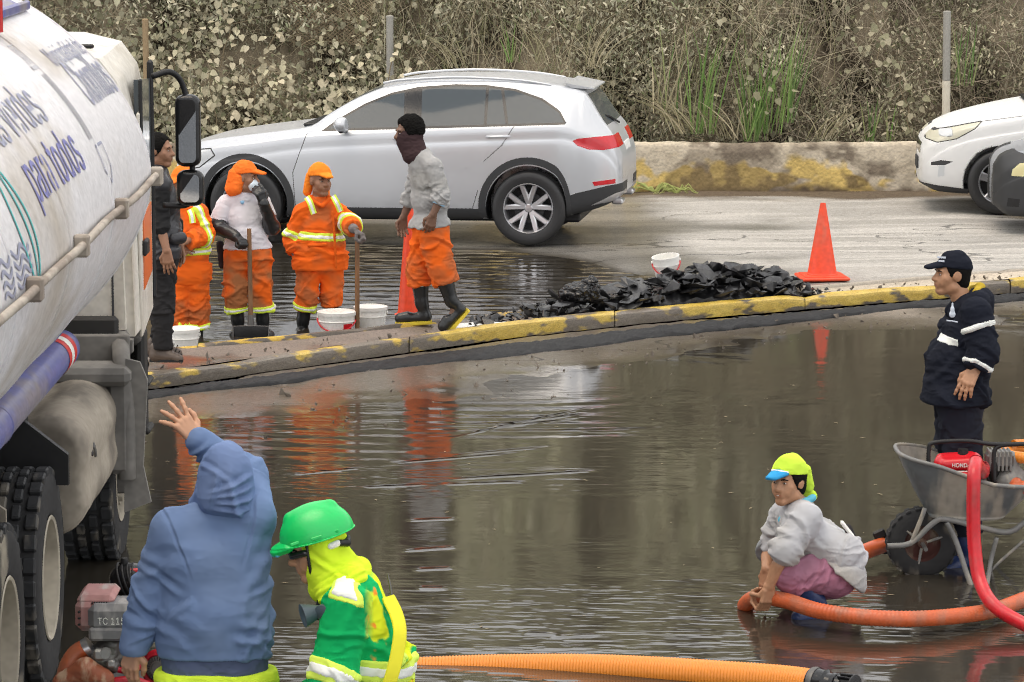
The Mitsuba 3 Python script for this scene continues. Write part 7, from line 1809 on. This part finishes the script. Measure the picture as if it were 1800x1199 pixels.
put('wheel_disc', lathe([(.125, .035), (.115, .03), (.09, .01), (.03, .02), (.025, .05), (0, .05)], 36, wc, frame((0, 1, 0))), 'm_rust', wk, smooth=35)
for a in np.radians([20, 140, 260]): put('wheel_spoke', tube([wc + V(0, -.04, 0), wc + V(.115 * math.cos(a), -.045, .115 * math.sin(a))], .008, 6), 'm_frame_steel', wk)
for i in range(22):
    a = 2 * math.pi * i / 22
    for s in (-1, 1):
        put('tread_lug', box(.03, .04, .012, wc + V(.192 * math.cos(a), s * .026, .192 * math.sin(a)), .003, rot((0, 1, 0), 90 - math.degrees(a)) ), 'm_tyre_mud', wk)
for dy in (.12, .48):
    Yd = dy - 0
    put('frame_arm', tube(spline([wc + V(-.26, dy - .30, .02) if False else bp(1560, 960, dy), bp(1600, 955, dy), bp(1640, 920, dy), bp(1662, 913, dy), bp(1720, 926, dy), bp(1775, 935, dy), bp(1820, 905, dy), bp(1900, 880, dy)], 40), .016, 8), 'm_frame_steel', wb, smooth=True)
    put('fork', tube([bp(1604, 950, dy), bp(1622, 905, dy), bp(1626, 893, dy)], .013, 8), 'm_frame_steel', wb, smooth=True)
    put('leg', tube(spline([bp(1664, 918, dy), bp(1680, 950, dy), bp(1700, 1010, dy * .3), bp(1712, 1042, dy * .0)], 16), .015, 8), 'm_frame_steel', wb, smooth=True)
    put('leg', tube(spline([bp(1752, 945, dy), bp(1742, 985, dy), bp(1735, 1030, dy * .2)], 12), .013, 8), 'm_frame_steel', wb, smooth=True)
    put('brace', tube([bp(1800, 950, dy), bp(1760, 985, dy), bp(1735, 1010, dy)], .009, 6), 'm_frame_steel', wb, smooth=True)
put('axle', tube([wc + V(0, -.2, 0), wc + V(0, .2, 0)], .012, 8), 'm_iron', wb)
# ---- red motor pump standing in the wheelbarrow
pm = thing('motor_pump', 'motor pump with red fuel tank in a black tube cage, standing in the wheelbarrow', 'pump')
c = bp(1686, 812, .28)
red = put('fuel_tank', solid([rc(c + V(-.085, -.09, .0), c + V(.07, -.09, .01), .035), rc(c + V(-.085, .08, .0), c + V(.07, .08, .01), .035), rc(c + V(-.09, 0, -.01), c + V(.075, 0, .005), .05), rc(c + V(.08, -.06, -.03), c + V(.09, .06, -.03), .04)], .006, .05), 'm_red', pm, smooth=True)
put('tank_cap', lathe([(0, .03), (.028, .028), (.03, 0), (0, 0)], 20, c + V(.02, 0, .045)), 'm_black', red, smooth=35)
t = VF(meshkit.text_mesh('HONDA', .021, .002, True)); put('tank_lettering', move(t, c + V(-.058, -.128, -.006), rot((1, 0, 0), 90)), 'm_white_plastic', red, kind='stuff')
put('tank_trim', box(.16, .006, .006, c + V(-.01, -.126, -.03), .002), 'm_white_plastic', red)
put('engine_block', box(.2, .2, .14, c + V(.0, 0, -.12), .02), 'm_iron', pm)
put('shroud', box(.14, .08, .09, c + V(.01, -.12, -.08), .02), 'm_red', pm)
put('recoil_cover', lathe([(.085, 0), (.085, .03), (.06, .05), (0, .055)], 28, c + V(.16, -.02, -.02), frame((1, 0, 0))), 'm_black', pm, smooth=35)
muf = put('muffler', box(.15, .13, .10, c + V(.215, -.03, .02), .025), 'm_iron', pm)
for i in range(6): put('muffler_rib', box(.012, .14, .11, c + V(.16 + .022 * i, -.03, .02), .003), 'm_frame_steel', muf)
put('pump_casing', solid([el(c + V(.28, -.02, -.12), V(.11, .11, .10)), rc(c + V(.28, -.02, -.05), c + V(.28, -.02, .02), .045)], .008, .03), 'm_frame_steel', pm, smooth=True)
put('outlet_elbow', tube(spline([c + V(.10, -.10, -.03), c + V(.11, -.16, .0), c + V(.10, -.22, -.02), bp(1716, 815, -.65 + .0)], 16), .036, 14), 'm_hose_red', pm, smooth=True)
for dy in (-.19, .19):
    y_ = YB + .28 + dy
    put('cage', tube(spline([at(1632, 818, y_), at(1633, 790, y_), at(1642, 778, y_), at(1700, 775, y_), at(1750, 781, y_), at(1850, 779, y_)], 40), .012, 8), 'm_black', pm, smooth=True)
    put('cage', tube(spline([at(1748, 850, y_), at(1747, 800, y_), at(1757, 784, y_), at(1790, 781, y_)], 24), .012, 8), 'm_black', pm, smooth=True)
put('fuel_line', tube(spline([c + V(.09, -.12, .02), c + V(.13, -.13, -.02), c + V(.15, -.12, -.12)], 14), .008, 6), 'm_black', pm, smooth=True)
k = thing('hose', 'coil of bright orange hose resting on the back of the motor pump', 'hose', 'hoses lying in the flood')
cl = [V(at(1822, 803, YB + .35)[0] + .17 * math.cos(a), YB + .38 + .18 * math.sin(a), at(1822, 803, YB + .35)[2] + .012 * a / 3.1) for a in np.linspace(.3, 8.5, 70)]
put(k, ribbed(cl, .032, .02, .0012, 14), 'm_hose_bright', smooth=True)
k = thing('hose', 'orange hose stub leaving the pump inside the wheelbarrow', 'hose', 'hoses lying in the flood')
put(k, tube(spline([c + V(.30, -.10, -.10), bp(1790, 858, .1), bp(1840, 852, .1), bp(1960, 870, .3)], 24), .036, 16), 'm_hose_orange', smooth=True)
# ---- motor pump standing in the flood at the lower left
YP = 14.6
mat('m_pink_grey', dusty((.34, .17, .16), (.36, .31, .29), .42, .72, 7), .6, .4)
mat('m_pump_grey', dusty((.15, .15, .155), (.30, .29, .28), .45, .75, 7), .5, .45)
mat('m_pump_red', dusty((.42, .012, .025), (.3, .04, .04), .55, .8, 7), .35, .5)
mp = thing('motor_pump', 'grimy motor pump chalked TC 115 with red frame, left of the hooded man', 'pump')
def pp(px, py, dy=0.0): return at(px, py, YP + dy)
def pbox(name, x0, y0, x1, y1, d0, d1, b, bs, parent=None):
    a, c2 = pp(x0, y0, d0), pp(x1, y1, d0); w, h_ = c2[0] - a[0], a[2] - c2[2]
    return put(name, box(w, d1 - d0, h_, ((a[0] + c2[0]) / 2, YP + (d0 + d1) / 2, (a[2] + c2[2]) / 2), b), bs, parent or mp, smooth=30)
mu = pbox('muffler_cover', 130, 1056, 172, 1112, .04, .30, .03, 'm_pink_grey')
pbox('muffler_top', 134, 1048, 200, 1066, .06, .34, .02, 'm_pink_grey', mu)
for i in range(7):
    a = pp(162 + 4.2 * i, 1060, .05); put('vent_slot', box(.006, .012, .010, a, .002), 'm_black', mu)
for i in range(3):
    a = pp(139, 1076 + 11 * i, .038); put('vent_slot', box(.012, .006, .010, a, .002), 'm_black', mu)
ft = pbox('fuel_tank', 153, 1064, 262, 1112, .0, .22, .028, 'm_pump_grey')
pbox('tank_lip', 155, 1104, 262, 1128, -.008, .228, .012, 'm_pump_grey', ft)
a = pp(192, 1062, .1); put('tank_cap', lathe([(0, .016), (.02, .014), (.022, 0), (0, 0)], 18, a), 'm_pink_grey', ft, smooth=35)
t = VF(meshkit.text_mesh('TC 115', .030, .001)); t = (t[0] * [.118 / np.ptp(t[0][:, 0]), 1, 1], t[1]); put('chalk_mark', move(t, pp(171, 1098, -.004) , rot((1, 0, 0), 90)), 'm_white_plastic', ft, kind='stuff', label='chalk marks TC 115')
pbox('white_bottle', 222, 1050, 262, 1068, .1, .22, .03, 'm_white_plastic')
put('engine_block', solid([rc(pp(182, 1150, .1), pp(205, 1150, .1), .06), rc(pp(196, 1135, .05), pp(192, 1165, .04), .03), rc(pp(170, 1160, .0), pp(198, 1172, .02), .028)], .006, .02, wr=(.01, 22, 3)), 'm_iron', mp, smooth=True)
put('carburettor', cat(box(.05, .05, .05, pp(175, 1150, -.03), .01), box(.035, .04, .035, pp(195, 1166, -.03), .008), lathe([(0, .03), (.022, .03), (.024, 0), (0, 0)], 16, pp(186, 1147, -.05), frame((0, -1, 0)))), 'm_alloy_dull', mp)
mat('m_alloy_dull', (.3, .3, .29), .4, .5, .7)
put('intake_elbow', tube(spline([pp(156, 1138, .05), pp(135, 1150, .05), pp(120, 1175, .04), pp(112, 1215, .05)], 20), .044, 16), 'm_hose_orange', mp, smooth=True)
put('hose_clamp', tube([pp(160, 1135, .05), pp(151, 1141, .05)], .047, 18), 'm_alloy', mp, smooth=40)
put('rusty_elbow', solid([rc(pp(112, 1200, -.05), pp(150, 1178, -.06), .046, .05), rc(pp(150, 1178, -.06), pp(180, 1195, -.05), .05)], .006, .02, wr=(.006, 25, 3)), 'm_rust_pale', mp, smooth=True)
mat('m_rust_pale', dusty((.26, .075, .035), (.45, .3, .2), .45, .7, 9), .6, .4)
fr = tube(spline([pp(186, 1166, .02), pp(212, 1178, .02), pp(240, 1176, .0), pp(252, 1140, .05), pp(258, 1112, .1)], 26), .014, 8)
put('red_frame', fr, 'm_pump_red', mp, smooth=True)
put('red_frame', tube(spline([pp(190, 1200, -.02), pp(230, 1196, -.02), pp(262, 1205, -.02)], 16), .02, 8), 'm_pump_red', mp, smooth=True)
fc = pp(286, 1172, .12)
rk = put('recoil_housing', lathe([(.085, 0), (.085, .05), (.075, .062), (.06, .065), (.058, .05), (0, .05)], 40, fc, frame((-.25, -1, .1))), 'm_pump_red', mp, smooth=35)
put('recoil_grille', lathe([(.056, .052), (.054, .066), (.03, .07), (.03, .06), (0, .06)], 36, fc, frame((-.25, -1, .1))), 'm_iron', rk, smooth=35)
for a in np.linspace(0, 2 * np.pi, 25)[:-1]: put('grille_fin', move(box(.018, .004, .006, (.044 * math.cos(a), .044 * math.sin(a), .07), .001, rz(math.degrees(a))), fc, frame((-.25, -1, .1))), 'm_black', rk)
af = put('air_filter', solid([el(pp(232, 1022, .5), V(.085, .08, .085)), el(pp(212, 1018, .5), V(.05, .06, .055))], .006, .03, wr=None), 'm_black_gloss', mp, smooth=True)
for i in range(4): put('filter_rib', lathe([(.085, -.006), (.09, 0), (.085, .006)], 30, pp(218 + 9 * i, 1021, .5), frame((1, -.1, .35))), 'm_black', af, smooth=True)
put('filter_cap', box(.055, .07, .02, pp(240, 1001, .48), .006), 'm_red', af)
put('filter_neck', lathe([(.016, 0), (.017, .035), (.013, .045), (0, .045)], 16, pp(219, 998, .5)), 'm_black', af, smooth=35)
put('engine_base', box(.30, .3, .12, pp(215, 1215, .15), .02), 'm_iron', mp)
put('filter_stalk', box(.08, .1, .3, pp(236, 1110, .45), .02), 'm_iron', mp)

# ---- grit washed along the kerb, and scum and bits of leaf floating on the flood
g_ = np.random.default_rng(99)
gr = []
for i in range(420):
    x = g_.uniform(-2.7, 5.2)
    if i % 3: y = kerb_y(x) - g_.uniform(.9, 2.6) * (1.3 if x < 1.5 else .7); z = float(ground_z(np.array(x), np.array(y)))
    else: y = kerb_y(x) + g_.uniform(.22, .7); z = .125
    s = abs(g_.normal(0, .005)) + .004
    gr.append(move(hull(g_.normal(0, 1, (7, 3)) * s), (x, y, z + s * .3)))
k = thing('grit', 'small stones and grit washed along the kerb and median', 'grit', kind='stuff')
mat('m_grit', (.13, .11, .09), .8, .3)
put(k, cat(*gr), 'm_grit')
fl = []
for i in range(170):
    x, y = g_.uniform(-2.6, 4.2), g_.uniform(15.6, 25.5)
    if y > shore_y(x) - .2: continue
    s = g_.uniform(.008, .022); a = g_.uniform(0, 360)
    v = LANCE * np.array([1, 1, .4]) * s * 2
    fl.append((v @ rz(a).T + V(x, y, WL + .004), LANCE_F))
k = thing('floating_bits', 'bits of leaf and straw floating on the flood', 'debris', kind='stuff')
mat('m_float', (.28, .23, .15), .8, .3)
put(k, cat(*fl), 'm_float')
